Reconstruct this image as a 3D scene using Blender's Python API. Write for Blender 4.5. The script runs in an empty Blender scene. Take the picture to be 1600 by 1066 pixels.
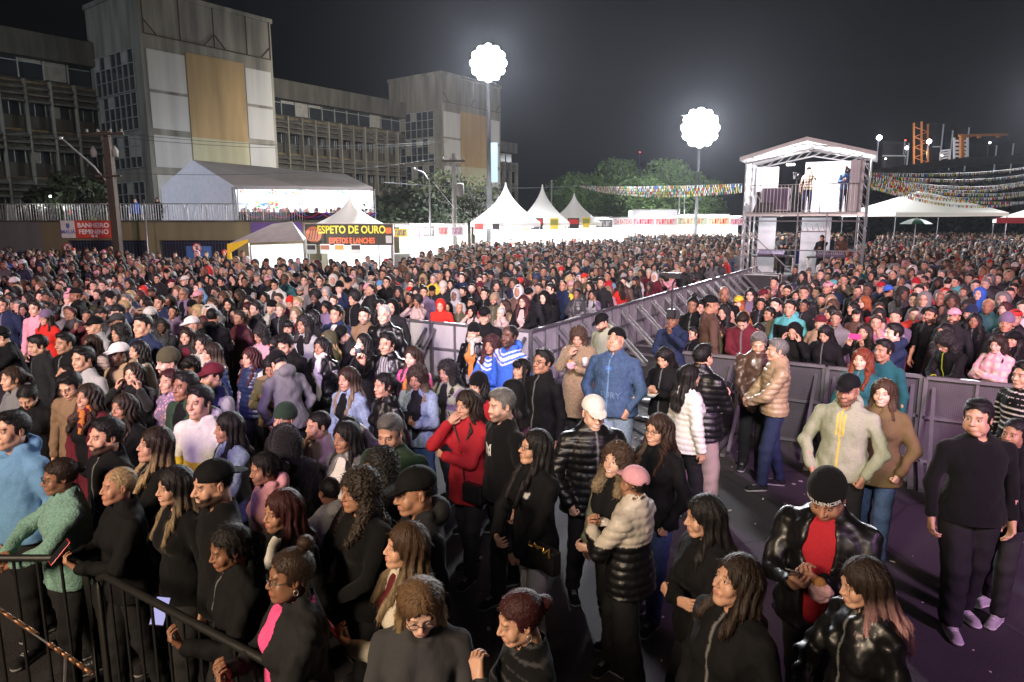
import bpy, math, random
import numpy as np
from mathutils import Vector, Matrix, Euler
R = math.radians
random.seed(7)
SC = bpy.context.scene
COL = SC.collection
# ------------------------------------------------------------------ camera
CAM_H, PITCH, FPX = 3.0, R(9.9), 1067.0
cam = bpy.data.cameras.new('camera'); cam_o = bpy.data.objects.new('camera', cam); COL.objects.link(cam_o)
cam.lens = 24.0; cam.sensor_width = 36.0; cam.clip_end = 2000; cam.clip_start = 0.05
cam_o.location = (0, 0, CAM_H); cam_o.rotation_euler = (math.pi/2 - PITCH, 0, 0)
SC.camera = cam_o
# ------------------------------------------------------------------ night sky
w = bpy.data.worlds.new('World'); SC.world = w; w.use_nodes = True
nt = w.node_tree; bg = nt.nodes['Background']
bg.inputs['Color'].default_value = (0.30, 0.31, 0.37, 1); bg.inputs['Strength'].default_value = 0.008
SC.view_settings.view_transform = 'Standard'; SC.view_settings.look = 'None'
SC.view_settings.exposure = 0.0; SC.view_settings.gamma = 1.0
SC.cycles.use_denoising = True
SC.cycles.max_bounces = 4; SC.cycles.diffuse_bounces = 2; SC.cycles.glossy_bounces = 2
SC.cycles.transparent_max_bounces = 6; SC.cycles.volume_bounces = 0
SC.cycles.sample_clamp_indirect = 4.0
SC.cycles.caustics_reflective = False; SC.cycles.caustics_refractive = False

def pix(px, py, z=None, d=None):
    """a ray through a pixel of the 1600 px photo, met with height z or ground distance d"""
    v = Vector(((px-800)/FPX, -(py-533)/FPX, -1.0))
    v.rotate(Euler((math.pi/2 - PITCH, 0, 0)))
    t = (z-CAM_H)/v.z if z is not None else d/math.hypot(v.x, v.y)
    return Vector((0, 0, CAM_H)) + v*t

def lamp(kind, name, loc, energy, color=(1,1,1), target=None, **kw):
    l = bpy.data.lights.new(name, kind); l.energy = energy; l.color = color
    for k, v in kw.items(): setattr(l, k, v)
    o = bpy.data.objects.new(name, l); COL.objects.link(o); o.location = loc
    if target is not None:
        o.rotation_euler = (Vector(target)-Vector(loc)).to_track_quat('-Z', 'Y').to_euler()
    return o
# stage lighting, hung on the stage truss above and behind the photographer
lamp('SPOT', 'stage_spot', (-10, -5, 8.5), 16500, (1.0, .58, .74), (-13, 16, 1.5), spot_size=R(50), spot_blend=1, shadow_soft_size=.8)
lamp('SPOT', 'stage_spot', (-6, -5, 8.5), 19000, (1.0, .84, .82), (-4, 20, 1.5), spot_size=R(48), spot_blend=1, shadow_soft_size=.8)
lamp('SPOT', 'stage_spot', (0, -6, 8.5), 20000, (1.0, .88, .84), (4, 21, 1.5), spot_size=R(48), spot_blend=1, shadow_soft_size=.8)
lamp('SPOT', 'stage_spot', (5, -5, 8.5), 12000, (1.0, .52, .66), (11, 16, 1.5), spot_size=R(50), spot_blend=1, shadow_soft_size=.8)
lamp('SPOT', 'stage_spot', (7, -4, 7.5), 7000, (.92, .46, .95), (6, 9, 0), spot_size=R(60), spot_blend=.9, shadow_soft_size=.8)
lamp('SPOT', 'stage_spot', (-3, -4, 7), 6500, (.66, .42, 1.0), (-1.5, 12.3, .5), spot_size=R(26), spot_blend=.8, shadow_soft_size=.8)
lamp('SPOT', 'stage_spot', (-6, -3.5, 6.0), 5600, (1.0, .77, .54), (0, 4.8, 1.3), spot_size=R(75), spot_blend=.9, shadow_soft_size=1.4)
# ------------------------------------------------------------------ materials
MATS = {}
def newmat(name):
    m = bpy.data.materials.new(name); m.use_nodes = True
    return m, m.node_tree, m.node_tree.nodes['Principled BSDF']
def N(nt, t, **kw):
    n = nt.nodes.new(t)
    for k, v in kw.items(): setattr(n, k, v)
    return n
def mixc(nt, fac, a, b, blend='MIX'):
    n = N(nt, 'ShaderNodeMix', data_type='RGBA', blend_type=blend)
    for sock, v in ((n.inputs[0], fac), (n.inputs[6], a), (n.inputs[7], b)):
        if isinstance(v, bpy.types.NodeSocket): nt.links.new(v, sock)
        elif isinstance(v, (int, float)): sock.default_value = v if sock.type == 'VALUE' else (v, v, v, 1)
        else: sock.default_value = (*v, 1) if len(v) == 3 else v
    return n.outputs[2]
def noise(nt, scale, detail=3, coord='Object', vec=None, stretch=None):
    tc = N(nt, 'ShaderNodeTexCoord'); src = tc.outputs[coord]
    if stretch:
        mp = N(nt, 'ShaderNodeMapping'); mp.inputs['Scale'].default_value = stretch
        nt.links.new(src, mp.inputs[0]); src = mp.outputs[0]
    n = N(nt, 'ShaderNodeTexNoise'); n.inputs['Scale'].default_value = scale; n.inputs['Detail'].default_value = detail
    nt.links.new(src, n.inputs['Vector'])
    return n.outputs['Fac']
def ramp(nt, src, a, b, ca=(0,0,0), cb=(1,1,1)):
    r = N(nt, 'ShaderNodeValToRGB'); nt.links.new(src, r.inputs[0])
    r.color_ramp.elements[0].position = a; r.color_ramp.elements[1].position = b
    r.color_ramp.elements[0].color = (*ca, 1); r.color_ramp.elements[1].color = (*cb, 1)
    return r.outputs[0]
def bump(nt, bs, src, strength, dist=.01):
    b = N(nt, 'ShaderNodeBump'); b.inputs['Strength'].default_value = strength; b.inputs['Distance'].default_value = dist
    nt.links.new(src, b.inputs['Height']); nt.links.new(b.outputs[0], bs.inputs['Normal'])
def mat(name, color, rough=.7, metal=0, dirt=.25, scale=3., emit=None, bumps=.15, dark=(.4,.4,.4), alpha=None, stretch=None):
    if name in MATS: return MATS[name]
    m, nt, bs = newmat(name); bs.inputs['Roughness'].default_value = rough; bs.inputs['Metallic'].default_value = metal
    c = ramp(nt, noise(nt, scale, 6, stretch=stretch), .3, .72, tuple(x*(1-dirt*(1-d)*1.3) for x, d in zip(color, dark)), color)
    nt.links.new(c, bs.inputs['Base Color'])
    if bumps: bump(nt, bs, noise(nt, scale*14, 4), bumps)
    if emit:
        bs.inputs['Emission Color'].default_value = (*emit[0], 1); bs.inputs['Emission Strength'].default_value = emit[1]
    MATS[name] = m; return m
def emis(name, color, strength):
    if name in MATS: return MATS[name]
    m, nt, bs = newmat(name); bs.inputs['Base Color'].default_value = (0,0,0,1)
    bs.inputs['Emission Color'].default_value = (*color, 1); bs.inputs['Emission Strength'].default_value = strength
    MATS[name] = m; return m
def objcolor_mat(name, rough, sheen=0, var=.25, scale=60, bumps=.3, stretch=None, coat=0, bdist=.003, spec=.5, metal=0, second=None):
    m, nt, bs = newmat(name); oi = N(nt, 'ShaderNodeObjectInfo')
    bs.inputs['Roughness'].default_value = rough; bs.inputs['Sheen Weight'].default_value = sheen
    bs.inputs['Coat Weight'].default_value = coat; bs.inputs['Specular IOR Level'].default_value = spec; bs.inputs['Metallic'].default_value = metal
    nz = noise(nt, scale, 3, stretch=stretch)
    base = oi.outputs['Color']
    if second:
        at = N(nt, 'ShaderNodeAttribute', attribute_type='OBJECT', attribute_name='color2')
        f = second(nt)
        base = mixc(nt, f, base, at.outputs['Color'])
    c = mixc(nt, 1.0, base, ramp(nt, nz, .25, .75, (1-var,)*3, (1+0*var,)*3), 'MULTIPLY')
    nt.links.new(c, bs.inputs['Base Color'])
    if bumps: bump(nt, bs, nz, bumps, bdist)
    if name in ('cloth','denim','leather','knit','nylon'):
        b2 = N(nt, 'ShaderNodeBump'); b2.inputs['Strength'].default_value = .6; b2.inputs['Distance'].default_value = .03; nt.links.new(noise(nt, 9, 2, stretch=(1,1,.55)), b2.inputs['Height'])
        b1 = bs.inputs['Normal'].links[0].from_node; nt.links.new(b2.outputs[0], b1.inputs['Normal'])
    MATS[name] = m; return m
def zmix(lo, hi):
    def f(nt):
        tc = N(nt, 'ShaderNodeTexCoord'); s = N(nt, 'ShaderNodeSeparateXYZ'); nt.links.new(tc.outputs['Object'], s.inputs[0])
        mr = N(nt, 'ShaderNodeMapRange'); mr.inputs[1].default_value = lo; mr.inputs[2].default_value = hi
        nt.links.new(s.outputs[2], mr.inputs[0]); return mr.outputs[0]
    return f
def maskmix(nt):
    at = N(nt, 'ShaderNodeAttribute', attribute_name='mask'); s = N(nt, 'ShaderNodeSeparateColor'); nt.links.new(at.outputs['Color'], s.inputs[0])
    return s.outputs[0]
objcolor_mat('cloth', .85, .0, spec=.22, var=.22, scale=90, bumps=.35, second=maskmix)
objcolor_mat('knit', .95, .05, spec=.2, var=.35, scale=260, bumps=.6, bdist=.004, second=maskmix)
objcolor_mat('leather', .4, 0, .3, 25, .35, coat=.05, bdist=.004, second=maskmix)
objcolor_mat('nylon', .42, 0, .15, 14, .35, bdist=.01, second=maskmix)
objcolor_mat('denim', .85, .0, .45, 40, .25, second=maskmix)
objcolor_mat('fur', 1., .15, .55, 70, 1., bdist=.008, second=maskmix)
objcolor_mat('plastic', .35, 0, .08, 20, .0)
objcolor_mat('hair', .52, .0, .55, 22, .8, spec=.3, stretch=(7, 7, .7), bdist=.006, second=zmix(-.03, -.17))
objcolor_mat('curls', .6, .0, .6, 70, .9, bdist=.01, second=zmix(-.03, -.17))
def m_skin():
    m, nt, bs = newmat('skin'); oi = N(nt, 'ShaderNodeObjectInfo')
    at = N(nt, 'ShaderNodeAttribute', attribute_name='mask'); s = N(nt, 'ShaderNodeSeparateColor'); nt.links.new(at.outputs['Color'], s.inputs[0])
    c = mixc(nt, 1., oi.outputs['Color'], ramp(nt, noise(nt, 18, 4), .25, .75, (.88, .8, .78), (1, 1, 1)), 'MULTIPLY')
    lip = mixc(nt, .5, oi.outputs['Color'], (.42, .07, .07))
    c = mixc(nt, s.outputs[0], c, lip)
    c = mixc(nt, s.outputs[1], c, (.018, .012, .01))
    c = mixc(nt, s.outputs[2], c, (.62, .6, .58))
    c = mixc(nt, at.outputs['Alpha'], c, (.01, .007, .006))
    nt.links.new(c, bs.inputs['Base Color']); bs.inputs['Roughness'].default_value = .48
    bump(nt, bs, noise(nt, 160, 3), .12, .002)
    MATS['skin'] = m
m_skin()
MET = lambda: mat('galvanised_metal', (.52, .52, .53), .42, .75, .35, 5)
# ------------------------------------------------------------------ scene tree helpers
def tag(o, label, cat, group=None, kind=None):
    if label: o['label'] = label
    if cat: o['category'] = cat
    if group: o['group'] = group
    if kind: o['kind'] = kind
    return o
def link(name, me, m=None, parent=None, color=None, color2=None):
    o = bpy.data.objects.new(name, me); COL.objects.link(o)
    if m is not None and me is not None and len(me.materials) == 0: me.materials.append(m)
    if parent is not None: o.parent = parent
    if color is not None: o.color = (*color, 1)
    c2 = color2 if color2 is not None else color
    if c2 is not None: o['color2'] = [float(c2[0]), float(c2[1]), float(c2[2]), 1.0]
    return o
def empty(name, loc=(0,0,0), rz=0, label=None, cat=None, group=None):
    o = bpy.data.objects.new(name, None); COL.objects.link(o); o.location = loc; o.rotation_euler = (0,0,rz)
    tag(o, label, cat, group); return o
def copy_tree(o, parent=None):
    c = o.copy(); COL.objects.link(c)
    if parent is not None: c.parent = parent
    for ch in list(o.children): copy_tree(ch, c)
    return c
def np_mesh(name, V, Q, masks=None, smooth=True, tri=None):
    me = bpy.data.meshes.new(name)
    V = np.asarray(V, np.float32); Q = np.asarray(Q, np.int32)
    nq = len(Q); nv = Q.shape[1]
    me.vertices.add(len(V)); me.vertices.foreach_set('co', V.ravel())
    me.loops.add(nq*nv); me.loops.foreach_set('vertex_index', Q.ravel())
    me.polygons.add(nq); me.polygons.foreach_set('loop_start', np.arange(nq, dtype=np.int32)*nv)
    me.polygons.foreach_set('use_smooth', np.full(nq, smooth))
    if masks is not None:
        a = me.attributes.new('mask', 'FLOAT_COLOR', 'POINT'); a.data.foreach_set('color', np.asarray(masks, np.float32).ravel())
    me.update(calc_edges=True); return me
class MB:
    """collects boxes, bars, tubes and sheets for one mesh object"""
    def __init__(s): s.v = []; s.f = []; s.mi = []; s.m = 0
    def add(s, vs, fs):
        b = len(s.v); s.v += [tuple(v) for v in vs]; s.f += [tuple(b+i for i in f) for f in fs]; s.mi += [s.m]*len(fs); return s
    def box(s, x0, x1, y0, y1, z0, z1, M=None):
        v = [Vector((x, y, z)) for z in (z0, z1) for x, y in ((x0,y0),(x1,y0),(x1,y1),(x0,y1))]
        if M: v = [M @ a for a in v]
        return s.add(v, [(3,2,1,0),(4,5,6,7),(0,1,5,4),(1,2,6,5),(2,3,7,6),(3,0,4,7)])
    def bar(s, a, b, w, h=None, up=(0,0,1)):
        a, b = Vector(a), Vector(b); h = h or w; d = (b-a).normalized(); u = Vector(up)
        if abs(d.dot(u)) > .98: u = Vector((0,1,0))
        r = d.cross(u).normalized(); u = r.cross(d)
        v = [p + r*sx*w/2 + u*sy*h/2 for p in (a, b) for sx, sy in ((-1,-1),(1,-1),(1,1),(-1,1))]
        return s.add(v, [(3,2,1,0),(4,5,6,7),(0,1,5,4),(1,2,6,5),(2,3,7,6),(3,0,4,7)])
    def tube(s, pts, r, n=8, cap=True):
        pts = [Vector(p) for p in pts]; rs = r if isinstance(r, (list, tuple)) else [r]*len(pts); rings = []
        for i, p in enumerate(pts):
            d = (pts[min(i+1, len(pts)-1)] - pts[max(i-1, 0)]).normalized()
            u = Vector((0,0,1)) if abs(d.z) < .95 else Vector((1,0,0)); a = d.cross(u).normalized(); b = a.cross(d)
            rings.append([p + (a*math.cos(t)+b*math.sin(t))*rs[i] for t in [2*math.pi*k/n for k in range(n)]])
        f = [(i*n+k, i*n+(k+1)%n, (i+1)*n+(k+1)%n, (i+1)*n+k) for i in range(len(pts)-1) for k in range(n)]
        if cap: f += [tuple(range(n)), tuple(range((len(pts)-1)*n, len(pts)*n))[::-1]]
        return s.add([v for r_ in rings for v in r_], f)
    def lathe(s, prof, n=16, c=(0,0,0)):
        v = [(c[0]+r*math.cos(2*math.pi*k/n), c[1]+r*math.sin(2*math.pi*k/n), c[2]+z) for r, z in prof for k in range(n)]
        return s.add(v, [(i*n+k, i*n+(k+1)%n, (i+1)*n+(k+1)%n, (i+1)*n+k) for i in range(len(prof)-1) for k in range(n)])
    def build(s, name, m, parent=None, smooth=False, color=None, mats=None):
        me = bpy.data.meshes.new(name); me.from_pydata(s.v, [], s.f); me.update()
        if smooth: me.polygons.foreach_set('use_smooth', [True]*len(me.polygons))
        if mats:
            for x in mats: me.materials.append(x)
            me.polygons.foreach_set('material_index', s.mi)
        return link(name, me, m, parent, color)
def text_obj(name, txt, size, m, parent, loc, rot, align='CENTER', extrude=.004, sx=1., bold=0):
    cu = bpy.data.curves.new('t', 'FONT'); cu.body = txt; cu.size = size; cu.align_x = align; cu.align_y = 'CENTER'; cu.extrude = extrude
    cu.offset = bold; cu.resolution_u = 3; t = bpy.data.objects.new('t', cu); me = bpy.data.meshes.new_from_object(t); bpy.data.objects.remove(t); me.materials.clear()
    o = link(name, me, m, parent); o.location = loc; o.rotation_euler = rot; o.scale = (sx, 1, 1); return o
# ------------------------------------------------------------------ implicit surfaces
class Fld:
    def __init__(s, lo, hi, res):
        s.lo = np.array(lo, float); s.res = res; s.n = np.ceil((np.array(hi)-s.lo)/res).astype(int)+1
        s.F = np.full(s.n, 1.0, np.float32)
    def sub(s, lo, hi, k):
        m = k + 3*s.res
        a = np.clip(np.floor((np.array(lo)-m-s.lo)/s.res).astype(int), 0, s.n); b = np.clip(np.ceil((np.array(hi)+m-s.lo)/s.res).astype(int)+1, 0, s.n)
        if np.any(b <= a): return None
        sl = tuple(slice(i, j) for i, j in zip(a, b))
        X, Y, Z = np.meshgrid(*[(s.lo[i]+s.res*np.arange(a[i], b[i])).astype(np.float32) for i in range(3)], indexing='ij', sparse=True)
        return sl, X, Y, Z
    def comb(s, sl, d, k, op):
        A = s.F[sl]
        if op == 's': A = -A
        if k <= 0: r = np.minimum(A, d)
        else:
            h = np.maximum(k - np.abs(A-d), 0)/k; r = np.minimum(A, d) - h*h*k*.25
        s.F[sl] = -r if op == 's' else r
    def cap(s, a, b, ra, rb, k=.0, op='u', sq=None):
        a = np.array(a, float); b = np.array(b, float); m = max(ra, rb)
        t = s.sub(np.minimum(a, b)-m, np.maximum(a, b)+m, k)
        if t is None: return s
        sl, X, Y, Z = t; d = b-a; L = float(d@d) or 1e-9
        h = np.clip(((X-a[0])*d[0]+(Y-a[1])*d[1]+(Z-a[2])*d[2])/L, 0, 1)
        qx, qy, qz = X-a[0]-h*d[0], Y-a[1]-h*d[1], Z-a[2]-h*d[2]
        if sq: qx, qy, qz = qx*sq[0], qy*sq[1], qz*sq[2]
        s.comb(sl, np.sqrt(qx*qx+qy*qy+qz*qz) - (ra+(rb-ra)*h), k, op); return s
    def ell(s, c, r, k=.0, op='u', rot=None):
        c = np.array(c, float); r = np.array(r, float); m = r.max() if rot is not None else r
        t = s.sub(c-m, c+m, k)
        if t is None: return s
        sl, X, Y, Z = t; x, y, z = X-c[0], Y-c[1], Z-c[2]
        if rot is not None:
            M = np.array(Euler(rot).to_matrix().transposed()); x, y, z = (M[i][0]*x+M[i][1]*y+M[i][2]*z for i in range(3))
        k0 = np.sqrt((x/r[0])**2+(y/r[1])**2+(z/r[2])**2); k1 = np.sqrt((x/r[0]**2)**2+(y/r[1]**2)**2+(z/r[2]**2)**2)+1e-6
        s.comb(sl, k0*(k0-1)/k1, k, op); return s
    def box(s, lo, hi, k=.0, op='u', rnd=.01):
        t = s.sub(lo, hi, k)
        if t is None: return s
        sl, X, Y, Z = t; c = (np.array(lo)+np.array(hi))/2; h = (np.array(hi)-np.array(lo))/2 - rnd
        qx, qy, qz = np.abs(X-c[0])-h[0], np.abs(Y-c[1])-h[1], np.abs(Z-c[2])-h[2]
        d = np.sqrt(np.maximum(qx,0)**2+np.maximum(qy,0)**2+np.maximum(qz,0)**2) + np.minimum(np.maximum(qx, np.maximum(qy, qz)), 0) - rnd
        s.comb(sl, d, k, op); return s
    def fn(s, f):
        X, Y, Z = np.meshgrid(*[(s.lo[i]+s.res*np.arange(s.n[i])).astype(np.float32) for i in range(3)], indexing='ij', sparse=True)
        s.F = f(s.F, X, Y, Z).astype(np.float32); return s
    def mesh(s):
        F = s.F.copy()
        F[0], F[-1], F[:,0], F[:,-1], F[:,:,0], F[:,:,-1] = 1, 1, 1, 1, 1, 1
        n = F.shape; ins = F < 0
        acc = np.zeros((n[0]-1, n[1]-1, n[2]-1, 3), np.float32); cnt = np.zeros(acc.shape[:3], np.float32)
        edges = []
        for ax in range(3):
            a = [slice(None)]*3; b = [slice(None)]*3; a[ax] = slice(0, -1); b[ax] = slice(1, None)
            Fa, Fb = F[tuple(a)], F[tuple(b)]; ch = ins[tuple(a)] != ins[tuple(b)]
            idx = np.argwhere(ch); va, vb = Fa[ch], Fb[ch]; t = va/(va-vb); p = idx.astype(np.float32); p[:, ax] += t
            o1, o2 = [i for i in range(3) if i != ax]
            for d1 in (0, -1):
                for d2 in (0, -1):
                    c = idx.copy(); c[:, o1] += d1; c[:, o2] += d2
                    ok = (c[:, o1] >= 0) & (c[:, o2] >= 0) & (c[:, o1] < n[o1]-1) & (c[:, o2] < n[o2]-1)
                    cc = c[ok]; np.add.at(acc, (cc[:,0], cc[:,1], cc[:,2]), p[ok]); np.add.at(cnt, (cc[:,0], cc[:,1], cc[:,2]), 1)
            edges.append((ax, o1, o2, idx, va < 0))
        act = cnt > 0; ids = np.full(cnt.shape, -1, np.int64); ids[act] = np.arange(act.sum())
        V = acc[act]/cnt[act][:, None]*s.res + s.lo
        Q = []
        for ax, o1, o2, idx, neg in edges:
            ok = (idx[:, o1] > 0) & (idx[:, o2] > 0) & (idx[:, o1] < n[o1]-1) & (idx[:, o2] < n[o2]-1); idx = idx[ok]; neg = neg[ok]
            def g(d1, d2):
                c = idx.copy(); c[:, o1] += d1; c[:, o2] += d2; return ids[c[:,0], c[:,1], c[:,2]]
            q = np.stack([g(-1,-1), g(0,-1), g(0,0), g(-1,0)], 1)
            flip = neg if ax != 1 else ~neg
            q[~flip] = q[~flip][:, ::-1]; Q.append(q)
        return V.astype(np.float32), np.concatenate(Q)
def sinoise(X, Y, Z, f, seed):
    a, b, c = (seed*1.37) % 6.28, (seed*2.11) % 6.28, (seed*3.7) % 6.28
    return (np.sin(f*X+a+1.3*np.sin(f*.7*Z+b)+.8*np.sin(f*.9*Y+c))*np.sin(f*1.1*Y+c+1.1*np.sin(f*.8*X+a))*np.sin(f*.9*Z+b+1.2*np.sin(f*.6*Y)))
# ------------------------------------------------------------------ people: heads, hair, hats, hands, clothes
SKINS = [(.72,.46,.35), (.60,.35,.24), (.44,.235,.15), (.27,.135,.08), (.15,.075,.048)]
HAIRC = dict(k=(.012,.010,.010), d=(.030,.018,.012), b=(.075,.040,.022), l=(.16,.09,.045), y=(.50,.36,.18), r=(.22,.045,.02), o=(.36,.10,.03),
             g=(.20,.19,.18), w=(.6,.58,.54), m=(.06,.014,.016), p=(.55,.30,.30), e=(.30,.22,.13), x=(.042,.022,.014), s=(.3,.29,.28))
CLO = dict(K=(.005,.005,.006), k=(.016,.016,.018), G=(.055,.055,.06), g=(.18,.18,.185), s=(.38,.38,.38), W=(.75,.73,.70), c=(.62,.56,.46), r=(.42,.02,.03),
           R=(.62,.03,.02), m=(.12,.015,.025), p=(.72,.36,.42), P=(.80,.10,.30), o=(.60,.20,.05), y=(.75,.55,.05), Y=(.65,.80,.05), n=(.018,.028,.07), b=(.05,.10,.21),
           B=(.05,.15,.62), u=(.15,.32,.55), t=(.02,.11,.13), T=(.10,.40,.42), e=(.35,.25,.15), E=(.22,.14,.08), a=(.08,.075,.04), v=(.20,.15,.24), V=(.03,.06,.035),
           J=(.16,.11,.05), N=(.30,.40,.55), h=(.34,.36,.26), j=(.22,.42,.36), q=(.47,.36,.33), z=(.58,.52,.44), x=(.10,.055,.04))
def rotM(yaw=0, pitch=0, roll=0):
    return np.array((Matrix.Rotation(-yaw, 3, 'Z') @ Matrix.Rotation(pitch, 3, 'X') @ Matrix.Rotation(roll, 3, 'Y')))
LIB = {}
def cached(key, f):
    if key not in LIB: LIB[key] = f()
    return LIB[key]
def head_geo(v, res, fem, fat, smile, beard, nr):
    """a head with its neck: vertices, quads and the paint mask of lips, brows, eyes"""
    rs = np.random.RandomState(100+v); j = lambda a: 1+a*(rs.rand()*2-1)
    w, ns, jw = j(.04), j(.14)*(.82 if fem else 1), j(.06)*(.86 if fem else 1.04)*(1+.13*fat)
    f = Fld((-.125,-.135,-.285), (.125,.145,.14), res)
    f.ell((0,.014,.032), (.076*w,.095,.088))
    f.ell((0,-.018,-.03), (.062*w,.070,.082), .02)
    for s in (-1, 1):
        f.cap((s*.046*jw,.005,-.06), (s*.016,-.062,-.098), .022*jw, .018, .022)
        f.ell((s*.037,-.056,-.036), (.027,.024,.03*(1+.15*smile)), .018)
        if fat: f.ell((s*.045,-.03,-.066), (.028,.035,.032), .025)
    f.ell((0,-.073,-.097*j(.02)), (.021,.018,.017), .018)
    f.cap((-.034,-.078 if not fem else -.073,.021), (.034,-.078 if not fem else -.073,.021), .0105, .0105, .016)
    for s in (-1, 1): f.ell((s*.031,-.096,.002), (.0185,.018,.0125), .012, 's')
    for s in (-1, 1): f.ell((s*.031,-.0735,.000), (.0135,.0125,.0115), .003)
    f.cap((0,-.082,.012), (0,-.104*j(.03),-.030), .0085*ns, .0125*ns, .010)
    for s in (-1, 1): f.ell((s*.0125*ns,-.093,-.034), (.0085,.011,.0075), .006)
    f.ell((0,-.080,-.066), (.030,.013,.020), .012)
    lw = .023*(1+.22*smile); lf = 1.25 if fem else 1.0
    f.ell((0,-.0905,-.0615), (lw,.0080,.0050*lf), .004); f.ell((0,-.0895,-.0712-.002*smile), (lw*.85,.0085,.0058*lf), .004)
    f.cap((-lw*.8,-.096,-.0665), (lw*.8,-.096,-.0665), .0018+.002*smile, .0018+.002*smile, .001, 's')
    for s in (-1, 1):
        f.ell((s*.079*w,.014,-.006), (.009,.019,.031), .006, 'u', (R(-8),0,R(s*16)))
        f.ell((s*.087*w,.008,-.004), (.006,.010,.018), .004, 's')
    f.cap((0,.022,-.06), (0,.034,-.2), nr*.96, nr*1.04, .028)
    f.ell((0,.02,-.255), (.13,.075,.055), .05)
    if res < .006:
        f.F[:] += 0
    V, Q = f.mesh(); x, y, z = np.abs(V[:,0]), V[:,1], V[:,2]; M = np.zeros((len(V), 4), np.float32)
    sm = lambda d, e: np.clip(.5-d/e, 0, 1)
    e = max(res*.8, .0025)
    fr = y < -.06
    arch = .0165+.004*np.cos((x-.028)/.02*1.5)
    M[:,1] = np.maximum(M[:,1], sm(np.maximum(np.abs(z-arch-.004)-(.0026 if fem else .0034), np.abs(x-.031)-.0175), e)*fr*.8)
    M[:,2] = sm(((x-.031)/.0125)**2*.006+((z-.0005)/.0048)**2*.006-.006, e)*fr*.55
    M[:,3] = sm(np.sqrt((x-.031)**2+(z-.0005)**2)-.0058, e*.8)*fr
    M[:,3] = np.maximum(M[:,3], sm(np.maximum(np.abs(z-.0058+(x-.031)**2*12)-.0016, np.abs(x-.031)-.0155), e)*fr*.9)
    M[:,3] = np.maximum(M[:,3], sm(np.sqrt((x-.007)**2+(z+.041)**2)-.0022, e)*fr*.5)
    lips = sm(np.maximum((x/lw)**2*.012+((z+.0665)/.0125)**2*.012-.012, -.087-y*0-.5), e)*(y < -.085)
    M[:,0] = lips*(.95 if fem else .45)
    ml = sm(np.maximum(np.abs(z+.0665)-(.001+.0028*smile), x-lw*.78), e)*(y < -.08)
    if smile > .5: M[:,2] = np.maximum(M[:,2], ml); M[:,0] *= 1-ml
    else: M[:,3] = np.maximum(M[:,3], ml*.7)
    if beard:
        lo = sm(z+.046+np.clip(-(y+.06), 0, .05)*.35, .012)*sm(-z-.125, .02)*sm(y-.012, .02)
        lo = np.maximum(lo, sm(np.abs(z+.051)-.006, .004)*sm(x-.03, .008)*(y < -.07))
        lo = lo*(1-lips)*(1-sm(np.abs(z+.052)-.004, .004)*sm(.03-x, .004)*0)
        M[:,1] = np.maximum(M[:,1], lo*(.55 if beard == 1 else .92))
    # scalp and hairline shade under short hair comes from the hair mesh itself
    return V, Q, M
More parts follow.
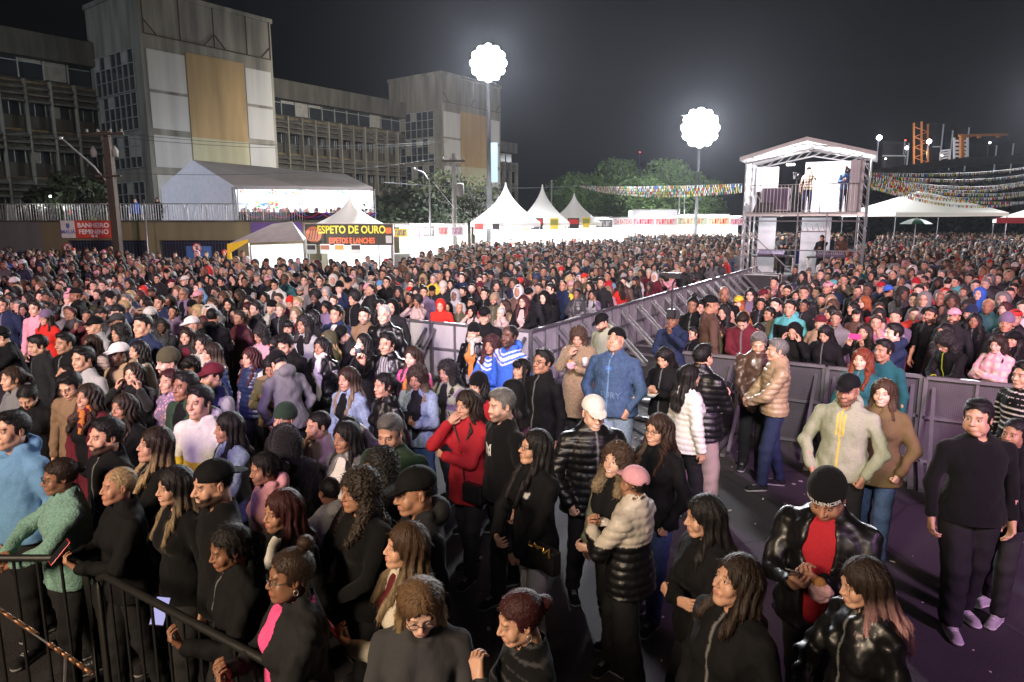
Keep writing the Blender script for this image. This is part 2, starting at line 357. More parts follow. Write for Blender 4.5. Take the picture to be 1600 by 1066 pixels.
def hair_geo(style, seed, res):
    f = Fld((-.2,-.17,-.5), (.2,.22,.24), res) if style in ('long','wavy','longcurl','braids','curtain') else Fld((-.19,-.17,-.27), (.19,.26,.24), res)
    rs = np.random.RandomState(seed); side = rs.choice([-1, 1])
    thick = dict(buzz=.0025, fade=.006, short=.012, thin=.006, slick=.006).get(style, .012)
    f.ell((0,.018,.034), (.0765+thick,.0955+thick,.0885+thick*1.1))
    if style == 'short': f.ell((side*.01,-.02,.108), (.06,.06,.022), .02)
    if style == 'fade': f.ell((0,-.01,.100), (.062,.078,.035), .015)
    if style in ('long','wavy','longcurl','curtain','bob','shoulder','curly','braids'):
        end = dict(bob=-.10, shoulder=-.17, curly=-.13, braids=-.36, long=-.34, wavy=-.31, longcurl=-.27, curtain=-.4)[style]
        wd = dict(curly=.052, longcurl=.045, wavy=.036, bob=.034).get(style, .030)
        for s in (-1, 1):
            f.cap((s*.062,.0,.05), (s*.078,.008,-.1), wd*.8, wd, .03)
            if end < -.12: f.cap((s*.078,.008,-.1), (s*.095,-.065,-.22), wd, wd*.85, .03)
            if end < -.22: f.cap((s*.095,-.065,-.22), (s*.085,-.125,end), wd*.85, wd*.6, .02)
        for q in (0, .05, -.05):
            f.cap((q,.06,.02), (q*1.1,.075,max(end, -.12)), .055, .048, .04)
            if end < -.16: f.cap((q*1.1,.075,-.12), (q*1.5,.125,-.22), .048, .042, .03); f.cap((q*1.5,.125,-.22), (q*1.3,.15,end), .042, .03, .03)
    if style in ('curly','longcurl'): f.ell((0,.03,.03), (.115,.115,.115), .03)
    if style == 'afro': f.ell((0,.03,.055), (.125,.12,.12), .02)
    if style == 'frizz': f.ell((0,.03,.05), (.108,.108,.108), .02); f.ell((0,.06,-.06), (.1,.07,.08), .04)
    if style in ('bun','topbun','dreadbun'):
        c = dict(bun=(0,.13,.03), topbun=(0,.05,.16), dreadbun=(.0,.085,.15))[style]; f.ell(c, (.04,.038,.036), .015)
        if style == 'dreadbun':
            for i in range(14):
                a = (i-6.5)/6.5*1.5; f.cap((math.sin(a)*.07,.05+.03*math.cos(a),.06), (math.sin(a)*.10,.05+.06*math.cos(a)-.03,-.25), .009, .006, .004)
    if style == 'ponytail': f.cap((0,.11,.04), (0,.16,-.02), .025, .03, .02); f.cap((0,.16,-.02), (0,.13,-.2), .03, .016, .02)
    # the face stays clear
    hl = .062 if style not in ('fringe',) else .03
    k = .012
    if style in ('long','wavy','curtain','longcurl','bob','shoulder','curly','braids','frizz','afro'):
        f.ell((side*.006,-.105,-.035), (.060,.080,.100), k, 's'); f.cap((0,-.10,-.08), (0,-.13,-.36), .05, .06, k, 's')
    else:
        f.box((-.2,-.2,-.3), (.2,-.028,.052), k, 's', .02); f.ell((0,-.1,.02), (.07,.06,.062), k, 's')
        if style not in ('ponytail','bun','topbun','dreadbun','slick'):
            f.box((-.2,-.1,-.3), (.2,.3,-.045), k, 's', .01)
            for s in (-1, 1): f.ell((s*.085,.012,-.02), (.02,.024,.036), .006, 's')
        else:
            f.box((-.2,-.1,-.3), (.2,.055,-.035), k, 's', .01)
    if style == 'fringe':
        f.ell((0,-.07,.06), (.068,.03,.05), .015)
        for s in (-1,1): f.cap((s*.07,-.01,.05), (s*.085,-.01,-.2), .026, .02, .02)
        f.cap((0,.06,.03), (0,.07,-.2), .065, .055, .04)
    if style == 'bald': pass
    X = None
    if style in ('curly','longcurl','afro','frizz'):
        f.fn(lambda F, X, Y, Z: F + .011*sinoise(X, Y, Z, 190, seed) + .006*sinoise(X, Y, Z, 90, seed+3))
    elif style in ('long','wavy','curtain','bob','shoulder','braids','fringe','ponytail'):
        amp = .006 if style != 'wavy' else .009
        f.fn(lambda F, X, Y, Z: F + amp*np.sin(16*np.arctan2(X, Y-.02)+seed+(3*np.sin(Z*26) if style == 'wavy' else 1.2*np.sin(Z*14)))*np.clip((.1-Z)*8, .25, 1) + .002*np.sin(43*np.arctan2(X, Y-.02)+2*np.sin(Z*30)))
    else:
        f.fn(lambda F, X, Y, Z: F + .0022*sinoise(X, Y, Z, 160, seed))
    return f.mesh()
def strands(V, Q, style, seed, n, wd):
    """thin locks laid over the hair so that it does not end in one clean edge"""
    rs = np.random.RandomState(seed+9); a, b, c = V[Q[:,0]], V[Q[:,1]], V[Q[:,2]]; fn = np.cross(b-a, c-a); N_ = np.zeros_like(V)
    for k in range(4): np.add.at(N_, Q[:,k], fn)
    N_ /= np.linalg.norm(N_, axis=1)[:,None]+1e-9
    i = rs.randint(len(V), size=n); P = V[i].astype(float)+N_[i]*.0008; Nn = N_[i]; long_ = style in ('long','wavy','longcurl','curtain','bob','shoulder','braids','fringe','ponytail'); curl = style in ('curly','longcurl','afro','frizz')
    g = np.tile((0,0,-1.), (n,1)); top = np.clip((P[:,2]-.02)/.08, 0, 1)[:,None]
    if long_: g = g*(1-top)+np.stack([np.sign(P[:,0])*.8, .25+0*P[:,0], -.2+0*P[:,0]], 1)*top
    elif not curl: g = np.stack([P[:,0]*2, np.where(P[:,1] < -.02, -.6, 1.), -.5+0*P[:,0]], 1)
    d = g-Nn*(g*Nn).sum(1)[:,None]+rs.normal(size=(n,3))*(.22 if not curl else .9); d /= np.linalg.norm(d, axis=1)[:,None]+1e-9
    sd = np.cross(d, Nn); sd /= np.linalg.norm(sd, axis=1)[:,None]+1e-9; L = rs.uniform(.5, 1.2, n)[:,None]*(.05 if long_ else .018 if not curl else .03)/4; pts = [P]
    lift = rs.uniform(.0, .0009 if long_ else .0008, n)[:,None]*(3 if curl else 1)
    for k in range(4):
        P = P+d*L+Nn*lift; pts.append(P)
        if long_: d = d*.75+np.array((0,0,-.25)); d /= np.linalg.norm(d, axis=1)[:,None]
        if curl: d = d+rs.normal(size=(n,3))*.5; d /= np.linalg.norm(d, axis=1)[:,None]
    VV = np.stack([np.stack([p-sd*wd*w_, p+sd*wd*w_], 1) for p, w_ in zip(pts, (.7,1,1,.8,.15))], 1).reshape(-1,3)
    q = np.array([(2*k, 2*k+1, 2*k+3, 2*k+2) for k in range(4)]); QQ = (np.arange(n)[:,None,None]*10+q[None]).reshape(-1,4)+len(V)
    return np.concatenate([V, VV]), np.concatenate([Q, QQ])
def hat_geo(kind, res):
    f = Fld((-.15,-.24,-.26), (.15,.26,.24), res)
    if kind in ('cap','backcap'):
        s = 1 if kind == 'cap' else -1
        f.ell((0,.016,.052), (.089,.108,.086)); f.box((-.3,-.3,-.3), (.3,.3,.040), .004, 's', .003)
        f.ell((0,.016-s*.095,.046), (.070,.092,.007), .006, 'u', (R(s*12),0,0)); f.ell((0,.016,.139), (.008,.008,.004), .003)
        if s > 0: f.ell((0,.128,.046), (.024,.03,.014), .003, 's')
        else: f.ell((0,-.095,.055), (.03,.03,.022), .003, 's')
    elif kind in ('beanie','pombeanie'):
        f.ell((0,.022,.055), (.091,.110,.108)); f.box((-.3,-.3,-.3), (.3,.3,.022), .008, 's', .003)
        f.cap((0,.02,.03), (0,.021,.05), .094, .094, .01, 'u', (1,.87,1)); f.box((-.3,-.3,-.3), (.3,.3,.018), .006, 's', .003)
        if kind == 'pombeanie': f.ell((0,.03,.185), (.038,.038,.036), .008)
        f.fn(lambda F, X, Y, Z: F + .0016*np.sin(44*np.arctan2(X, Y-.02)) + (sinoise(X, Y, Z, 230, 2)*.008*(Z > .15) if kind == 'pombeanie' else 0))
    elif kind in ('hood','furhood'):
        f.ell((0,.03,.012), (.112,.128,.138)); f.cap((0,.05,-.06), (0,.06,-.19), .10, .115, .05)
        f.ell((0,-.115,-.012), (.074,.115,.098), .012, 's'); f.cap((0,-.14,-.1), (0,-.16,-.24), .06, .06, .02, 's')
        if kind == 'furhood':
            for i in range(18):
                a = i/18*6.283; f.ell((math.sin(a)*.095,-.075,.0+math.cos(a)*.115), (.03,.03,.03), .02)
            f.ell((0,-.13,-.012), (.07,.1,.09), .012, 's')
            f.fn(lambda F, X, Y, Z: F + .009*sinoise(X, Y, Z, 210, 4))
        else: f.fn(lambda F, X, Y, Z: F + .004*np.sin(30*Z+9*X)*np.sin(20*Y+4))
    elif kind == 'bucket':
        f.ell((0,.016,.06), (.088,.106,.075)); f.ell((0,.016,.04), (.13,.145,.022), .02); f.ell((0,.016,.0), (.08,.098,.05), .004, 's')
    V, Q = f.mesh(); M = np.zeros((len(V), 4), np.float32)
    if kind in ('cap',): M[:,1] = V[:,1] < -.1
    return V, Q, M
def hand_geo(pose, res):
    curl = dict(relax=(22, 28, 18), grip=(55, 62, 40), flat=(6, 8, 5), fist=(82, 90, 60), hold=(38, 45, 25))[pose]
    f = Fld((-.07,-.12,-.17), (.09,.06,.22), res)
    f.cap((0,.0,-.15), (0,0,-.01), .039, .025, 0, 'u', (.9,1.12,1)); f.cap((0,0,-.02), (0,0,.02), .026, .024, .01, 'u', (.88,1.2,1))
    L = ((-.030,.020,.017,.080,.0078), (-.011,.026,.023,.088,.0088), (.010,.030,.026,.090,.0092), (.031,.026,.023,.086,.0090))
    for i, (x, a, b, z, r) in enumerate(L):
        k = Vector((x, 0, z)); f.cap((x*.45,0,.012), k, .017, .0125, .012)
        ang = 0; p = k; sp = R((x)*180)
        for ln, c, rr in ((a+.016, curl[0]+(3-i)*4, r), (b, curl[1], r*.93), (.021, curl[2], r*.84)):
            ang += R(c); q = p + Vector((math.sin(sp)*.5*math.cos(ang), -math.sin(ang), math.cos(ang))).normalized()*ln
            f.cap(p, q, rr, rr*.93, .003 if p != k else .006); p = q
    th = {'flat': ((.05,-.008,.05), (.066,-.012,.078), (.074,-.016,.098))}.get(pose, ((.044,-.022,.045), (.050,-.040,.072), (.038,-.052,.092)))
    f.cap((.012,0,.008), th[0], .017, .0135, .014); f.cap(th[0], th[1], .0125, .0105, .004); f.cap(th[1], th[2], .0105, .0088, .004)
    return f.mesh()
# --- arms: wrist target, elbow hint, hand direction, palm normal, hand shape (side +x; mirrored for -x); local front is -y
POSES = dict(
    down=((.275,-.03,.87), (.5,.6,0), (0,-.12,-1), (-1,0,0), 'relax'),
    pocket=((.205,-.13,.93), (1,.5,0), (-.3,-.1,-1), (-.8,.4,0), 'fist'),
    fold=((-.085,-.235,1.19), (.6,-.05,-1), (-1,.25,.12), (0,1,0), 'relax'),
    under=((-.06,-.20,1.13), (.6,-.05,-1), (-1,.1,.3), (0,1,0), 'fist'),
    clasp=((.055,-.29,1.03), (1,.2,-.4), (-.75,-.45,-.1), (-.5,.8,.2), 'hold'),
    low=((.075,-.22,.90), (1,.3,0), (-.7,-.2,-.7), (0,1,0), 'hold'),
    phone=((.075,-.31,1.17), (.7,.2,-1), (-.35,-.6,.55), (-.45,.2,.9), 'hold'),
    phonehi=((.09,-.36,1.46), (.8,.1,-1), (-.2,-.15,1), (-.3,-.9,0), 'hold'),
    face=((.085,-.155,1.47), (.6,-.3,-1), (-.62,.25,.75), (-.2,1,.2), 'relax'),
    chin=((.05,-.17,1.43), (.4,-.3,-1), (-.3,.3,.9), (-.2,1,.2), 'hold'),
    cheek=((.13,-.13,1.47), (.8,-.3,-1), (-.15,.2,1), (-1,.2,0), 'relax'),
    mouthL=((.12,-.19,1.46), (.6,-.2,-1), (-.7,.1,.6), (-.2,1,.1), 'relax'),
    lean=((.12,-.36,1.13), (1,.3,0), (-.9,-.15,-.1), (0,.2,-1), 'relax'),
    leanx=((-.05,-.33,1.14), (1,.1,-.3), (-1,-.1,0), (0,.2,-1), 'relax'),
    up=((.20,-.08,1.86), (1,-.2,0), (0,0,1), (0,-1,0), 'relax'),
    reach=((.10,-.50,1.22), (.8,.2,-1), (-.1,-1,.1), (-.9,.1,0), 'grip'),
    side=((.43,.06,1.33), (.2,.2,-1), (.8,-.55,-.3), (-.3,-.2,-1), 'hold'),
    across=((-.20,-.20,1.38), (.4,-.5,-.6), (-.8,.5,-.1), (0,.5,-1), 'relax'),
    sip=((.07,-.24,1.40), (.7,.1,-1), (-.5,-.05,.8), (-.6,.6,0), 'hold'),
    eat=((.06,-.30,1.22), (.7,.1,-1), (-.6,-.4,.4), (-.4,.5,.7), 'grip'))
def arm(pose, s, sw):
    W, h, hd, pn, hp = POSES[pose]; m = np.array((s, 1, 1)); W = np.array(W)*m; S = np.array((sw*s, .012, 1.388)); h = np.array(h, float)*m
    L1, L2 = .285, .25; d = W-S; L = np.linalg.norm(d)
    if L > (L1+L2)*.985: d *= (L1+L2)*.985/L; W = S+d; L = np.linalg.norm(d)
    u = d/L; a = (L1*L1-L2*L2+L*L)/(2*L); b = math.sqrt(max(L1*L1-a*a, 0)); hv = h-u*(h@u); hv /= np.linalg.norm(hv)+1e-9
    return S, S+u*a+hv*b, W, np.array(hd, float)*m, np.array(pn, float)*m, hp
def lean_T(V, a, about=(0, 0, .95)):
    if not a: return V
    V = np.array(V, float); V2 = V.reshape(-1, 3)-about; c, s = math.cos(a), math.sin(a); k = np.clip((V2[:,2]+.15)/.3, 0, 1)
    y = V2[:,1]*c - V2[:,2]*s; z = V2[:,1]*s + V2[:,2]*c
    o = V2.copy(); o[:,1] = V2[:,1]*(1-k)+y*k; o[:,2] = V2[:,2]*(1-k)+z*k
    return (o+about).reshape(V.shape)
def torso(f, t, fem, bw, k=.05, hip=True):
    f.ell((0,.002,1.30), (.158*bw+t,.108*bw+t,.19+t), k); [f.cap((0,.022,1.452), (q*.148*min(bw,1.1),.014,1.392), .047+t*.8, .043+t*.8, k) for q in (-1, 1)]
    f.cap((0,.025,1.44), (0,.03,1.50), .055+t, .050+t*.6, k)
    f.ell((0,-.004-.03*(bw-1),1.10), ((.128 if fem else .142)*bw+t,(.100)*bw+t+.04*max(bw-1,0),.19+t), k)
    if hip: f.ell((0,.004,.945), (.165*bw+t,.115*bw+t,.12+t), k)
    if fem:
        for s in (-1, 1): f.ell((s*.07,-.082*bw,1.275), (.062+t*.5,.055+t*.5,.062+t*.5), k*.8)
def garment_geo(kind, pL, pR, fem, bw, res, lean, seed, pat, hem=None):
    g = dict(tee=(.008,.90,.004), sweater=(.013,.86,.008), hoodie=(.021,.86,.011), jacket=(.023,.85,.011), puffer=(.036,.83,.003), coat=(.026,.62,.010), leather=(.020,.84,.019),
             fur=(.042,.70,.0), shirt=(.010,.86,.005), vest=(.034,.87,.003), under=(.008,.9,.003), openj=(.024,.85,.016), openc=(.028,.62,.010), blazer=(.019,.80,.004))[kind]
    t, hm, wr = g; hm = hem or hm; sw = .166 if fem else .186
    sw = sw*(1+(bw-1)*.45)
    f = Fld((-.62,-.62,hm-.06), (.62,.34,2.02), res) if (pL in ('up','side') or pR in ('up','side')) else Fld((-.45,-.58,hm-.06), (.45,.34,1.72), res)
    torso(f, t, fem, bw)
    if hm < .88: f.cap((0,.0,1.0), (0,.005,hm), (.128+t)*bw, (.150+t*1.2+(.03 if hm < .7 else 0))*bw, .06, 'u', (.86,1.12,1))
    for s, p in ((1, pL), (-1, pR)):
        S, E, W, hd, pn, hp = arm(p, s, sw)
        if kind == 'vest' and 0: continue
        ta = t*.62 if kind != 'vest' else .012
        f.cap(S, E, .050*(.9 if fem else 1)*(1+(bw-1)*.5)+ta, .040+ta, .028); Wc = E+(W-E)*(.90 if kind != 'tee' else .05)
        f.cap(E, Wc, .041+ta, .029+ta*.9, .02)
        if kind != 'tee': f.cap(E+(W-E)*.80, Wc, .033+ta, .031+ta*.9, .004)
    # collar or hood
    if kind in ('hoodie',) or pat == 'hood': f.ell((0,.105,1.50), (.105,.062,.075), .03); f.cap((-.085,.03,1.505), (-.03,-.085,1.44), .026, .018, .02); f.cap((.085,.03,1.505), (.03,-.085,1.44), .026, .018, .02)
    col = dict(jacket=1.505, puffer=1.52, coat=1.505, leather=1.495, fur=1.51, openj=1.49, openc=1.49, vest=1.51, blazer=1.48, shirt=1.485, turtle=1.535).get(kind if pat != 'turtle' else 'turtle', 1.455)
    f.cap((0,.022,1.44), (0,.026,col), .082+t*.3, (.068 if kind != 'sweater' else .064)+t*.25, .03)
    f.cap((0,.02,1.40), (0,.03,1.75), .060, .062 if pat != 'turtle' else .056, .004, 's', (1,.95,1))
    if kind in ('tee','sweater','under','hoodie') and pat != 'turtle': f.ell((0,-.085,1.515), (.062,.06,.06), .012, 's')
    elif kind in ('shirt','jacket','leather','coat','blazer','fur') and pat != 'turtle': f.ell((0,-.11,1.53), (.034,.07,.09), .01, 's')
    if kind in ('openj','openc','blazer') or pat == 'open':
        f.cap((0,-.20,hm-.1), (0,-.155,1.32), .060, .085, .006, 's'); f.cap((0,-.155,1.32), (0,-.10,1.56), .085, .055, .006, 's')
    if kind in ('puffer','vest'):
        f.fn(lambda F, X, Y, Z: F + .014*(np.abs(np.sin(np.pi*(Z+.04*np.abs(X))/.062))**.5*-1+.55) + .003*sinoise(X, Y, Z, 60, seed))
    elif kind == 'fur': f.fn(lambda F, X, Y, Z: F + .010*sinoise(X, Y, Z, 170, seed) + .006*sinoise(X, Y, Z, 75, seed+1))
    if wr: f.fn(lambda F, X, Y, Z: F + wr*((1-2*np.abs(np.sin(17*Z+11*np.abs(X)+1.6*np.sin(13*X+seed)+1.5*np.sin(11*Y+seed*2))))*np.clip(1.7-Z, .25, 1)*np.clip(.35+sinoise(X, Y, Z, 9, seed+5)*1.6, 0, 1) + sinoise(X, Y, Z, 27, seed)*.75 + sinoise(X, Y, Z, 55, seed)*.3))
    f.fn(lambda F, X, Y, Z: np.maximum(F, hm - Z + 0*X + 0*Y))
    V, Q = f.mesh(); M = np.zeros((len(V), 4), np.float32); x, y, z = V.T; ax = np.abs(x); rx = z*0
    front = y < 0
    if pat == 'zip': rx = (ax < .0045) & front
    elif pat == 'logo': rx = (np.abs(x-.07) < .028) & (np.abs(z-1.33) < .018) & front
    elif pat == 'print': rx = (ax < .07) & (np.abs(z-1.28) < .05) & front & (np.sin(x*130)+np.sin(z*170) > -.3)
    elif pat == 'stripes': rx = np.sin(z*2*np.pi/.05) > .86
    elif pat == 'sleeves': rx = (ax > .205*bw) | ((ax > .17*bw) & (z > 1.37))
    elif pat == 'block': rx = (z < 1.22)
    elif pat == 'lower': rx = (z < 1.17)
    elif pat == 'shoulder': rx = (z > 1.36) | (ax > .24)
    elif pat == 'chev': rx = (np.abs((z-1.36)-ax*.45+.0) % .05 < .02) & (np.abs(z-1.36-ax*.4) < .09)
    elif pat == 'camo': rx = (sinoise(x, y, z, 22, seed) > .12)
    elif pat == 'plaid': rx = ((np.sin(x*60) > .55) | (np.sin(z*60) > .55)) | (np.sin(y*60) > .8)
    elif pat == 'dots': rx = sinoise(x, y, z, 120, 3) > .35
    elif pat == 'strings': rx = ((np.abs(ax-.03) < .006) & front & (z > 1.26) & (z < 1.44)) | ((ax < .006) & front)
    elif pat == 'trim': rx = (np.abs(z-1.33) < .008) & front
    elif pat == 'cuffs': rx = (ax > .2) & (z < .95)
    M[:,0] = rx
    V = lean_T(V, lean) if lean else V
    return V, Q, M
def legs_geo(fem, bw, res, kind, stride, seed):
    f = Fld((-.28,-.26,.02), (.28,.26,1.12), res); t = dict(slim=.012, jeans=.022, loose=.038, skirt=.02)[kind]
    f.ell((0,.005,.96), (.148*bw+t*.5,.104*bw+t*.5,.13), .03)
    F = []
    for s in (-1, 1):
        h = (s*.080*bw,.0,.88); kn = (s*(.095),-.02+stride*s*.06,.50); an = (s*.10,.02+stride*s*.12,.10)
        f.cap(h, kn, .078*bw+t*.6, .056+t, .03); f.cap(kn, an, .056+t, .040+t, .02); F.append(an)
    f.fn(lambda F_, X, Y, Z: F_ + .004*np.sin(46*Z+9*X+seed+2*np.sin(20*Y))*np.clip(1.1-Z, .2, 1) + .003*sinoise(X, Y, Z, 30, seed))
    f.fn(lambda F_, X, Y, Z: np.maximum(F_, np.maximum(.07-Z, Z-1.08)+0*X+0*Y))
    V, Q = f.mesh(); return V, Q, F
def shoe_geo(res):
    f = Fld((-.08,-.24,-.01), (.08,.14,.16), res)
    f.cap((0,.045,.016), (0,-.045,.016), .040, .042, .0, 'u', (1,1,2.0)); f.cap((0,-.045,.016), (.004,-.135,.018), .042, .044, .01, 'u', (1,1,2.0)); f.cap((0,.05,.045), (0,-.02,.05), .036, .038, .02); f.cap((0,-.02,.05), (.004,-.13,.036), .038, .036, .02); f.cap((0,.045,.05), (0,.035,.125), .040, .042, .02)
    f.fn(lambda F, X, Y, Z: np.maximum(F, .004-Z+0*X+0*Y))
    V, Q = f.mesh(); M = np.zeros((len(V), 4), np.float32); M[:,0] = (V[:,2] < .026) | ((V[:,1] > -.10) & (V[:,1] < -.01) & (np.abs(V[:,0]) < .018) & (np.sin(V[:,1]*330) > .2) & (V[:,2] > .06)); return V, Q, M
def under_geo(fem, bw, pL, pR, lean, st):
    f = Fld((-.6,-.62,-.02), (.6,.3,2.0), .03); torso(f, -.012, fem, bw, .04)
    for s, p in ((1, pL), (-1, pR)):
        S, E, W, *_ = arm(p, s, (.166 if fem else .186)*(1+(bw-1)*.45)); f.cap(S, E, .04, .034, .03); f.cap(E, W, .032, .026, .02)
        kn = (s*.095,-.02+st*s*.06,.5); an = (s*.10,.02+st*s*.12,.09); f.cap((s*.085*bw,0,.9), kn, .065*bw, .042, .03); f.cap(kn, an, .042, .032, .02); f.cap((an[0],an[1],.06), (an[0],an[1]-.1,.04), .028, .024, .02)
    V, Q = f.mesh(); return lean_T(V, lean), Q
def glasses_mesh():
    b = MB()
    for s in (-1, 1):
        b.tube([(s*.032+.021*math.cos(a), -.098+.002*abs(math.cos(a)), .0005+.017*math.sin(a)) for a in [2*math.pi*i/14 for i in range(15)]], .0018, 5, False)
        b.tube([(s*.053,-.097,.004), (s*.078,-.05,.006), (s*.083,.01,.0)], .0018, 5)
    b.tube([(-.011,-.099,.003), (0,-.102,.005), (.011,-.099,.003)], .0016, 5)
    me = bpy.data.meshes.new('eyeglasses'); me.from_pydata(b.v, [], b.f); me.update(); return me
def frame_from(d, pn):
    z = d/np.linalg.norm(d); y = -(pn - z*(pn@z)); y = y/(np.linalg.norm(y)+1e-9); x = np.cross(y, z); return np.stack([x, y, z], 1)
GMAT = dict(tee='cloth', sweater='knit', hoodie='cloth', jacket='cloth', puffer='nylon', coat='cloth', leather='leather', fur='fur', shirt='cloth', vest='nylon', under='cloth', openj='leather', openc='cloth', blazer='cloth')
NECK = np.array((0, .03, 1.535)); HEADC = np.array((0, -.012, 1.625))
def person(loc, h, yaw, S, lod, label, group):
    """S: spec dict. The body is one mesh; hair, hat, glasses and clothes are its parts."""
    fem, bw, sk = S['fem'], S.get('bw', 1.0), S['skin']; hr, cr, gr, lr = ((.0042,.0055,.013,.016) if lod == 0 else (.0062,.008,.019,.024) if lod == 1 else (.0095,.012,.028,.034))
    pL, pR = S.get('arms', ('down', 'down')); lean = R(S.get('lean', 0)); seed = S.get('seed', 1)
    hy, hp, hro = R(S.get('hy', 0)), R(S.get('hp', 0)), R(S.get('hr', 0))
    var = seed % (9 if lod == 0 else 4)
    beard = S.get('beard', 0); smile = S.get('smile', 0); fat = 1 if bw > 1.15 else 0
    nr = .050 if fem else .058
    def body():
        parts = []
        V, Q, M = cached(('head', var, lod, fem, fat, smile, beard), lambda: head_geo(var, hr, fem, fat, smile, beard, nr))
        V = V*np.array((1+.03*math.sin(seed*3.3), 1, 1+.035*math.sin(seed*5.1)))*(1.0 if fem else 1.04)
        Rm = rotM(hy, hp, hro); wgt = np.clip((V[:,2]+.22)/.14, 0, 1)[:, None]
        Vr = V @ Rm.T; off = HEADC-NECK; Vh = Vr*wgt + V*(1-wgt) + NECK + (off @ Rm.T)*wgt + off*(1-wgt)
        parts.append((lean_T(Vh, lean), Q, M))
        for s, p in ((1, pL), (-1, pR)):
            _, E, W, hd, pn, hpz = arm(p, s, (.166 if fem else .186)*(1+(bw-1)*.45)); hpz = S.get('hand', hpz) if p in ('down',) else hpz
            hV, hQ = cached(('hand', hpz, lod), lambda: hand_geo(hpz, hr*.85))
            fm = frame_from(hd, pn); flip = s*np.sign(fm[0,0]*0+1)
            v = hV.copy(); 
            if s < 0: v[:,0] *= -1; hQ = hQ[:, ::-1]
            v = v*(.90 if fem else 1.0)
            far = frame_from(W-E, pn); wt = np.clip((v[:,2]+.03)/.05, 0, 1)[:, None]
            v = (v @ fm.T)*wt + (v @ far.T)*(1-wt) + W
            parts.append((lean_T(v, lean), hQ, np.zeros((len(v), 4))))
        uV, uQ = cached(('under', fem, bw, pL, pR, lean, seed % 2), lambda: under_geo(fem, bw, pL, pR, lean, 1 if seed % 2 else -1)); parts.append((uV, uQ, np.zeros((len(uV), 4))))
        n = 0; Vs, Qs, Ms = [], [], []
        for v, q, m in parts: Vs.append(v); Qs.append(q+n); Ms.append(m); n += len(v)
        me = np_mesh('person_body', np.concatenate(Vs), np.concatenate(Qs), np.concatenate(Ms)); me.materials.append(MATS['skin']); return me
    bkey = ('body', seed % 2, var, lod, fem, fat, smile, beard, pL, pR, lean, bw) + ((hy, hp, hro, seed) if lod == 0 else (round(hy, 1), round(hp, 1), hro))
    skc = [c*(1+.08*math.sin(seed*1.9)) for c in SKINS[sk]]
    root = link('person', cached(bkey, body), None, None, skc)
    root.location = loc; root.rotation_euler = (0, 0, yaw); sc = h/1.765; root.scale = (sc,)*3
    tag(root, label, S.get('cat', 'person'), group)
    def place_head(o, big=1.0):
        a = np.array(lean_T(NECK[None], lean))[0]; Rl = np.array(Matrix.Rotation(lean, 3, 'X')) if lean else np.eye(3)
        # lean_T turns forward (towards -y): same sign as pitching down
        Rt = np.array(Matrix.Rotation(lean, 3, 'X')) @ rotM(hy, hp, hro); c = a + np.array(Matrix.Rotation(lean, 3, 'X')) @ (rotM(hy, hp, hro) @ (HEADC-NECK))
        o.matrix_local = Matrix.Translation(Vector(c)) @ Matrix([list(r) for r in Rt]).to_4x4() @ Matrix.Scale((1.0 if fem else 1.04)*big, 4)
    st = S.get('hair', 'short'); hc = HAIRC[S.get('hc', 'k')]
    hat = S.get('hat')
    if st != 'bald' and not (hat in ('hood','furhood') and st == 'short'):
        hseed = seed % (5 if lod == 0 else 2)
        st2 = 'buzz' if hat and st in ('short','fade','thin','curly','slick','afro','frizz') and not (fem and st == 'curly') else st
        me = cached(('hair', st2, hseed, lod), lambda: np_mesh('hair', *strands(*hair_geo(st2, hseed, cr), st2, hseed, (2600, 700, 0)[lod], (.0009, .0014, 0)[lod])) if lod < 2 else np_mesh('hair', *hair_geo(st2, hseed, cr)))
        c2 = HAIRC[S['hc2']] if 'hc2' in S else [c*1.25 for c in hc]
        mt = MATS['curls'] if st in ('curly','longcurl','afro','frizz','buzz') else MATS['hair']
        o = link('hair', me, mt, root, hc, c2); place_head(o, .955 if hat else 1.0)
    if hat:
        hcx = CLO[S.get('hatc', 'K')]
        def hm():
            V, Q, M = hat_geo(hat, cr); return np_mesh('hat', V, Q, M)
        nm = dict(cap='cap', backcap='cap', beanie='beanie', pombeanie='beanie', hood='hood', furhood='hood', bucket='hat')[hat]
        o = link(nm, cached(('hat', hat, lod), hm), MATS['knit' if 'beanie' in hat else 'fur' if hat == 'furhood' else 'cloth'], root, hcx, CLO[S.get('hatc2', S.get('hatc', 'K'))]); place_head(o)
    if S.get('glasses'):
        o = link('eyeglasses', cached('glasses', glasses_mesh), MATS['plastic'], root, (.02,.02,.022)); place_head(o)
    if S.get('earring') and lod == 0:
        for s in (-1, 1):
            b = MB().tube([(s*.088+.001*math.cos(a), .008+.011*math.cos(a), -.052+.014*math.sin(a)) for a in [2*math.pi*i/12 for i in range(13)]], .0022, 6, False)
            o = b.build('earring', MET(), root, True); place_head(o)
    if S.get('top') in ('jacket','leather','puffer','coat') and not S.get('pat') and seed % 3: S['pat'] = 'zip'; S['tc2'] = 'g'
    tk = S.get('top', 'jacket'); tc = CLO[S.get('tc', 'K')]; pat = S.get('pat'); tc2 = CLO[S.get('tc2', S.get('tc', 'K'))]
    nmt = dict(tee='t_shirt', sweater='sweater', hoodie='hoodie', jacket='jacket', puffer='puffer_jacket', coat='coat', leather='leather_jacket', fur='fur_coat', shirt='shirt', vest='vest', openj='jacket', openc='coat', blazer='blazer')[tk]
    gseed = seed % (6 if lod == 0 else 2)
    me = cached(('g', tk, pL, pR, fem, bw, lod, lean, gseed, pat, S.get('hem')), lambda: np_mesh(nmt, *garment_geo(tk, pL, pR, fem, bw, gr, lean, gseed, pat, S.get('hem'))))
    link(nmt, me, MATS[S.get('tm', GMAT[tk])], root, tc, tc2)
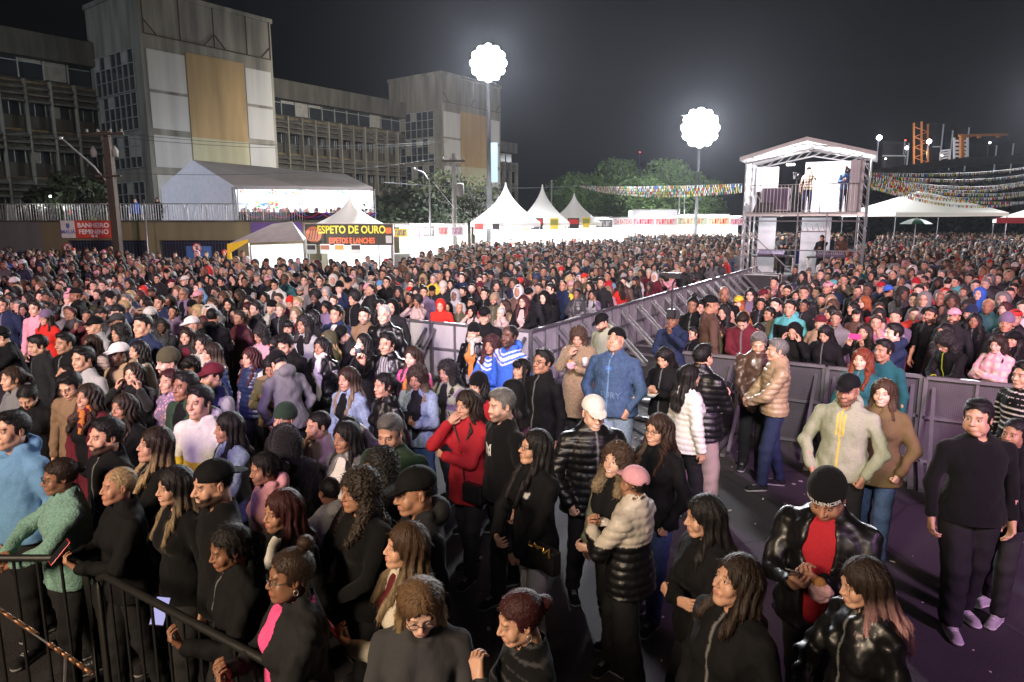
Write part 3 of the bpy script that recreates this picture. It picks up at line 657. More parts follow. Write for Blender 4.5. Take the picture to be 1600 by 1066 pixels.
    if tk in ('openj','openc','blazer') or pat == 'open':
        me = cached(('g', 'under', 'down', 'down', fem, bw, lod, lean, S.get('inpat')), lambda: np_mesh('shirt', *shirt_geo(fem, bw, gr, lean, S.get('inpat'))))
        link('shirt', me, MATS['cloth'], root, CLO[S.get('inner', 'k')], CLO[S.get('inner2', S.get('inner', 'k'))])
    if 'scarf' in S:
        def sg():
            f = Fld((-.2,-.22,1.3), (.2,.2,1.66), cr)
            for i in range(12):
                a = i/12*6.283; f.cap((math.sin(a)*.078,.02+math.cos(a)*.078,1.515+.01*math.sin(3*a)), (math.sin(a+.52)*.078,.02+math.cos(a+.52)*.078,1.515+.01*math.sin(3*a+1.5)), .036, .036, .02)
            f.cap((.02,-.09,1.50), (.05,-.16,1.34), .035, .03, .02); f.fn(lambda F, X, Y, Z: F + .004*np.sin(70*Z+30*X)*1.)
            V, Q = f.mesh(); M = np.zeros((len(V), 4)); M[:,0] = sinoise(V[:,0], V[:,1], V[:,2], 60, 2) > .05; return np_mesh('scarf', lean_T(V, lean), Q, M)
        link('scarf', cached(('scarf', lod, lean), sg), MATS['knit'], root, CLO[S['scarf']], CLO[S.get('scarf2', S['scarf'])])
    lk = S.get('legs', 'jeans'); pc = CLO[S.get('pc', 'k')]
    lV, lQ, feet = cached(('legsgeo', fem, bw, lod, lk, seed % 2), lambda: legs_geo(fem, bw, lr, lk, 1 if seed % 2 else -1, seed % 2))
    link('trousers', cached(('legs', fem, bw, lod, lk, seed % 2), lambda: np_mesh('trousers', lV, lQ, np.zeros((len(lV), 4)))), MATS['denim' if S.get('pc') in ('n','b','u','N') else 'cloth'], root, pc)
    shm = cached(('shoe', lod), lambda: np_mesh('shoe', *shoe_geo(.006 if lod == 0 else .014)))
    for fx in feet:
        o = link('shoe', shm, MATS['cloth'], root, CLO[S.get('shoe', 'k')], CLO[S.get('shoe2', 's')]); o.location = (fx[0], fx[1]-.02, 0); o.rotation_euler = (0, 0, .16 if fx[0] > 0 else -.16)
    return root
def shirt_geo(fem, bw, res, lean, pat=None):
    f = Fld((-.32,-.26,.84), (.32,.24,1.6), res); torso(f, .012, fem, bw)
    f.cap((0,.022,1.44), (0,.026,1.475), .078, .068, .03); f.cap((0,.02,1.40), (0,.03,1.75), .060, .062, .004, 's', (1,.95,1)); f.ell((0,-.09,1.53), (.045,.06,.07), .01, 's')
    f.fn(lambda F, X, Y, Z: np.maximum(F, .86-Z+0*X+0*Y) + .003*np.sin(34*Z+20*X))
    V, Q = f.mesh(); M = np.zeros((len(V), 4), np.float32)
    if pat == 'stripes': M[:,0] = np.sin(V[:,0]*190) > .4
    if pat == 'print': M[:,0] = (np.abs(V[:,0]) < .06) & (np.abs(V[:,2]-1.3) < .03) & (np.sin(V[:,0]*160) > -.2)
    return lean_T(V, lean), Q, M
def phone(loc, dirv, up, color=(.02,.02,.025), lit=None, label='', name='mobile_phone'):
    r = empty(name, loc, 0, label, 'phone')
    x = Vector(dirv).normalized(); z = Vector(up).normalized(); y = z.cross(x).normalized(); z = x.cross(y)
    r.rotation_euler = Matrix((x, y, z)).transposed().to_euler()
    b = MB().box(-.037, .037, -.0045, .0045, -.075, .075); o = b.build('phone_case', MATS['plastic'], r, color=color)
    md = o.modifiers.new('b', 'BEVEL'); md.width = .006; md.segments = 3
    MB().box(-.033, .033, -.0062, -.0046, -.069, .069).build('phone_screen', emis('screen_lit', (.58,.56,1.), .8) if lit else mat('screen_dark', (.02,.02,.025), .1, bumps=0), r)
    return r
# ------------------------------------------------------------------ ground
def ground():
    m, nt, bs = newmat('asphalt'); bs.inputs['Roughness'].default_value = .78
    a = ramp(nt, noise(nt, .35, 8), .35, .7, (.030, .027, .030), (.085, .078, .084))
    n2 = noise(nt, 90, 4); c = mixc(nt, .55, a, ramp(nt, n2, .3, .75, (.1,.1,.1), (1.9,1.9,1.9)), 'MULTIPLY')
    v = N(nt, 'ShaderNodeTexVoronoi', feature='DISTANCE_TO_EDGE'); v.inputs['Scale'].default_value = .45; tc = N(nt, 'ShaderNodeTexCoord'); nt.links.new(tc.outputs['Object'], v.inputs['Vector'])
    c = mixc(nt, ramp(nt, v.outputs[0], .0, .012, (.8,.8,.8), (0,0,0)), c, (.02,.02,.02))
    nt.links.new(c, bs.inputs['Base Color']); bump(nt, bs, n2, .7, .01); MATS['asphalt'] = m
    o = MB().add([(-400,-30,0),(400,-30,0),(400,500,0),(-400,500,0)], [(0,1,2,3)]).build('ground', m); o['kind'] = 'structure'
    rs = np.random.RandomState(3); b = MB()
    for i in range(520):
        x, y = rs.uniform(-1, 9.5), rs.uniform(3, 12); s = rs.uniform(.004, .022)+(.03 if i % 60 == 0 else 0); a = rs.uniform(0, 3.1)
        b.box(-s, s, -s*.6, s*.6, .001, .003+s*.3, Matrix.Translation((x, y, 0)) @ Matrix.Rotation(a, 4, 'Z') @ Matrix.Rotation(rs.uniform(-.2,.2), 4, 'X'))
    o = b.build('litter', mat('litter_paper', (.55,.53,.5), .8)); o['kind'] = 'stuff'
ground()
# ------------------------------------------------------------------ concrete building
def concrete(name, c, dirt=.5, scale=.45): return mat(name, c, .92, 0, dirt, scale, bumps=.25, stretch=(2.4, 2.4, .3))
CON = concrete('raw_concrete', (.27,.255,.215), .8); COND = concrete('dark_concrete', (.10,.095,.08), .8, .7); PANW = concrete('pale_panel', (.46,.45,.43), .3)
PANO = concrete('ochre_panel', (.40,.275,.135), .5); PANC = concrete('cream_panel', (.44,.41,.27), .4); TAN = concrete('tan_panel', (.22,.165,.09), .75, .9)
GLS = mat('window_glass_dark', (.03,.035,.04), .15, 0, .3, 1.5, bumps=0); CUR = mat('blind', (.30,.29,.26), .8, 0, .4, 2.); FRM = mat('window_frame_metal', (.36,.37,.36), .5, .3, .3, 4)
U = Vector((.6, .8, 0)); NV = Vector((.8, -.6, 0)); KB = 1.2
def fmat(o): return Matrix(((U.x, NV.x, 0, o[0]), (U.y, NV.y, 0, o[1]), (0, 0, 1, 0), (0, 0, 0, 1)))  # local x along facade, y out of it
Z = lambda y, Y: 3 + Y*math.tan(math.atan((533-y)/FPX)-PITCH)
rs = np.random.RandomState(11)
def building():
    B = empty('concrete_building', (-23.1*KB, 45*KB, 0), 0, 'long weathered concrete block with two towers, ochre wall panels and rows of sunshades', 'building')
    inv = Matrix.Translation((23.1*KB, -45*KB, 0))
    def tower(o, w, dep, zt, zs):
        M = inv @ fmat(o); b = MB(); b.box(0, w, -dep, 0, 0, zt-.35, M); b.box(-.12, w+.12, -dep-.1, .12, zt-.35, zt, M)
        t = b.build('tower', CON, B)
        # front panels
        def sheet(nm, x0, x1, z0, z1, m, d=.08): MB().box(x0, x1, .005, d, z0, z1, M).build(nm, m, t)
        for (z0, z1) in zs[:3]:
            sheet('wall_panel', .35, w*.29, z0, z1, PANW); sheet('wall_panel', w*.755, w-.3, z0, z1, PANW)
        za, zb = zs[2][0], zs[0][1]; zm = za+(zb-za)*.29
        sheet('wall_panel', w*.30, w*.745, zm+.004, zb+.3, PANO); sheet('wall_panel', w*.30, w*.745, za-.2, zm, PANC)
        sheet('wall_panel', .35, w-.3, 3, za-.6, PANW)
        ib = MB(); zl, zh = zb+1.05, zt-.9; RU = mat('rusty_steel', (.07,.05,.04), .9, .2, .4, 3)
        for x in (.25, w*.27, w*.52, w*.78, w-.25): ib.bar(M @ Vector((x,.10,zl)), M @ Vector((x,.10,zh+.6)), .07)
        ib.bar(M @ Vector((.25,.14,zl)), M @ Vector((w-.25,.14,zl)), .07)
        for x, s in ((.25,1), (w*.52,1), (w*.52,-1), (w-.25,-1)):
            ib.bar(M @ Vector((x,.16,zl+1.0)), M @ Vector((x+s*.9,.16,zl+.05)), .07)
        ib.build('wall_bracing', RU, t)
        # side windows with tall mullions
        for (z0, z1) in zs[:3]+[(3.3, zs[2][0]-1.2)]:
            z1b = z1+.1; d0, d1 = 1.2, dep-.9; g = MB().box(-.02, -.004, -d1, -d0, z0, z1b, M).build('window', GLS, t); fb = MB()
            n = 7
            for i in range(n+1):
                y = -d1+(d1-d0)*i/n; fb.box(-.10, -.021, y-.035, y+.035, z0, z1b, M)
            for k in range(4):
                z = z0+(z1b-z0)*k/3; fb.box(-.13, -.101, -d1, -d0, z-.03, z+.03, M)
            fb.build('frame', FRM, g)
            cb = MB()
            for i in range(n):
                if rs.rand() < .4: y = -d1+(d1-d0)*i/n; h = (z1b-z0)*rs.choice([.33,.66]); cb.box(-.035, -.021, y+.04, y+(d1-d0)/n-.04, z1b-h, z1b, M)
            if cb.v: cb.build('blind', CUR, g)
        return t
    def wing(o, L, zt, dep=14):
        M = inv @ fmat(o); H = (zt-3)/11.9; b = MB(); b.box(0, L, -dep, -.7, 0, zt-.02, M); b.box(-.0, L, -.7, .55, zt-1.55*H, zt, M)
        t = b.build('wing', COND, B); n = max(2, round(L/(1.4*KB))); st = L/n; z = lambda v: 3+v*H
        # top strip windows
        for i in range(n):
            x0, x1 = i*st+.04, (i+1)*st-.04; w_ = MB().box(x0, x1, -.66, -.60, z(9.15), z(10.9), M).build('window', GLS, t)
            fb = MB().box(x0-.04, x0+.04, -.598, -.50, z(9.15), z(10.9), M).box(x0, x1, -.598, -.52, z(10.15)-.03, z(10.15)+.03, M); fb.build('frame', FRM, w_)
            if rs.rand() < .4: MB().box(x0+.05, x1-.05, -.599, -.58, z(rs.choice([9.2, 10.15])), z(10.85), M).build('blind', CUR, w_)
        for lv in (8.9, 5.9, 2.9, -.1):
            MB().box(0, L, -.698, .0, z(lv)-.9*H, z(lv), M).build('spandrel', TAN, t)
            if lv < 0: break
            sb = MB()
            for i in range(n):
                x0, x1 = i*st+.13, (i+1)*st-.13
                for k in range(3):
                    zz = z(lv)-(.12+.42*k)*H; sb.add([M @ Vector(v) for v in ((x0,.02,zz),(x1,.02,zz),(x1,.62,zz-.34*H),(x0,.62,zz-.34*H),(x0,.02,zz-.07),(x1,.02,zz-.07),(x1,.62,zz-.41*H),(x0,.62,zz-.41*H))], [(0,1,2,3),(7,6,5,4),(2,6,7,3),(0,4,5,1),(0,3,7,4),(1,5,6,2)])
            sb.build('sunshade', concrete('shade_slab', (.15,.145,.125), .7, .8), t)
            zw0, zw1 = z(lv-2.1), z(lv-1.36)
            for i in range(n):
                x0, x1 = i*st+.13, (i+1)*st-.13
                w_ = MB().box(x0, x1, -.66, -.60, zw0, zw1, M).build('window', GLS, t)
                fb = MB(); 
                for q in range(3): xx = x0+(x1-x0)*q/2; fb.box(xx-.03, xx+.03, -.598, -.54, zw0, zw1, M)
                fb.build('frame', FRM, w_)
                if rs.rand() < .3: MB().box(x0+.05, (x0+x1)/2, -.599, -.585, zw0, zw1, M).build('blind', CUR, w_)
        cb = MB()
        for i in range(n+1): cb.box(i*st-.07, i*st+.07, .003, .60, 1.5, z(8.95), M)
        cb.build('pier', CON, t); return t
    zs = [(3+(a-3)*KB, 3+(b-3)*KB) for a, b in ((11.3,13.7),(8.9,11.1),(6.5,8.5))]
    zt = 3+14.4*KB; t0 = Vector((-23.1*KB, 45*KB)); u2 = Vector((.6,.8)); s2 = Vector((-.8,.6))
    tower(t0, 9.4*KB, 7.3*KB, zt, zs); o = t0+s2*6.9*KB-u2*13*KB; wing(o, 13*KB-.02, 3+11.9*KB)
    o = t0+u2*9.42*KB+s2*7*KB; L = 21.5*KB; wing(o, L, 3+11.9*KB)
    t1 = Vector((-6.9*KB, 69.5*KB)); tower(t1, 9.4*KB, 7.3*KB, zt, zs)
    t2 = t1+u2*9.42*KB+s2*7*KB; wing(t2, 12*KB, 3+9.9*KB, 8)
building()
lamp('SPOT', 'flood_or_fill', (4, 8, 13), 17000, (1, .93, .80), (-25, 56, 10), spot_size=R(52), spot_blend=.7, shadow_soft_size=1.)  # added fill with no visible source, brightening the building front
lamp('SPOT', 'flood_or_fill', (-48, 30, 15), 9000, (.72, .85, 1), (-30, 58, 8), spot_size=R(60), spot_blend=.7, shadow_soft_size=1.)
# ------------------------------------------------------------------ terrace, retaining wall, barriers on it
WY = 36.
WALLM = concrete('painted_wall', (.20,.175,.10), .4, .6)
def terrace():
    XE = (500-800)/FPX*36*.985
    o = MB().add([(-70,WY+.35,2.6),(XE-.35,WY+.35,2.6),(XE-.35,54,2.6),(-1.0,60,2.6),(-1.0,150,2.6),(-70,150,2.6)], [(0,1,2,3,4,5)]).add([(XE-.35,WY+.35,0),(XE-.35,54,0),(-1.0,60,0),(-1,60,2.6),(XE-.35,54,2.6),(XE-.35,WY+.35,2.6)], [(0,1,4,5),(1,2,3,4)]).build('terrace_ground', concrete('terrace_paving', (.16,.16,.15), .4)); o['kind'] = 'structure'
    r = empty('retaining_wall', (-20, WY, 0), 0, 'mustard painted retaining wall with dark openings below the terrace', 'wall'); T = Matrix.Translation((20, -WY, 0))
    b = MB(); b.box(-70, XE, WY, WY+.34, 2.05, 3.0, T); b.box(XE-.34, XE, WY+.345, 53.6, 0, 3.0, T); b.bar(Vector((XE-.17,53.8,1.5))-Vector((-20,WY,0)), Vector((-.8,60,1.5))-Vector((-20,WY,0)), .3, 3.0); X = lambda px: (px-800)/FPX*(WY*.985+.3)
    holes = [(X(107), X(233)), (X(250), X(372))]; x = -70
    for a, c in holes: b.box(x, a, WY, WY+.34, 0, 2.049, T); x = c
    b.box(x, XE, WY, WY+.34, 0, 2.049, T); b.build('wall', WALLM, r)
    MB().box(-70.1, XE+.05, WY-.08, WY+.42, 3.0, 3.08, T).build('coping', COND, r)
    MB().box(-70, X(68), WY-.012, WY-.002, 0, 2.99, T).build('grey_render', concrete('grey_render', (.17,.17,.17), .4), r)
    for a, c in holes:
        MB().box(a, c, WY+.30, WY+.32, 0, 2.04, T).build('opening', mat('opening_shade', (.018,.02,.035), .8), r)  # dark sheet standing in for the unlit space behind the bars
        g = MB()
        n = int((c-a)/.16)
        for i in range(n+1): g.box(a+i*.16-.012, a+i*.16+.012, WY+.1, WY+.13, 0, 2.04, T)
        for z in (.3, 1.1, 1.9): g.box(a, c, WY+.131, WY+.16, z-.02, z+.02, T)
        g.build('bar_gate', mat('blue_black_paint', (.03,.04,.09), .5), r)
    MB().box(X(15), X(58), WY-.06, WY-.013, 0, 1.45, T).build('door', mat('dark_blue_door', (.02,.05,.16), .6), r)
    MB().box(X(292), X(331), WY-.05, WY-.003, 0, 1.75, T).build('notice_board', mat('blue_board', (.06,.16,.42), .6), r)
    MB().box(X(395), X(475), WY-.05, WY-.003, 2.2, 2.97, T).build('painted_band', mat('purple_paint', (.12,.07,.25), .7), r)
    # red wash-room sign
    s = empty('restroom_sign', (X(147), WY-.1, 2.62), 0, 'red and white sign reading BANHEIRO FEMININO on the mustard wall', 'sign')
    w0, w1, w2 = X(102)-X(147), X(124)-X(147), X(181)-X(147)
    MB().box(w0, w1, -.03, .03, -.45, .45).build('white_panel', mat('sign_white', (.75,.75,.75), .5, bumps=0), s)
    MB().box(w1, w2, -.03, .03, -.45, .45).build('red_panel', mat('sign_red', (.62,.07,.04), .5, bumps=0), s)
    wt = mat('letter_white', (.85,.85,.85), .5, bumps=0, dirt=0)
    text_obj('lettering', 'BANHEIRO\nFEMININO', .335, wt, s, ((w1+w2)/2, -.035, .03), (R(90), 0, 0), bold=.008)
    text_obj('lettering', '\u25C4\u25C4', .2, wt, s, ((w1+w2)/2, -.035, -.36), (R(90), 0, 0))
    b = MB().box(-.12,.12,-.04,-.031,-.28+.02,-.24).box(-.12,.12,-.04,-.031,-.33,-.30); 
    e = MB(); cx = (w0+w1)/2
    e.add([(cx-.09,-.034,.30),(cx+.09,-.034,.30),(cx+.10,-.034,.12),(cx,-.034,.02),(cx-.10,-.034,.12)], [(0,1,2,3,4)]).build('coat_of_arms', mat('crest_blue', (.12,.2,.4), .5), s)
    text_obj('lettering', 'MAUÁ', .26, mat('letter_blue', (.1,.15,.45), .5, bumps=0, dirt=0), s, (cx, -.035, -.14), (R(90), 0, 0), bold=.006)
    for px, lab in ((112, 'round no parking sign on the post beside the red wall sign'), (312, 'round no parking sign above the blue notice board')):
        q = empty('parking_sign', (X(px), WY-.25, Z(387, WY)), 0, lab, 'sign'); b = MB(); n = 24
        b.add([(0,-.01,0)]+[(.24*math.cos(a), -.01, .24*math.sin(a)) for a in [2*math.pi*k/n for k in range(n)]], [(0,k+1,(k+1)%n+1) for k in range(n)]).build('disc', wt, q)
        red = mat('sign_red', (.62,.07,.04))
        MB().tube([(.21*math.cos(a), -.016, .21*math.sin(a)) for a in [2*math.pi*k/n for k in range(n+1)]], .03, 6, False).tube([(-.15,-.02,.15),(.15,-.02,-.15)], .022, 6).build('ring', red, q)
        text_obj('lettering', 'E', .28, mat('letter_black', (.02,.02,.02), .5, bumps=0, dirt=0), q, (0, -.014, -.01), (R(90), 0, 0), bold=.012)
        MB().tube([(0,.03,-.2-Z(387, WY)+.2),(0,.03,.2)], .02, 6).build('post', MET(), q)
terrace()
def crowd_barrier(L=2.2, H=1.08):
    b = MB().tube([(-L/2,0,.16),(-L/2,0,H-.1),(-L/2+.03,0,H-.03),(-L/2+.1,0,H),(L/2-.1,0,H),(L/2-.03,0,H-.03),(L/2,0,H-.1),(L/2,0,.16),(-L/2,0,.16)], .021, 8, False)
    m = MB(); n = 16
    for i in range(1, n): m.tube([(-L/2+L*i/n,0,.16),(-L/2+L*i/n,0,H)], .009, 6, False)
    f = MB()
    for x in (-L/2+.25, L/2-.25): f.tube([(x,-.28,.02),(x,-.2,.06),(x,0,.16),(x,.2,.06),(x,.28,.02)], .016, 6)
    return b, m, f
def make_barrier(loc, rz, label, group):
    r = empty('crowd_barrier', loc, rz, label, 'barrier', group)
    if 'cbm' not in LIB: LIB['cbm'] = [x.build(n, MET(), r, True).data for x, n in zip(crowd_barrier(), ('frame', 'bars', 'feet'))]
    else:
        for me, n in zip(LIB['cbm'], ('frame', 'bars', 'feet')): link(n, me, None, r)
    return r
for i in range(15):
    px = 8+i*31+(i>4)*6; Xc = (px-800)/FPX*(WY+1)*.985
    make_barrier((Xc, WY+.9+.3*math.sin(i*2.1), 2.86), R(rs.uniform(-6, 6))+(.25 if i in (2,5) else 0), 'galvanised crowd barrier standing in the row along the top of the mustard retaining wall', 'barriers on the terrace edge')
# ------------------------------------------------------------------ marquee on the terrace
PVC = mat('white_pvc', (.62,.63,.66), .55, 0, .12, .5, bumps=.05); PVCG = mat('grey_pvc', (.8,.78,.76), .6, 0, .3, .4, bumps=.05)
def marquee():
    Y0 = 48.; X = lambda px, Y=Y0: (px-800)/FPX*(Y*.985-.3)
    r = empty('marquee_tent', (X(470), Y0, 2.6), 0, 'large white marquee with grey roof, lit inside, on the terrace beside the tower', 'tent'); O = Vector(r.location)
    def P(px, py, Y): return Vector((X(px, Y), Y, Z(py, Y)))-O
    a0, a1, a2 = P(253,293,52), P(305,250,50.5), P(366,290,Y0); b0, b1 = P(583,293,49), P(541,272,52.5)
    m1, m2 = P(432,262,51.5), P(470,291,48.4)
    g = Vector((0,0,0)); base = lambda v: Vector((v.x, v.y, 0))
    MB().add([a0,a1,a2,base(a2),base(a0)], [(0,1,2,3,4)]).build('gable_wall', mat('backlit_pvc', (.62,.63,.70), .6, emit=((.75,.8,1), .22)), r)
    MB().add([a1, m1, m2, a2], [(0,1,2,3)]).build('roof', PVCG, r); MB().add([m1-Vector((0,0,.02)), b1, b0, m2-Vector((0,0,.02))], [(0,1,2,3)]).build('roof', PVCG, r)
    MB().add([a2, m2, b0, b0-Vector((0,0,.25)), m2-Vector((0,0,.25)), a2-Vector((0,0,.25))], [(0,1,4,5),(1,2,3,4)]).build('valance', PVC, r)
    MB().add([b0, b1, base(b1), base(b0)], [(0,1,2,3)]).build('side_wall', PVC, r)
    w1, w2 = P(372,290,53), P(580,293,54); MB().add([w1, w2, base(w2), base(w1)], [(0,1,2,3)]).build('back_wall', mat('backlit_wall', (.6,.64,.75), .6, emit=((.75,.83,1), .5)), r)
    tb = MB()
    for v in (a2, m2, b0):
        for dx in (-.12,.12):
            tb.bar(base(v)+Vector((dx,0,0)), v+Vector((dx,0,-.1)), .05)
        for k in range(9): tb.bar(base(v)+Vector((-.12 if k%2 else .12,0,k*.3)), base(v)+Vector((.12 if k%2 else -.12,0,(k+1)*.3)), .03)
    tb.build('truss_post', MET(), r)
    fb = MB(); wall0, wall1 = P(370,331,47.6), P(583,333,48.4)
    pb = MB().add([wall0, wall1, Vector((wall1.x, wall1.y, -.02)), Vector((wall0.x, wall0.y, -.02)), wall0+Vector((0,.06,0)), wall1+Vector((0,.06,0)), Vector((wall1.x, wall1.y+.06, -.02)), Vector((wall0.x, wall0.y+.06, -.02))], [(0,1,2,3),(7,6,5,4),(0,4,5,1)])
    pb.build('parapet', mat('black_cloth', (.02,.02,.025), .9), r)
    for col, off in (((.45,.02,.04), 0), ((.10,.04,.30), .45)):
        sw = MB()
        for k in range(5):
            x0, x1 = wall0.x+.3+k*1.75+off, wall0.x+.3+(k+1)*1.75+off
            sw.tube([(x0+(x1-x0)*t, wall0.y-.03+.3*(x0-wall0.x)/9, wall0.z-.05-.35*math.sin(math.pi*t)) for t in [i/8 for i in range(9)]], .045, 6)
        sw.build('swag', mat('swag_%d' % (off > 0), col, .8), r)
    # arch of balloons and bunting inside
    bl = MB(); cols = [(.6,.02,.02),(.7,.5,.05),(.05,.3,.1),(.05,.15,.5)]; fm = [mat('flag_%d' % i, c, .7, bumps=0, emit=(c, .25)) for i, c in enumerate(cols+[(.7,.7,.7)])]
    for k in range(150):
        px = rs.uniform(372, 578); bl.m = k % 5; p = P(px, 294+rs.uniform(0, 9)+3*math.sin(px*.06), 50+rs.uniform(0, 2)); s = .09
        bl.add([p+Vector((-s,0,s)), p+Vector((s,0,s)), p+Vector((0,0,-s))], [(0,1,2)])
    bl.build('bunting', None, r, mats=fm)
    bl = MB()
    for k in range(40):
        bl.m = k % 5; p = P(400+rs.uniform(0,32), 318+rs.uniform(-3,8), 51.5); bl.lathe([(0,-.12),(.1,-.07),(.13,0),(.1,.07),(0,.12)], 8, p)
    bl.build('balloon_panel', None, r, mats=fm)
    for px in (400, 452, 500, 545): lamp('POINT', 'marquee_lamp', P(px, 296, 50.5)+O, 700, (.85,.92,1), shadow_soft_size=.3)
    lamp('POINT', 'marquee_lamp', (X(255,56.5), 55.0, 5.2), 900, (.9,.95,1), shadow_soft_size=.3)
    b = MB().box(-.35,.35,-.05,.05,-.2,.2).build('flood_lamp', emis('lamp_glow', (.95,.97,1), 25)); b.location = (X(256,56.8), 56.0, 5.9); b.rotation_euler = (R(20),0,R(35)); tag(b, 'bright floodlight at the foot of the ochre tower behind the marquee gable', 'floodlight')
marquee()
# ------------------------------------------------------------------ poles and wires
CPOLE = mat('concrete_pole', (.30,.29,.27), .9, 0, .4, 2); WOOD = mat('dark_wood_pole', (.075,.055,.04), .9, 0, .4, 3, stretch=(1,1,.1)); WIRE = mat('wire', (.03,.03,.03), .6, bumps=0); WIREL = mat('pale_wire', (.2,.2,.21), .6, bumps=0)
def PW(px, py, Y): return Vector(((px-800)/FPX*(Y*math.cos(PITCH)+(3-Z(py, Y))*math.sin(PITCH)), Y, Z(py, Y)))
def wire(name, pts, r, label, sag=.3, m=None, cat='cable'):
    P = []
    for a, b in zip(pts[:-1], pts[1:]):
        for i in range(9): t = i/9; p = a.lerp(b, t); p.z -= sag*4*t*(1-t); P.append(p)
    P.append(pts[-1]); return tag(MB().tube(P, r, 5).build(name, m or WIRE, None, True), label, cat)
p0 = PW(186, 405, 33); r = empty('utility_pole', (p0.x, 33, 0), 0, 'dark wooden utility pole with crossarms beside the red BANHEIRO FEMININO sign', 'pole'); top = PW(167, 205, 33).z
MB().box(-.16,.16,-.16,.16,0,top-1.2).add([(-.16,-.16,top-1.2),(.16,-.16,top-1.2),(.16,.16,top-1.2),(-.16,.16,top-1.2),(-.10,-.10,top),(.10,-.10,top),(.10,.10,top),(-.10,.10,top)], [(0,1,5,4),(1,2,6,5),(2,3,7,6),(3,0,4,7),(4,5,6,7)]).build('pole', WOOD, r)
MB().box(-.9,.9,-.26,-.165,top-.2,top-.08).box(-.6,.6,-.26,-.165,top-2.1,top-2.0).build('crossarm', WOOD, r)
ib = MB()
for x in (-.8,-.3,.3,.8): ib.lathe([(.0,0),(.05,0),(.07,.05),(.04,.09),(.06,.13),(.0,.16)], 8, (x,-.21,top-.08))
for x in (-.5,.5): ib.lathe([(.0,0),(.13,.0),(.14,.3),(.10,.36),(.03,.5),(0,.5)], 10, (x,-.36,top-1.2))
ib.build('insulator', CPOLE, r, True)
MB().tube([(0,0,top-2.6),(-.7,-.1,top-1.6),(-1.9,-.3,top-.4)], .045, 8).build('lamp_arm', MET(), r)
MB().lathe([(0,-.05),(.14,-.04),(.12,.08),(0,.12)], 10, (-2.0,-.32,top-.38)).build('lamp_head', MET(), r, True)
for k, z in enumerate((-.05,-.25,-1.9)):
    wire('power_cable', [Vector((-34, 30, top+z+.5)), Vector((p0.x, 32.8, top+z)), Vector((-4.5, 49, 8.6+z*.6))], .012, 'thin power cable strung from the dark wooden utility pole, %s of three' % ('top','middle','lowest')[k], .5)
p0 = PW(224, 330, 34.5); r = empty('street_pole', (p0.x, 34.6, 0), 0, 'thin grey steel pole in front of the barred opening under the terrace', 'pole')
MB().tube([(0,0,0),(0,0,Z(312,34.6))], [.05,.035], 8).build('pole', MET(), r, True); MB().lathe([(.09,0),(.09,.03),(.05,.05)], 8, (0,0,0)).build('foot', MET(), r)
Y = 46.; p0 = PW(710, 345, Y); top = Z(240, Y); r = empty('utility_pole', (p0.x, Y, 0), 0, 'pale concrete utility pole carrying a transformer above the lit food stalls', 'pole')
MB().tube([(0,0,0),(0,0,top)], [.19,.12], 8).build('pole', CPOLE, r, True); MB().box(-.75,.75,-.2,-.13,top-.55,top-.42).build('crossarm', WOOD, r)
MB().lathe([(0,-.45),(.24,-.43),(.26,-.3),(.26,.3),(.2,.4),(0,.42)], 12, (.42,-.2,top-2.3)).build('transformer', CPOLE, r, True)
ib = MB()
for x in (-.65,-.2,.2,.65): ib.lathe([(0,0),(.05,0),(.07,.05),(.04,.1),(.05,.16),(0,.2)], 8, (x,-.165,top-.42))
ib.build('insulator', CPOLE, r, True)
for k, (py, pe) in enumerate(((258,310),(264,316),(270,306))):
    wire('power_cable', [PW(713, py, Y), PW(766, pe, 49.6)], .018, 'sagging black cable between the transformer pole and the tall lamp mast, %s one' % ('upper','middle','lower')[k], 1.2-.2*k)
r = empty('street_lamp', (PW(672,345,44).x, 44, 0), 0, 'slim grey street lamp with curved arm, unlit, before the dark trees', 'street lamp'); t = Z(280,44)
MB().tube([(0,0,0),(0,0,t)], [.07,.045], 8).tube([(0,0,t-.1),(-.35,0,t+.4),(-.85,0,t+.62)], .03, 8).build('pole', MET(), r, True); MB().lathe([(0,-.04),(.13,-.02),(.1,.06),(0,.08)], 10, (-.95,0,t+.63)).build('lamp_head', MET(), r, True)
wire('guy_wire', [PW(676,284,44), PW(712,328,45.8)], .02, 'slanting steel stay running from the unlit street lamp to the transformer pole', 0, MET())
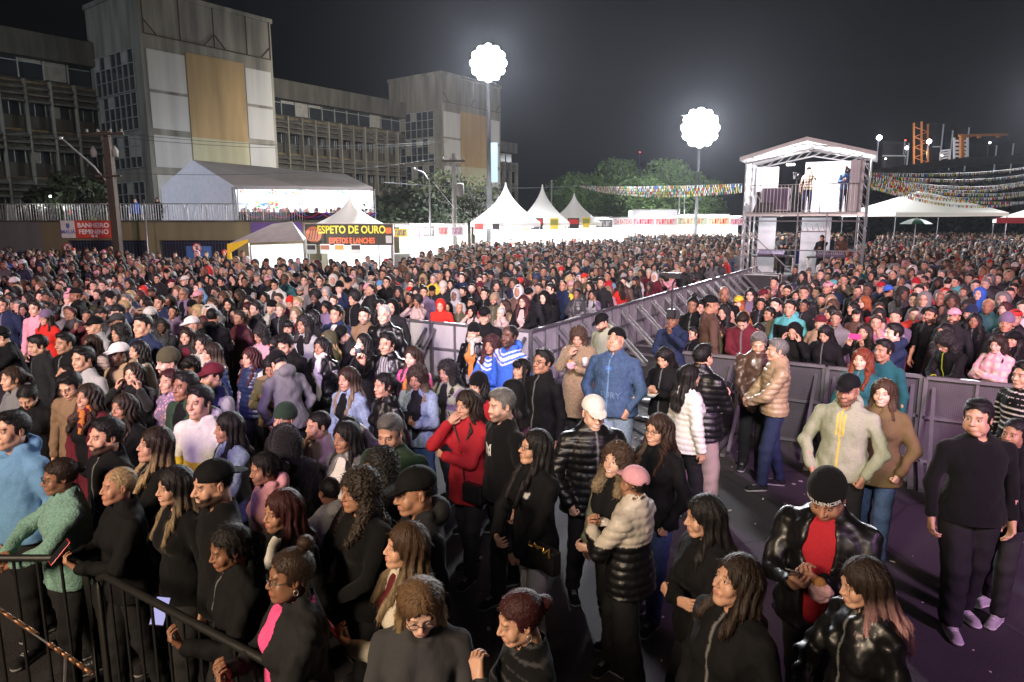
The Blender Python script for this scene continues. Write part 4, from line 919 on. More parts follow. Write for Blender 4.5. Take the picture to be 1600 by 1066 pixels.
# ------------------------------------------------------------------ flood masts
GLOW = emis('flood_glow', (.93,.96,1.0), 200)
def flood(px, py, Y, nx, nz, s, label, energy, hw=.9):
    p = PW(px, py, Y); r = empty('flood_mast', (p.x, Y, 0), 0, label, 'light mast')
    MB().tube([(0,0,0),(0,0,p.z)], [.22,.11], 12).build('mast', mat('mast_concrete', (.10,.10,.10), .9, 0, .3, 2), r, True)
    MB().box(-nx*s*.5,nx*s*.5,.12,.2,p.z-.05,p.z+.05).box(-nx*s*.5,nx*s*.5,.12,.2,p.z+nz*s*.5-.4,p.z+nz*s*.5-.3).build('bracket', MET(), r)
    for k, cnt_ in enumerate((1, 6, 12)):
        for i in range(cnt_):
            x, z = math.cos(6.2832*i/cnt_)*k*s, p.z+math.sin(6.2832*i/cnt_)*k*s; q = s*.44
            h = MB().box(x-q,x+q,-.08,.1,z-q,z+q).build('lamp_head', mat('lamp_case', (.2,.2,.2), .5, .5), r)
            MB().lathe([(0,.05),(q*.8,.03),(q*1.22,-.01)], 16, (0,0,0)).build('lens', GLOW, h, True).matrix_local = Matrix.Translation((x,-.10-.004*i,z)) @ Matrix.Rotation(R(90),4,'X')  # lenses oversized and overlapping, shaped to imitate a round disc of glare
    l = lamp('SPOT', 'flood_or_fill', (p.x, Y-.5, p.z), energy, (.93,.96,1), (p.x+3, Y-20, 0), spot_size=R(150), spot_blend=.6, shadow_soft_size=.8)
    if px == 763: lamp('SPOT', 'flood_or_fill', (p.x, Y+.6, p.z), 30000, (1,.92,.82), (-14, 76, 7), spot_size=R(100), spot_blend=.8, shadow_soft_size=.8)  # added rear spot, put in to brighten the far tower and marquee
    if px == 1094: lamp('SPOT', 'flood_or_fill', (p.x, Y+.6, p.z), energy*.22, (.93,.96,1), (p.x-9, Y+22, 4), spot_size=R(110), spot_blend=.8, shadow_soft_size=.8)
    return r, p
fr, fp = flood(763, 99, 50, 4, 4, .50, 'tall concrete mast with a dazzling bank of floodlights and a hanging banner', 42000)
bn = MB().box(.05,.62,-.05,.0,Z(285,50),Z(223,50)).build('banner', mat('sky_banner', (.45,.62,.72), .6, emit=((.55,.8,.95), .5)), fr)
flood(1094, 200, 78, 5, 4, .84, 'distant mast with dazzling floodlights rising behind the big tree', 60000)
flood(1632, 156, 56, 4, 3, .6, 'flood mast at the picture edge above the industrial plant', 26000)
# ------------------------------------------------------------------ trees
def leafmat(name, c):
    if name in MATS: return MATS[name]
    m, nt, bs = newmat(name); bs.inputs['Roughness'].default_value = .75
    nt.links.new(ramp(nt, noise(nt, .9, 4), .3, .7, tuple(x*.45 for x in c), c), bs.inputs['Base Color']); MATS[name] = m; return m
def tree(loc, h, w, leaf, label, n=2600, seed=0, group=None, ls=.28, name='tree', trunk=.28, low=.25):
    rs = np.random.RandomState(seed+50); r = empty(name, loc, 0, label, 'tree' if name == 'tree' else 'bush', group)
    b = MB(); b.tube([(0,0,0),(rs.uniform(-.3,.3),0,h*.3),(rs.uniform(-.5,.5),rs.uniform(-.3,.3),h*.62)], [trunk,trunk*.75,trunk*.4], 8); C = []
    nl = 11
    for i in range(nl):
        a = rs.uniform(0, 6.28); rr = w*rs.uniform(.25,.62); z = h*rs.uniform(low+.12,.88); c = Vector((math.cos(a)*rr*(1.15-z/h*.55), math.sin(a)*rr*.8, z)); C.append((c, w*rs.uniform(.22,.36)))
        b.tube([(0,0,h*rs.uniform(.2,.5)), c*.5+Vector((0,0,h*.15)), c], [trunk*.4,trunk*.22,.03], 6)
    C.append((Vector((0,0,h*.82)), w*.3)); C.append((Vector((0,0,h*.55)), w*.4))
    b.build('trunk', mat('bark', (.10,.08,.06), .95, 0, .4, 4), r, True)
    k = rs.randint(len(C), size=n); cen = np.array([C[i][0][:] for i in k]); rad = np.array([C[i][1] for i in k])
    d = rs.normal(size=(n,3)); d /= np.linalg.norm(d, axis=1)[:,None]; p = cen+d*(rad*rs.uniform(.55,1.05,n)**.6)[:,None]*np.array((1,1,.75))
    a = rs.normal(size=(n,3)); a /= np.linalg.norm(a, axis=1)[:,None]; c = np.cross(a, d+rs.normal(size=(n,3))*.6); c /= np.linalg.norm(c, axis=1)[:,None]+1e-6
    s = (ls*rs.uniform(.5,1.3,n))[:,None]; V = np.stack([p-a*s, p-c*s*.5, p+a*s, p+c*s*.5], 1).reshape(-1,3)
    me = np_mesh('crown', V, np.arange(4*n).reshape(-1,4), None, False); link('crown', me, leaf, r); return r
GL = leafmat('leaves_green', (.11,.19,.05)); GD = leafmat('leaves_dark', (.035,.055,.022))
for i, (px, py, Y, w, lab) in enumerate(((920,275,100,9,'lower rounded tree at the left of the lit clump behind the striped tents'), (968,247,104,9,'broad tall tree in the middle of the lit clump behind the far stalls'), (1035,245,98,8.5,'tallest bright tree directly under the distant floodlight'),
        (1085,262,95,6,'pale lit tree touching the mast of the distant floodlight'), (1000,285,92,9,'low bushy tree in front of the lit clump'), (1090,305,90,5,'small pale tree right of the clump beside the thin posts'))):
    p = PW(px, py, Y); tree((p.x, Y, 0), p.z, w, GL, lab, 7500, i, 'trees behind the far stalls', .25)
for i, (px, py, Y, w, lab) in enumerate(((95,268,40,2.6,'dark bush with lamps shining through beside the wooden pole'), (130,275,39,2.2,'dark leafy bush touching the wooden utility pole'), (60,290,41,2,'small dark bush at the far end of the terrace barriers'),
        (600,312,52,4,'dark shrub beside the right end of the marquee'), (640,300,54,4.5,'dark tree between the marquee and the unlit street lamp'), (690,272,58,5,'tall dark tree behind the transformer pole'), (735,285,60,5,'dark tree between transformer pole and flood mast'), (665,310,50,4,'low dark bush at the foot of the unlit street lamp'))):
    p = PW(px, py, Y); tree((p.x, Y, 2.55), p.z-2.55, w, GD, lab, 1500, 20+i, 'dark trees on the terrace', .2, trunk=.1, low=.05)
pr = empty('plant', (PW(160,300,38).x, 37.6, 2.6), 0, 'spiky pale leaved plant lit from below beside the wooden pole', 'plant'); b = MB()
for i in range(22):
    a = i/22*6.28; b.add([(.02*math.cos(a+1.5),.02*math.sin(a+1.5),0),(-.02*math.cos(a+1.5),-.02*math.sin(a+1.5),0),(.35*math.cos(a),.35*math.sin(a),.6),(.7*math.cos(a),.7*math.sin(a),1.0+.3*math.sin(i*3))], [(0,1,2),(0,2,3),(1,3,2)])
b.build('leaf_rosette', leafmat('leaves_pale', (.22,.26,.10)), pr)
lamp('POINT', 'garden_lamp', (PW(88,308,38).x, 37.4, 3.8), 60, (.95,1,.9)); b = MB().lathe([(0,-.06),(.06,0),(0,.06)], 8).build('garden_light', emis('lamp_glow', (1,1,1), 25)); b.location = (PW(88,308,38).x, 37.5, Z(307,37.5)); tag(b, 'small white lamp shining out of the dark bush on the terrace', 'lamp')
# ------------------------------------------------------------------ food stalls
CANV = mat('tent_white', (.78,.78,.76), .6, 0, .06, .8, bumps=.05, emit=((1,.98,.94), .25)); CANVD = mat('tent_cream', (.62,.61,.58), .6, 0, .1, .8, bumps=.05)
CANVR = mat('tent_lit', (.8,.79,.75), .6, 0, .06, .8, bumps=.05, emit=((1,.96,.86), .35))  # canvas glow put in so that the tent looks lit
BLIT = emis('tube_glow', (.96,.98,1), 22)
def peak_tent(cx, cy, w, eave, peak, label, m=None, rz=0, group=None, lit=0, curve=1.7, wallm=None):
    r = empty('peak_tent', (cx, cy, 0), rz, label, 'tent', group); b = MB(); n = 9; v = []; h = w/2
    for k in range(n+1):
        t = k/n; s = (1-t)**curve if curve > 1.2 else 1-t; s = s*.985+.015
        z = eave+(peak-eave)*t; v += [(x*s*h, y*s*h, z) for x, y in ((-1,-1),(0,-1),(1,-1),(1,0),(1,1),(0,1),(-1,1),(-1,0))]
    b.add(v, [(k*8+i, k*8+(i+1)%8, (k+1)*8+(i+1)%8, (k+1)*8+i) for k in range(n) for i in range(8)])
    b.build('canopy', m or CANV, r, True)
    vb = MB()
    for x0, y0, x1, y1 in ((-h,-h,h,-h),(h,-h,h,h),(h,h,-h,h),(-h,h,-h,-h)): vb.bar((x0,y0,eave-.14), (x1,y1,eave-.14), .02, .28)
    vb.build('valance', m or CANV, r); pb = MB()
    for x in (-h,h):
        for y in (-h,h): pb.tube([(x*.985,y*.985,0),(x*.985,y*.985,eave)], .035, 6)
    pb.build('pole', MET(), r)
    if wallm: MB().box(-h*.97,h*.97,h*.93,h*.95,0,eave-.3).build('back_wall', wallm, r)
    if lit:
        MB().tube([(-h*.8,-h*.5,eave-.3),(h*.8,-h*.5,eave-.3)], .05, 6).build('tube_lamp', BLIT, r)
        lamp('POINT', 'stall_lamp', (cx, cy-h*.2, eave-.45), lit, (.95,.97,1), shadow_soft_size=.4)
    return r
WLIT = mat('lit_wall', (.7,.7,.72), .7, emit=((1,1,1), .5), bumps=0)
# grilled skewer stall with its banner
Y = 31.; X = lambda px, Y=Y: (px-800)/FPX*Y*.985
peak_tent(X(545,33), 33.4, 3.3, 2.75, Z(303,33.4), 'white pointed tent rising behind the ESPETO DE OURO banner', None, 0, None, 700, 2.0, WLIT)
s = empty('stall_banner', (X(544.5), Y, 0), 0, 'black banner reading ESPETO DE OURO, ESPETOS E LANCHES above the crowd', 'banner'); zt, zb = Z(350,Y), Z(383,Y); hw = (X(613)-X(475.5))/2; zc = (zt+zb)/2
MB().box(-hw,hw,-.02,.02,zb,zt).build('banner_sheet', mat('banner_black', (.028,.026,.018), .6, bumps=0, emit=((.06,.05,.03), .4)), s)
MB().bar((-hw,.05,zb), (hw,.05,zb), .04).bar((-hw,.05,zt), (hw,.05,zt), .04).bar((-hw,.05,0), (-hw,.05,zt), .05).bar((hw,.05,0), (hw,.05,zt), .05).build('pole', MET(), s)
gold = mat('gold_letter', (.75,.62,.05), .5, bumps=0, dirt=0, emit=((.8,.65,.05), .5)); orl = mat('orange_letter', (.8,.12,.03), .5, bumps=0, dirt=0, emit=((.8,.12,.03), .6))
text_obj('lettering', 'ESPETO DE OURO', .47, gold, s, (.12, -.025, zc+.20), (R(90),0,0), sx=.80, bold=.012)
text_obj('lettering', 'ESPETOS E LANCHES', .34, orl, s, (.12, -.025, zc-.28), (R(90),0,0), sx=.66, bold=.01)
MB().lathe([(0,0),(.36,0)], 24).build('round_emblem', mat('emblem_orange', (.55,.16,.08), .5, bumps=0), s).matrix_local = Matrix.Translation((-hw+.38,-.024,zc)) @ Matrix.Rotation(R(90),4,'X')
gb = MB()
for k in range(4): gb.bar((-hw+.16+k*.12,-.03,zc-.22), (-hw+.26+k*.12,-.03,zc+.22), .03)
gb.build('grill_mark', mat('banner_black', (.02,.02,.02)), s)
MB().box(hw-.32,hw-.06,-.03,-.021,zc+.05,zc+.30).build('picture_card', orl, s); MB().box(hw-.32,hw-.06,-.03,-.021,zc-.38,zc-.05).build('info_card', mat('sign_white', (.7,.7,.7)), s)
def small_poster(px, py, Y, w, h, lab, c=(.6,.6,.6), c2=(.05,.04,.04), parent=None):
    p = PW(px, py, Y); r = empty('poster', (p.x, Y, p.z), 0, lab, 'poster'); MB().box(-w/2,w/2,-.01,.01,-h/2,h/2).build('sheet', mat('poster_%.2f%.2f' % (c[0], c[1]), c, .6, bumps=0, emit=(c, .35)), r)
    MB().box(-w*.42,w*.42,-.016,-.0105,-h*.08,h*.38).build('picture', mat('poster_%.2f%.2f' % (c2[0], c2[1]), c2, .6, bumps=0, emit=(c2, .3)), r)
for k, px in enumerate((400,418,433,486,508,530,556)):
    small_poster(px, 392 if px < 470 else 389, 30.5, .45, .42, 'small menu sheet hanging under the stall roof, number %s from the yellow drape' % ('one','two','three','four','five','six','seven')[k], (.6,.6,.6), [(.05,.04,.04),(.3,.1,.05),(.5,.3,.05)][k % 3])
# pop-up canopy with yellow drape
r = empty('canopy_tent', (X(418,27), 27.5, 0), 0, 'grey white pop-up canopy with yellow drape left of the black banner', 'tent'); Yc = 27.5
def Q(px, py, Y): return PW(px, py, Y)-Vector(r.location)
e = [Q(357,381,26.4), Q(474,376,26.4), Q(478,372,29.5), Q(388,374,29.5)]; k1, k2 = Q(425,350,28), Q(456,346,28)
MB().add(e+[k1,k2], [(0,1,5,4),(1,2,5),(2,3,4,5),(3,0,4)]).build('roof', mat('canvas_grey', (.62,.61,.61), .7, 0, .3, 2), r)
pb = MB()
for v in e: pb.tube([(v.x,v.y,0), v], .03, 6)
pb.build('pole', MET(), r)
dr = MB()
for k in range(6):
    t0, t1 = k/6, (k+1)/6; a, b_ = e[0], Q(388,374,26.3)
    dr.add([a.lerp(b_, t0)-Vector((0,.03,0)), a.lerp(b_, t1)-Vector((0,.03,0)), a.lerp(b_, t1)-Vector((0,.03,.10+.28*(1-t1))), a.lerp(b_, t0)-Vector((0,.03,.10+.28*(1-t0)))], [(0,1,2,3)])
v = e[0]; dr.tube([(v.x+.02,v.y-.04,v.z),(v.x+.02,v.y-.04,v.z-.5),(v.x+.06,v.y-.04,.9)], [.06,.10,.13], 8)
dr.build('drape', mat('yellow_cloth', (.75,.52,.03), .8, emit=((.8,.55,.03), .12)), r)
MB().add([Q(392,383,29.4), Q(474,381,29.4), Vector((Q(474,381,29.4).x,Q(474,381,29.4).y,.3)), Vector((Q(392,383,29.4).x,Q(392,383,29.4).y,.3))], [(0,1,2,3)]).build('back_wall', WLIT, r)
lamp('POINT', 'stall_lamp', (X(430,27), 28, 2.0), 260, (1,.97,.92))
# lit row of stalls between the banner and the peaked tents
def stall(px0, px1, ptop, pbot, Y, label, wallc, signs, energy=500, roofh=.12, group='stalls of the lit row'):
    a, b = PW(px0, ptop, Y), PW(px1, ptop, Y); r = empty('food_stall', ((a.x+b.x)/2, Y, 0), 0, label, 'food stall', group); h = (b.x-a.x)/2; zt = a.z; zb = Z(pbot, Y)
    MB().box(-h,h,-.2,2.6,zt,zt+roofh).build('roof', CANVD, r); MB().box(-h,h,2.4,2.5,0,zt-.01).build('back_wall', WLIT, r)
    MB().box(-h+.05,h-.05,-.1,.3,0,1.0).build('counter', CANVD, r)
    tb = MB(); n = max(1, int(h*2/1.3))
    for i in range(n): x = -h+h*2*(i+.5)/n; tb.tube([(x-.4,.15,zt-.05),(x+.4,.15,zt-.05)], .045, 6)
    tb.build('tube_lamp', BLIT, r)
    for (u0, u1, v0, v1, c, txt, tcx) in signs:
        x0, x1 = -h+2*h*u0+.02, -h+2*h*u1-.02; z0, z1 = zb+(zt-zb)*v0, zb+(zt-zb)*v1
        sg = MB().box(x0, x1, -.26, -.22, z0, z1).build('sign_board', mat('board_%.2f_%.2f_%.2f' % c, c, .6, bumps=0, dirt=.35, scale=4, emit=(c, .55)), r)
        if txt and txt != 'DA BATIDAS':
            mk = MB(); n_ = 7; hh = (z1-z0)
            for q in range(n_):
                xa = x0+(x1-x0)*(.08+.84*q/n_); wq = (x1-x0)*.84/n_*.62; v = q % 3
                mk.box(xa, xa+wq*.3, -.275, -.262, z0+hh*.2, z1-hh*.2)
                if v != 1: mk.box(xa+wq*.31, xa+wq, -.275, -.262, z1-hh*(.35+.2*v), z1-hh*.2)
                if v: mk.box(xa+wq*.31, xa+wq, -.275, -.262, z0+hh*.2, z0+hh*.36)
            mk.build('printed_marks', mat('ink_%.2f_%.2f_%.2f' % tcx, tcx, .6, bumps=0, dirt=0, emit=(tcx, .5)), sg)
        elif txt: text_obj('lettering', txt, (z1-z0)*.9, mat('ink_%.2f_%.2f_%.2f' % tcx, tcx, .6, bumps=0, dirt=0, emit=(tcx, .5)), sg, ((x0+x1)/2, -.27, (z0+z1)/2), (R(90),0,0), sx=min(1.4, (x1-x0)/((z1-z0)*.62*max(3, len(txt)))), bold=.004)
    lamp('POINT', 'stall_lamp', (r.location.x, Y+.6, zt-.35), energy*1.5, (.96,.98,1), shadow_soft_size=.3)
    pb = MB()
    for x in (-h+.03, h-.03): pb.bar((x,-.15,0), (x,-.15,zt), .05)
    pb.build('pole', MET(), r)
    return r
DKc, WHc, RDc, YLc, PUc = (.04,.03,.035), (.7,.7,.7), (.6,.04,.03), (.75,.55,.08), (.14,.05,.10)
stall(614,640,352,378,44,'narrow white stall just right of the ESPETO DE OURO banner',WHc,[(.1,.9,.3,.8,YLc,'LANCHES',(.05,.05,.3))])
stall(640,684,352,374,46,'lit stall with a plum round-emblem poster and two dark posters',WHc,[(.0,.42,.15,.95,PUc,'O',(.5,.4,.4)),(.46,.9,.2,.95,(.12,.11,.11),'TACO',WHc)])
stall(684,727,352,374,46,'lit stall with pale posters next to the largest peaked tent',WHc,[(.02,.4,.25,.95,(.45,.42,.42),'ACAI',RDc),(.5,.95,.25,.95,(.5,.46,.46),'SUCO',(.3,.05,.2))])
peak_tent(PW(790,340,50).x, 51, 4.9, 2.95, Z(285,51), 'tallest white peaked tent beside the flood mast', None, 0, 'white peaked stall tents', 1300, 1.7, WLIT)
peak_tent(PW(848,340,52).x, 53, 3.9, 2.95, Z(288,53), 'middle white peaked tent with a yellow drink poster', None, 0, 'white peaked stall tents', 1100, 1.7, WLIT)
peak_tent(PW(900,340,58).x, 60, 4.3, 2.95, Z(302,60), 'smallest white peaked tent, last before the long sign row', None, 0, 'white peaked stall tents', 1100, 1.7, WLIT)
for px, py, Y, w, c, c2, lab in ((775,357,48.4,.7,WHc,DKc,'grey poster on the largest peaked tent'),(748,357,48.4,.9,(.5,.4,.4),RDc,'pink poster on the largest peaked tent'),(822,351,51,.7,YLc,(.6,.3,.02),'orange bottle poster on the middle peaked tent'),(839,350,51,1.15,DKc,RDc,'black and red poster on the middle peaked tent'),(866,350,51,.8,YLc,(.3,.3,.05),'yellow poster on the corner of the middle peaked tent'),
        (880,350,57,.7,YLc,(.6,.3,.02),'orange poster on the smallest peaked tent'),(896,349,57,1.2,DKc,RDc,'black and red poster on the smallest peaked tent'),(916,348,57,.8,YLc,(.3,.3,.05),'yellow poster on the smallest peaked tent')):
    small_poster(px, py, Y, w*.8, .85, lab, c, c2)
stall(925,957,340,356,66,'stall with a black and white patterned sign beside the smallest peaked tent',WHc,[(0,1,.0,.8,(.2,.2,.2),'#####',WHc)],900)
stall(957,990,341,353,72,'stall with the red and white lettered sign DA BATIDAS',WHc,[(0,1,0,1,(.75,.7,.7),'DA BATIDAS',RDc)],900)
stall(988,1058,329,352,76,'taller glowing stall standing above the others in the long row',WHc,[(0,1,.55,1,(.75,.75,.78),None,WHc),(0,.5,0,.5,(.6,.35,.4),'WINGS',RDc),(.5,1,0,.5,(.6,.45,.45),'PASTEL',RDc)],1500)
stall(1058,1105,336,352,80,'long lit stall with a pale green lettered sign',WHc,[(0,1,0,.8,(.55,.6,.45),'CHURROS',(.5,.2,.1))],1200)
stall(1105,1140,336,352,82,'lit stall with an orange lettered sign',WHc,[(0,1,0,.8,(.75,.55,.35),'CALDOS',RDc)],1200)
stall(1140,1164,338,352,82,'last lit stall of the row beside the scaffold tower',WHc,[(0,1,0,.8,(.7,.5,.6),'DOCES',RDc)],1000)
# ------------------------------------------------------------------ right side: big pyramid tent, edge tent, umbrella
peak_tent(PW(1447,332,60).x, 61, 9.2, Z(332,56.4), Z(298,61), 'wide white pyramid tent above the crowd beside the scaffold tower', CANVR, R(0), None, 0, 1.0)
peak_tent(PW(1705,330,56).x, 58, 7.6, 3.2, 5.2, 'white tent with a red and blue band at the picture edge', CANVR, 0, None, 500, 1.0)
p = PW(1640,345,53); r = MB().box(-3.4,1.6,-.03,.0,Z(349,53.9),Z(340,53.9)).build('tent_band', mat('red_band', (.5,.05,.06), .6, bumps=0, emit=((.5,.05,.06), .3))); r.location = (p.x, 53.95, 0); tag(r, 'red and blue printed band along the edge tent', 'banner')
p = PW(1432,342,46); r = empty('parasol', (p.x, 46, 0), 0, 'green and white parasol open above the crowd in front of the pyramid tent', 'parasol'); zt = p.z
for q in range(8):
    b = MB(); n = 4
    for k in range(n):
        v = []
        for t in (k/n, (k+1)/n):
            for a in (q/8*6.283, (q+1)/8*6.283): v.append((1.0*t*math.cos(a), 1.0*t*math.sin(a), zt+.02-.36*t*t))
        b.add(v, [(0,1,3,2)])
    b.build('canopy_gore', mat('parasol_green', (.03,.16,.08), .6) if q % 2 else mat('parasol_white', (.65,.68,.62), .6), r)
MB().tube([(0,0,0),(0,0,zt+.1)], .03, 6).build('pole', MET(), r)
# ------------------------------------------------------------------ hillside and industrial plant
hb = MB(); nx, ny = 60, 26; hv = []; hs = np.random.RandomState(5)
for j in range(ny):
    for i in range(nx):
        x = 24+i*6.; y = 95+j*7.; t = np.clip((x-32-(j<1)*0)/30, 0, 1); t = t*t*(3-2*t); u = np.clip(j/5, 0, 1)
        hv.append((x, y-8*t, (10.5*t*u + hs.uniform(-.3,.3)*u) if j > 0 else -.2))
hb.add(hv, [(j*nx+i, j*nx+i+1, (j+1)*nx+i+1, (j+1)*nx+i) for j in range(ny-1) for i in range(nx-1)])
o = hb.build('hill', mat('dark_grass', (.010,.012,.007), .95, 0, .5, .2), None, True); o['kind'] = 'structure'
o = MB()
for k in range(5000):
    x, y = hs.uniform(46, 150), hs.uniform(92, 128); t = np.clip((x-32)/30, 0, 1); t = t*t*(3-2*t); z = 10.5*t*np.clip((y+8*t-95)/35, 0, 1); s = hs.uniform(.2, .7)
    a = hs.uniform(0, 3.1); v = Vector((math.cos(a)*s, math.sin(a)*s, 0)); p = Vector((x, y, z)); o.add([p-v, p+v, p+v*.3+Vector((0,0,s)), p-v*.4+Vector((0,0,s*.8))], [(0,1,2,3)])
o = o.build('undergrowth', leafmat('scrub', (.014,.02,.009))); o['kind'] = 'stuff'; o['label'] = 'dark scrub covering the slope under the industrial plant'
wl = empty('parapet_wall', (0,0,0), 0, 'long pale concrete parapet along the top of the dark slope', 'wall'); a, b = PW(1362,272,118), PW(1512,252,118); c = PW(1660,246,118)
MB().bar(a, b, .5, 1.4).bar(b, c, .5, 1.4).build('wall', concrete('slope_wall', (.20,.18,.17), .4), wl)
ORG = mat('orange_lit_steel', (.42,.17,.05), .7, .2, .3, 1, emit=((1,.35,.06), .03)); DST = mat('dark_steel', (.06,.06,.07), .6, .4, .3, 1)
def ind(label, cat, name, Y, bars, extra=None, m=ORG):
    p = PW(bars[0][0], bars[0][1], Y); r = empty(name, (p.x, Y, p.z), 0, label, cat); O = Vector(r.location); b = MB()
    for x0, y0, x1, y1, w_ in bars: b.bar(PW(x0,y0,Y)-O, PW(x1,y1,Y)-O, w_)
    b.build('steel_frame', m, r); return r, O
YI = 135
r_, O_ = ind('slender dark steel tower with orange lit struts in the industrial plant', 'tower', 'steel_tower', YI, [(1428,262,1428,192,.28),(1440,262,1440,190,.28),(1450,262,1450,194,.25)]+[(1428+ (k%2)*22,262-k*8,1450-(k%2)*22,254-k*8,.14) for k in range(8)])
r_, O_ = ind('orange lit gantry crane with a long horizontal boom in the industrial plant', 'crane', 'gantry_crane', YI-4, [(1503,252,1503,210,.6),(1498,212,1575,210,.4),(1503,215,1520,212,.4),(1530,211,1530,216,.5),(1560,211,1560,215,.5)])
ind('white lit cage staircase behind the orange crane post', 'staircase', 'steel_stair', YI, [(1491+k*0,250-k*6,1512,250-k*6,.35) for k in range(6)]+[(1491,252,1491,215,.3),(1512,252,1512,215,.3)], m=mat('pale_steel', (.5,.5,.52), .6, emit=((.8,.85,1), .15)))
ind('round white lit tank frame left of the orange crane', 'tank', 'storage_tank', YI, [(1470,250,1470,238,.3),(1484,250,1484,236,.3)]+[(1470,248-k*4,1484,246-k*4,.3) for k in range(4)], m=mat('pale_steel', (.5,.5,.52)))
for k, (px, py) in enumerate(((1395,225),(1462,195),(1478,205),(1500,200),(1530,228),(1560,225))):
    Yb = YI+12+k*3; p = PW(px, py, Yb); r = empty('plant_block', (p.x, Yb, 14), 0, ['low dark block at the start of the plant','tall thin dark silo tower of the plant','narrow dark chimney of the plant','dark silo behind the orange crane','dark shed under the crane boom','dark shed at the end of the crane boom'][k], 'building', 'dark blocks of the industrial plant')
    w_ = (5,1.6,1.2,2.2,6,5)[k]; MB().box(-w_/2,w_/2,-1,1,0,p.z-14).box(-w_/2-.2,w_/2+.2,-1.2,1.2,p.z-14,p.z-13.6).build('body', DST, r); MB().bar((w_/2+.3,-1,0), (w_/2+.3,-1,p.z-14), .2).bar((-w_/2,-1.1,(p.z-14)*.5), (w_/2,-1.1,(p.z-14)*.5), .25).build('pipework', mat('pale_steel', (.5,.5,.52)), r)
for k, (px, py, s, c, e) in enumerate(((1374,215,.45,(.9,.97,1),40),(1452,221,.4,(.9,.97,1),40),(1417,231,.3,(.95,.97,1),25),(1547,223,.16,(1,1,.95),25),(1384,248,.13,(1,.9,.7),20),(1415,219,.10,(1,.05,.03),12),(1000,238,.10,(1,.05,.03),9),(1472,243,.14,(1,1,1),20))):
    Yl = YI-6; p = PW(px, py, Yl); r = empty('plant_lamp', (p.x, Yl, p.z), 0, ['white lamp on a mast at the near end of the industrial plant','white lamp right of the orange steel tower','white lamp left of the orange steel tower','small white lamp hanging from the crane boom','tiny warm lamp low on the slope of the plant','red warning light beside the orange steel tower','tiny red light in the sky above the lit trees','small white lamp on the round tank'][k], 'lamp', 'lamps of the industrial plant')
    MB().lathe([(0,-s),(s*.7,-s*.7),(s,0),(s*.7,s*.7),(0,s)], 12).build('bulb', emis('plant_glow_%d' % k, c, e), r, True); MB().bar((0,.2,-3 if k != 6 else -14), (0,.2,0), .12).build('lamp_post', DST, r)
lamp('POINT', 'plant_lamp_light', PW(1374,218,YI-8), 2500, (.9,.95,1)); lamp('POINT', 'plant_lamp_light', PW(1452,225,YI-8), 2500, (.9,.95,1)); lamp('POINT', 'plant_lamp_light', PW(1440,240,YI-5), 1200, (1,.45,.1))
# ------------------------------------------------------------------ bunting
FLC = [mat('flag_%d' % i, c, .7, bumps=0) for i, c in enumerate([(.6,.02,.02),(.7,.5,.05),(.05,.3,.1),(.05,.15,.5),(.7,.7,.7)])]
def bunting(a, b, sag, n, label, s=.13, group='strings of coloured bunting'):
    r = empty('bunting_string', a, 0, label, 'bunting', group); A = Vector(a); P = []
    for i in range(n+1): t = i/n; p = A.lerp(Vector(b), t)-A; p.z -= sag*4*t*(1-t); P.append(p)
    MB().tube(P, .008, 4).build('cord', WIREL, r); f = MB(); d = (Vector(b)-A).normalized()*s
    for i in range(n):
        p = P[i].lerp(P[i+1], .3); f.m = (0,1,2,3,4,4,4,1,4)[hs.randint(9)]; sw = Vector((hs.uniform(-.05,.05), hs.uniform(-.05,.05), 0))
        f.add([p-d*.5, p+d*.5, p+d*.5+sw+Vector((0,0,-s*1.3)), p+sw+Vector((0,0,-s*.8)), p-d*.5+sw+Vector((0,0,-s*1.3))], [(0,1,2,3),(0,3,4)])
    f.build('flags', None, r, mats=FLC)['kind'] = 'stuff'
TR = PW(1362,275,31)
for k in range(9):
    a = PW(1361, 270+k*2.6, 31); b = PW(1640, 254+k*6.5+(k%3)*3, 62-k*2.6)
    bunting(a, b, .35+.16*(k % 4), 140-k*3, '%s string of coloured bunting from the scaffold tower towards the edge tent' % ('topmost','second highest','third highest','fourth highest','middle','fourth lowest','third lowest','second lowest','lowest')[k])
for k in range(4):
    bunting(PW(1160, 287+k*3, 30), PW(905+k*8, 290+k*2.0, 62), .10+.08*k, 120, '%s string of bunting from the scaffold tower to the lit trees' % ('upper','second','third','lowest')[k])
wire('long_cable', [PW(600,285,48), PW(905,290,62)], .03, 'thin pale cable crossing above the peaked tents', .3, WIREL)
for k, (px, py) in enumerate(((862,283),(1062,300),(1070,305))):
    Yp = (58,84,84)[k]; p = PW(px, py, Yp); r = empty('thin_post', (p.x, Yp, 0), 0, ('thin pale post behind the two smaller peaked tents','thin pale post nearer the tall glowing stall','second thin post beside the small pale tree')[k], 'post'); MB().tube([(0,0,0),(0,0,p.z)], .07, 6).build('shaft', MET(), r); MB().lathe([(0,0),(.1,0),(.1,.05),(0,.08)], 6, (0,0,p.z)).build('cap', MET(), r)
